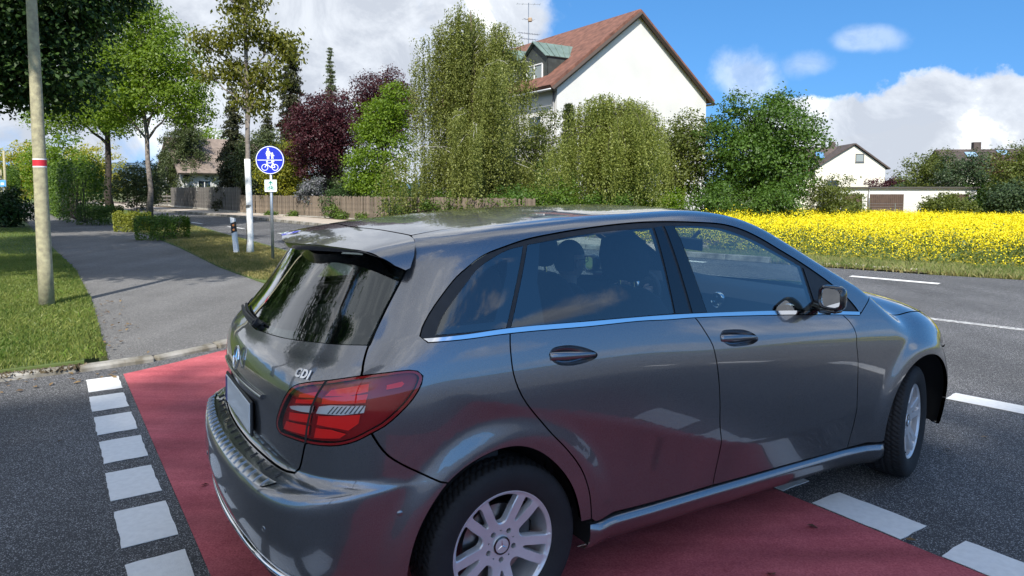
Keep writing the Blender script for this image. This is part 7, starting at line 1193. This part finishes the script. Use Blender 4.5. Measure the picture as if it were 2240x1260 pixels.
    for x in (-3,0,3): window(h2,(x,-4,2.0),1.2,1.2,(1,0,0),(0,-1,0),(wfr,pane,zinc))
    # --- house beyond the field
    h3=empty('house',(48.4,100.,-1.6),math.radians(-6)); tag(h3,'distant cream gabled house with dark roof beyond the rape field','house')
    mb=MB(); mb.prism([(-5.,0),(4.5,0),(4.5,6.2),(.2,9.35),(-5.,6.2)],0,9,np.array([[1,0,0],[0,0,1],[0,1,0]])); mb.obj('wall',cream,h3)
    for sg,xe in ((-1,-5.4),(1,5.0)):
        r=quadobj('roof_slope',[(.2,-.35,9.5),(xe,-.35,5.95),(xe,9.3,5.95),(.2,9.3,9.5)][::(1 if sg<0 else -1)],tiled,h3,.2); tile_slope(r,(xe,-.35,5.97),(xe,9.3,5.97),(.2,-.35,9.53),tiled,14,30)
    mb=MB(); mb.prism([(-11.,0),(-4.,0),(-4.,5.2),(-11.,5.2)],1.2,8,np.array([[1,0,0],[0,0,1],[0,1,0]])); mb.obj('wing_wall',cream,h3)
    r=quadobj('wing_roof',[(-11.4,.7,5.1),(-2.6,.7,5.1),(-.6,4.6,9.4),(-11.4,4.6,9.4)],tiled,h3,.2); tile_slope(r,(-11.4,.7,5.12),(-3.0,.7,5.12),(-11.4,4.6,9.42),tiled,13,26)
    quadobj('wing_roof',[(-11.4,8.5,5.1),(-11.4,4.6,9.4),(-.6,4.6,9.4),(-2.6,8.5,5.1)],tiled,h3,.2)
    d=MB(); d.box((-6.6,2.0,6.6),(4.0,2.4,2.0)); do=d.obj('dormer',mat('brown dormer cladding',(.10,.052,.042),.8),h3); q=MB(); q.box((-6.6,1.9,7.65),(4.6,3.0,.16)); q.obj('dormer_roof',tiled,do)
    for x in (-7.6,-5.7): window(h3,(x,.78,6.9),1.4,1.0,(1,0,0),(0,-1,0),(wfr,shut,zinc))
    window(h3,(1.0,0,7.6),1.15,1.15,(1,0,0),(0,-1,0),(brn,shut,zinc),False); window(h3,(-2.6,0,3.8),1.5,1.3,(1,0,0),(0,-1,0),(brn,pane,zinc)); window(h3,(-9,1.2,3.6),2.2,1.3,(1,0,0),(0,-1,0),(brn,pane,zinc))
    sk=MB(); sk.box((0,0,0),(1.1,1.3,.08),np.array(Matrix.Rotation(math.radians(47),3,'X'))); o=sk.obj('skylight',mat('blue skylight',(.12,.25,.42),.05,0,1.),h3); o.location=(-3.4,3.3,8.15)
    ch=MB(); ch.box((-1.,5.5,9.6),(.8,.6,1.2)); ch.obj('chimney',tiled,h3)
    # --- garages
    gz=-.75; g=empty('garage_block',((1985-1120)/1530*56,56,gz),math.radians(-4)); tag(g,'long low white garage block with brown doors behind the rape','garage')
    W_=10.5; mb=MB(); mb.box((0,2.5,1.2),(W_,5.,2.4)); mb.obj('wall',wall,g); f=MB(); f.box((0,2.45,2.46),(W_+.25,5.3,.14)); f.obj('roof_edge',mat('dark roof edge',(.06,.055,.05),.7),g)
    for xc,wd in ((-4.35,1.6),(-1.75,2.8),(3.9,1.5)):
        dm=MB(); dm.box((xc,-.02,.98),(wd,.06,1.92)); d=dm.obj('garage_door',brn,g); k=int(wd/.14)
        for i in range(k): q=MB(); q.box((xc-wd/2+(i+.5)*wd/k,-.06,.98),(wd/k*.72,.03,1.86)); q.obj('plank',brn,d)
    p=MB(); p.tube([(-3.05,-.08,0),(-3.05,-.08,2.4)],.05,8); p.obj('downpipe',zinc,g,True)
    # wire fence in front of the garages
    wf=empty('wire_fence',(0,0,0)); tag(wf,'thin wire mesh fence in front of the garages','fence'); a=np.array([(1845-1120)/1530*53,53.]); b=np.array([(2130-1120)/1530*52,52.]); L2=np.linalg.norm(b-a)
    for i in range(6):
        p=a+(b-a)*i/5; q=MB(); q.tube([(p[0],p[1],-1.0),(p[0],p[1],.55)],.03,6); q.obj('post',zinc,wf)
    for z in np.linspace(-.5,.5,6):
        q=MB(); q.tube([(*a,z),(*b,z)],.008,4); q.obj('wire',zinc,wf)
    # --- house on the right
    h4=empty('house',(64.,88.,-1.6),math.radians(-8)); tag(h4,'dark roofed house with skylights behind the trees at the right edge','house')
    mb=MB(); mb.prism([(-8,0),(9,0),(9,5.4),(-8,5.4)],0,9,np.array([[1,0,0],[0,0,1],[0,1,0]])); mb.obj('wall',cream,h4)
    r=quadobj('roof_slope',[(-8.5,-.5,5.2),(9.5,-.5,5.2),(9.5,4.5,8.4),(-8.5,4.5,8.4)],tiled,h4,.2); tile_slope(r,(-8.5,-.5,5.22),(9.5,-.5,5.22),(-8.5,4.5,8.42),tiled,14,48)
    quadobj('roof_slope',[(-8.5,9.5,5.2),(-8.5,4.5,8.4),(9.5,4.5,8.4),(9.5,9.5,5.2)],tiled,h4,.2)
    for x,f in ((-4.6,.72),(-.6,.80),(.4,.35),(3.6,.8)):
        sk=MB(); sk.box((0,0,0),(1.3,1.2,.08),np.array(Matrix.Rotation(math.atan2(3.2,5),3,'X'))); o=sk.obj('skylight',mat('sky blue skylight',(.22,.36,.52),.05,0,1.),h4); o.location=(x,-.5+5*f,5.38+3.2*f)
    ch=MB(); ch.box((-3.4,4.5,8.6),(.9,.7,1.5)); ch.obj('chimney',tiled,h4)
# ---------------------------------------------------------------- fences
def build_fences():
    grey=mat('weathered grey boards',(.125,.115,.105),.9,var=.3,vscale=5,obj_rand=.22); brown=mat('weathered brown boards',(.175,.138,.102),.9,var=.3,vscale=5,obj_rand=.25); conc=mat('fence base wall',(.36,.34,.30),.92,var=.25,vscale=2.); post=mat('fence post wood',(.15,.115,.085),.9,var=.3)
    def fence(label,a,b,n,w_,h,z0,mt,jit,basew,gap=None):
        a=np.array(a,float);b=np.array(b,float);e=b-a;L_=np.linalg.norm(e);d=e/L_; ang=math.atan2(d[1],d[0]); f=empty('fence',(a[0],a[1],0),ang); tag(f,label,'fence')
        s=MB().box((0,0,h/2),(w_,.022,h)).obj('slat',mt,f); first=True
        for i in range(n):
            if gap and rng.uniform()<gap: continue
            o=s if first else dup(s,f); first=False; o.location=((i+.5)*L_/n,rng.normal(0,.008),z0+rng.normal(0,.012)); o.rotation_euler=(rng.normal(0,.01),rng.normal(0,jit),0); o.scale=(1,1,1+rng.normal(0,.012))
        for z in (z0+.25,z0+h-.3): q=MB(); q.box((L_/2,.05,z),(L_,.05,.09)); q.obj('rail',post,f)
        for x in np.arange(0,L_+.1,2.4): q=MB(); q.box((x,.10,(z0+h)/2),(.10,.10,z0+h)); q.obj('post',post,f)
        q=MB(); q.box((L_/2,.02,z0/2),(L_,.16,z0)); q.obj('base_wall',conc,f); return f
    fence('dark grey vertical board fence on a low concrete wall',(-29.2,60.0),(-16.95,43.75),172,.112,1.50,.22,grey,.006,True)
    fence('brown weathered board fence running towards the birch',(-16.9,43.5),(.9,26.7),250,.088,1.08,.16,brown,.012,True,.03)
    # low dark fence in the distance
    lo=empty('low_fence',(-36.5,66.5,0),math.radians(-33)); tag(lo,'low dark wooden rail fence on a wall beyond the road','fence')
    for i in range(9): q=MB(); q.box((i*1.1,0,.6),(.12,.1,1.1)); q.obj('post',post,lo)
    for z in (.35,.65,.95): q=MB(); q.box((4.4,-.06,z),(9,.04,.14)); q.obj('rail',grey,lo)
    q=MB(); q.box((4.4,0,.12),(9.2,.25,.24)); q.obj('base_wall',conc,lo)
    # climbing plants on the brown fence
    iv=leafmat('climber leaves',(.045,.090,.014),(.130,.190,.030),.3); a=np.array([-16.9,43.5]);e=np.array([.9,26.7])-a; d=e/np.linalg.norm(e); nn=np.array([-d[1],d[0]])*-1
    for i,(f,z,r) in enumerate(((.44,.45,.5),(.475,.25,.4),(.69,.8,.7),(.76,.6,.6),(.83,.8,.9),(.90,.8,.9),(.97,.8,.9),(.18,.18,.3),(.28,.15,.35),(.55,.2,.35))):
        p=a+e*f+nn*.25; o=tree('climber','%s'%['leafy weed on the brown fence behind the sign','small weed at the foot of the fence by the sign','climbing plant hanging over the brown fence','bushy climber right of the middle of the brown fence','dense climber near the end of the brown fence','thick climber covering the last boards but one','leafy climber at the very end of the brown fence','low weeds under the left part of the brown fence','small weeds left of the sign post on the fence foot','weeds at the fence foot right of the sign'][i],(p[0],p[1],0),[((0,0,z),(r,.28,r*.62)),((r*.4,0,z*.6),(r*.5,.25,r*.4))],iv,'dark',34,18,.10,.10,.02,z,cat='climber',group='climbers and weeds along the brown fence')
# ---------------------------------------------------------------- street furniture
def build_street():
    con=mat('lichen covered concrete',(.42,.385,.235),.92,col2=(.26,.235,.155),vscale=16,bump=.5,bscale=60); conl=con; redm=mat('red band paint',(.55,.02,.03),.5); wht=mat('white plastic',(.80,.80,.78),.45); galv=mat('galvanised steel',(.42,.44,.46),.42,.75,var=.12,vscale=20); blue=mat('sign blue',(.008,.018,.42),.35,0,.3); sgw=mat('sign white',(.82,.83,.84),.4,0,.2); blk=mat('black reflector field',(.012,.012,.012),.5); org=mat('orange reflector',(.78,.23,.015),.25,0,.5); pgr=mat('pale mint sign face',(.62,.78,.72),.4,0,.2); tgr=mat('teal sign print',(.012,.20,.155),.5)
    p=empty('utility_pole',(-6.14,9.15,.03)); tag(p,'tall yellowish concrete pole with a red and white band on the lawn','pole')
    z=np.linspace(0,8,14); mb=MB(); mb.tube(np.c_[-.004*z,0*z,z],.092-.0078*z,24); mb.obj('shaft',con,p,True)
    for z0,z1,m_,k in ((1.885,1.965,redm,.0025),(1.868,1.885,wht,.002),(1.965,1.980,wht,.002)): b=MB(); b.tube([(-.008,0,z0+.0),(-.008,0,z1)],[.092-.0078*z0+k,.092-.0078*z1+k],24,False); b.obj('band',m_,p,True)
    # far poles
    for px,d,h,lb in ((15,44,4.0,'thin pale pole far down the path at the left edge'),(6,47,2.9,'second thin pole beside the far one at the left edge')):
        q=MB(); q.tube([(0,0,0),(0,0,h)],[.09,.07],10); o=q.obj('lamp_post',conl,None,True); o.location=((px-1120)/1530*d,d,0); tag(o,lb,'pole')
    s=empty('info_sign',((9-1120)/1530*43.5,43.5,0)); tag(s,'small light blue sign on the far pole at the left edge','sign'); q=MB(); q.box((0,0,1.95),(.42,.03,.42),bev=.02); q.obj('sign_plate',mat('light blue sign',(.10,.32,.62),.5),s); q=MB(); q.box((0,-.02,1.93),(.2,.006,.14)); q.obj('sign_symbol',sgw,s); q=MB(); q.tube([(0,.05,0),(0,.05,2.2)],.03,8); q.obj('post',galv,s)
    # cycle and foot path sign
    r=empty('road_sign',(-5.24,15.26,.05)); tag(r,'round blue pedestrian and cycle path sign with small white plate on a steel post','sign')
    mb=MB(); mb.tube([(0,0,-.05),(0,0,2.46)],.032,16); mb.obj('post',galv,r,True); mb=MB(); mb.lathe([(.036,0),(.036,.012),(0,.02)],14,(0,0,2.46)); mb.obj('post_cap',blk,r,True)
    zc=2.19; ang=math.radians(2)
    d=empty('round_plate',(0,-.045,zc),ang,r)
    mb=MB(); mb.lathe([(0,.002),(.30,.002),(.306,-.004),(.306,-.014),(0,-.014)],64,axis='y'); b=mb.obj('disc',blue,d); b.scale=(1,-1,1)
    mb=MB(); mb.lathe([(.285,-.0045),(.300,-.0045),(.3005,-.0025),(.285,-.0025)],64,axis='y',close=True); mb.obj('white_rim',sgw,d)
    def flat(poly,name,mt,parent,y=-.0045,th=.0025):
        mb=MB(); mb.prism(poly,0,th,np.array([[1,0,0],[0,0,1],[0,1,0]])); o=mb.obj(name,mt,parent); o.location=(0,y,0); return o
    def circ(cx,cy,rx,ry=None,n=20): a=np.linspace(0,2*np.pi,n,endpoint=False); return np.c_[cx+rx*np.cos(a),cy+(ry or rx)*np.sin(a)]
    flat([(-.265,-.0075),(.265,-.0075),(.265,.0075),(-.265,.0075)],'divider',sgw,d)
    def stroke(a,b,w_): a=np.array(a,float);b=np.array(b,float);e=b-a;n=np.array([-e[1],e[0]])/np.linalg.norm(e)*w_/2; return [a-n,b-n,b+n,a+n]
    # woman
    flat(circ(-.035,.235,.0235,.026),'woman_head',sgw,d); flat([(-.055,.205),(-.015,.205),(-.008,.19),(.0,.135),(.018,.09),(-.078,.09),(-.062,.135),(-.062,.19)],'woman_body',sgw,d)
    for poly in (stroke((-.050,.09),(-.048,.022),.021),stroke((-.020,.09),(-.018,.022),.021)): flat(poly,'woman_leg',sgw,d)
    for poly in (stroke((-.058,.196),(-.080,.125),.017),stroke((-.012,.198),(.018,.142),.017)): flat(poly,'woman_arm',sgw,d)
    flat(circ(.055,.145,.0195),'child_head',sgw,d); flat([(.035,.122),(.075,.122),(.078,.07),(.032,.07)],'child_body',sgw,d)
    for poly in (stroke((.044,.072),(.040,.022),.017),stroke((.066,.072),(.072,.022),.017)): flat(poly,'child_leg',sgw,d)
    for poly in (stroke((.040,.118),(.014,.142),.014),stroke((.072,.116),(.098,.088),.014)): flat(poly,'child_arm',sgw,d)
    # bicycle
    def bike(par,mt,cx,cy,s,t,y=-.0045):
        def ring(x,z,R):
            a=np.linspace(0,2*np.pi,28); mb=MB(); mb.tube(np.c_[x+R*np.cos(a),0*a,z+R*np.sin(a)],t*.5,5,False); o=mb.obj('wheel_outline',mt,par,True); o.location=(0,y,0); o.scale=(1,.25,1)
        ring(cx-.098*s,cy-.030*s,.058*s); ring(cx+.098*s,cy-.030*s,.058*s)
        for a,b in (((-.098,-.03),(-.05,.055)),((-.05,.055),(.062,.062)),((.062,.062),(.012,-.03)),((.012,-.03),(-.058,.040)),((.012,-.03),(.098,-.03)),((.098,-.03),(.060,.062)),((-.05,.055),(-.066,.088)),((-.066,.088),(-.035,.092)),((.060,.062),(.052,.085))):
            flat(np.array(stroke(np.array(a)*s+[cx,cy],np.array(b)*s+[cx,cy],t)),'frame_line',mt,par,y)
        flat(np.array(stroke(np.array((.025,.088))*s+[cx,cy],np.array((.085,.088))*s+[cx,cy],t*1.3)),'saddle_outline',mt,par,y)
    bike(d,sgw,0,-.125,1.12,.0155)
    pl=empty('direction_plate',(.005,-.042,1.635),ang,r); q=MB(); q.box((0,0,0),(.262,.010,.262),bev=.004); q.obj('plate',pgr,pl)
    # rounded border
    bo=MB(); pts=[];
    for cx,cz,a0 in ((.105,.105,0),(-.105,.105,90),(-.105,-.105,180),(.105,-.105,270)):
        for a in np.radians(np.linspace(a0,a0+90,7)): pts.append((cx+.022*math.cos(a),-.006,cz+.022*math.sin(a)))
    pts.append(pts[0]); bo.tube(pts,.005,5,False); bo.obj('border',sgw,pl)
    for poly in (stroke((0,.01),(0,.088),.018),stroke((-.042,.052),(.005,.098),.018),stroke((.042,.052),(-.005,.098),.018)): flat(poly,'arrow',tgr,pl,-.0085)
    bike(pl,tgr,0,-.048,.48,.0075,-.0085)
    # delineator post
    dl=empty('delineator_post',(-6.66,16.83,.05),math.radians(8)); tag(dl,'leaning white roadside marker post with black band and two orange reflectors','marker post'); dl.rotation_euler=(math.radians(-3),math.radians(-5),math.radians(10))
    prof=[(-.06,.05),(-.045,-.06),(0,-.075),(.045,-.06),(.06,.05)]
    mb=MB(); n=5
    V=[(x*1.05,y,0) for x,y in prof]+[(x,y,.88+(.02*(-x/.06))) for x,y in prof]; mb.add(V,[list(range(5))[::-1],[5,6,7,8,9]]+[[i,(i+1)%5,5+(i+1)%5,5+i] for i in range(5)]); mb.obj('post',wht,dl)
    V=[(x*1.05,y*1.04-.002,.52+x*.35) for x,y in prof]+[(x*1.04,y*1.04-.002,.76+x*.35) for x,y in prof]; mb=MB(); mb.add(V,[[i,(i+1)%5,5+(i+1)%5,5+i] for i in range(5)]); mb.obj('black_band',blk,dl)
    for z in (.585,.695): q=MB(); q.lathe([(0,.006),(.024,.005),(.029,0)],20,axis='y'); o=q.obj('reflector',org,dl); o.scale=(1,-1,1); o.location=(.012,-.0745,z)
# ---------------------------------------------------------------- driver
def build_driver():
    cloth=mat('dark jacket',(.020,.022,.028),.85,var=.2,vscale=20); skin=mat('skin',(.42,.25,.18),.55); hair=mat('short grey hair',(.13,.12,.11),.8,bump=.5,bscale=300); gl=mat('black spectacle frame',(.01,.01,.01),.3)
    ca=math.radians(90)-YAW; p=empty('person',(0,0,0)); p.location=(CAR[0]+math.cos(ca)*1.14-math.sin(ca)*.37,CAR[1]+math.sin(ca)*1.14+math.cos(ca)*.37,0); p.rotation_euler=(0,0,ca)
    tag(p,'driver with short hair and glasses in dark jacket at the steering wheel','person')
    # joints in seat axes: x forward, y left, z up; pelvis first
    J=[((.02,0,.58),.135),((-.01,0,.72),.13),((-.03,0,.88),.145),((-.02,0,1.00),.10),((0,0,1.065),.055),((.01,0,1.10),.052),
       ((-.02,.17,.985),.072),((.10,.235,.83),.055),((.34,.17,.90),.042),((.47,.13,.97),.030),((-.02,-.17,.985),.072),((.10,-.235,.83),.055),((.34,-.17,.90),.042),((.47,-.13,.97),.030),
       ((.12,.10,.57),.095),((.52,.14,.62),.068),((.72,.14,.30),.05),((.12,-.10,.57),.095),((.52,-.14,.62),.068),((.72,-.14,.30),.05)]
    E_=[(0,1),(1,2),(2,3),(3,4),(4,5),(3,6),(6,7),(7,8),(8,9),(3,10),(10,11),(11,12),(12,13),(0,14),(14,15),(15,16),(0,17),(17,18),(18,19)]
    me=bpy.data.meshes.new('body'); me.from_pydata([j[0] for j in J],E_,[]); me.materials.append(cloth); o=link(bpy.data.objects.new('body',me),p)
    sk=o.modifiers.new('skin','SKIN'); ss=o.modifiers.new('sub','SUBSURF'); ss.levels=2; ss.render_levels=2
    for v,(c,r) in zip(me.skin_vertices[0].data,J): v.radius=(r,r)
    me.skin_vertices[0].data[0].use_root=True
    # head: an egg shaped grid with brow, nose, jaw and ears
    n,m=28,20; V=[]
    for i in range(m+1):
        t=math.pi*i/m
        for j in range(n):
            a=2*math.pi*j/n; x=math.sin(t)*math.cos(a);y=math.sin(t)*math.sin(a);z=math.cos(t)
            X=x*.098;Y=y*.076;Z=z*.118
            if z<0: X=X*(1+.08*z)+.012*(-z); Y*=1+.28*z
            if x>.75 and abs(y)<.35: Z_=z; X+=.022*math.exp(-((z+.12)/.12)**2)*math.exp(-(y/.13)**2); X-=.010*math.exp(-((z-.06)/.07)**2)*math.exp(-((abs(y)-.25)/.12)**2); X+=.006*math.exp(-((z+.48)/.06)**2)
            V.append((X,Y,Z))
    Fc=[[i*n+j,(i+1)*n+j,(i+1)*n+(j+1)%n,i*n+(j+1)%n] for i in range(m) for j in range(n)]
    hd=mobj('head',V,Fc,skin,p); hd.location=(.02,0,1.198)
    Vh=[];idx=[]
    for i in range(m+1):
        for j in range(n):
            x,y,z=V[i*n+j]; Vh.append((x*1.05-.003,y*1.06,z*1.045+.003))
    Fh=[f for f in Fc if all((Vh[k][2]>.035 and Vh[k][0]<.085) or (Vh[k][0]<-.01 and Vh[k][2]>-.055) for k in f)]
    mobj('hair',Vh,Fh,hair,hd)
    for sg in (1,-1):
        e=MB(); e.lathe([(.0,.008),(.014,.010),(.017,.003),(.012,0)],14,axis='y'); q=autosmooth(e.obj('ear',skin,hd),60); q.location=(-.004,.074*sg,-.012); q.scale=(.8,sg,1.7)
        b=MB(); a=np.linspace(0,2*np.pi,17); b.tube(np.c_[0*a+.094,.031*sg+.023*np.cos(a),.008+.018*np.sin(a)],.0022,5,False); b.tube([(.092,.054*sg,.012),(.01,.078*sg,.012)],.0022,5); b.obj('spectacle_frame',gl,hd)
        ey=MB(); ey.lathe([(0,.010),(.007,.007),(.010,0)],10,axis='x'); q=ey.obj('eye',mat('eye white',(.7,.68,.65),.3),hd); q.location=(.079,.031*sg,.008)
        # hand on the wheel: palm and five curled fingers
        h=empty('hand',(.50,.135*sg,.985),0,p); pm=MB(); pm.box((0,0,0),(.075,.03,.07),bev=.012); pm.obj('palm',skin,h)
        for k,(dz,l) in enumerate(((.028,.062),(.010,.070),(-.009,.066),(-.027,.052))): f=MB(); f.tube([(.03,-.008*sg,dz),(.03+l*.4,-.014*sg,dz),(.035+l*.55,-.034*sg,dz),(.02+l*.3,-.048*sg,dz)],[.009,.0085,.008,.007],8); f.obj('finger',skin,h,True)
        f=MB(); f.tube([(-.01,-.012*sg,.03),(.02,-.028*sg,.045),(.045,-.036*sg,.045)],[.011,.010,.008],8); f.obj('thumb',skin,h,True)
    mo=MB(); mo.box((.096,0,-.058),(.008,.045,.008),bev=.003); mo.obj('mouth',mat('lips',(.33,.14,.11),.6),hd)
    nk=MB(); nk.tube([(0,0,1.03),(.008,0,1.12)],[.056,.052],16,False); nk.obj('neck',skin,p,True)

build_ground()
build_car()
build_driver()
build_buildings()
build_fences()
build_street()
build_plants()
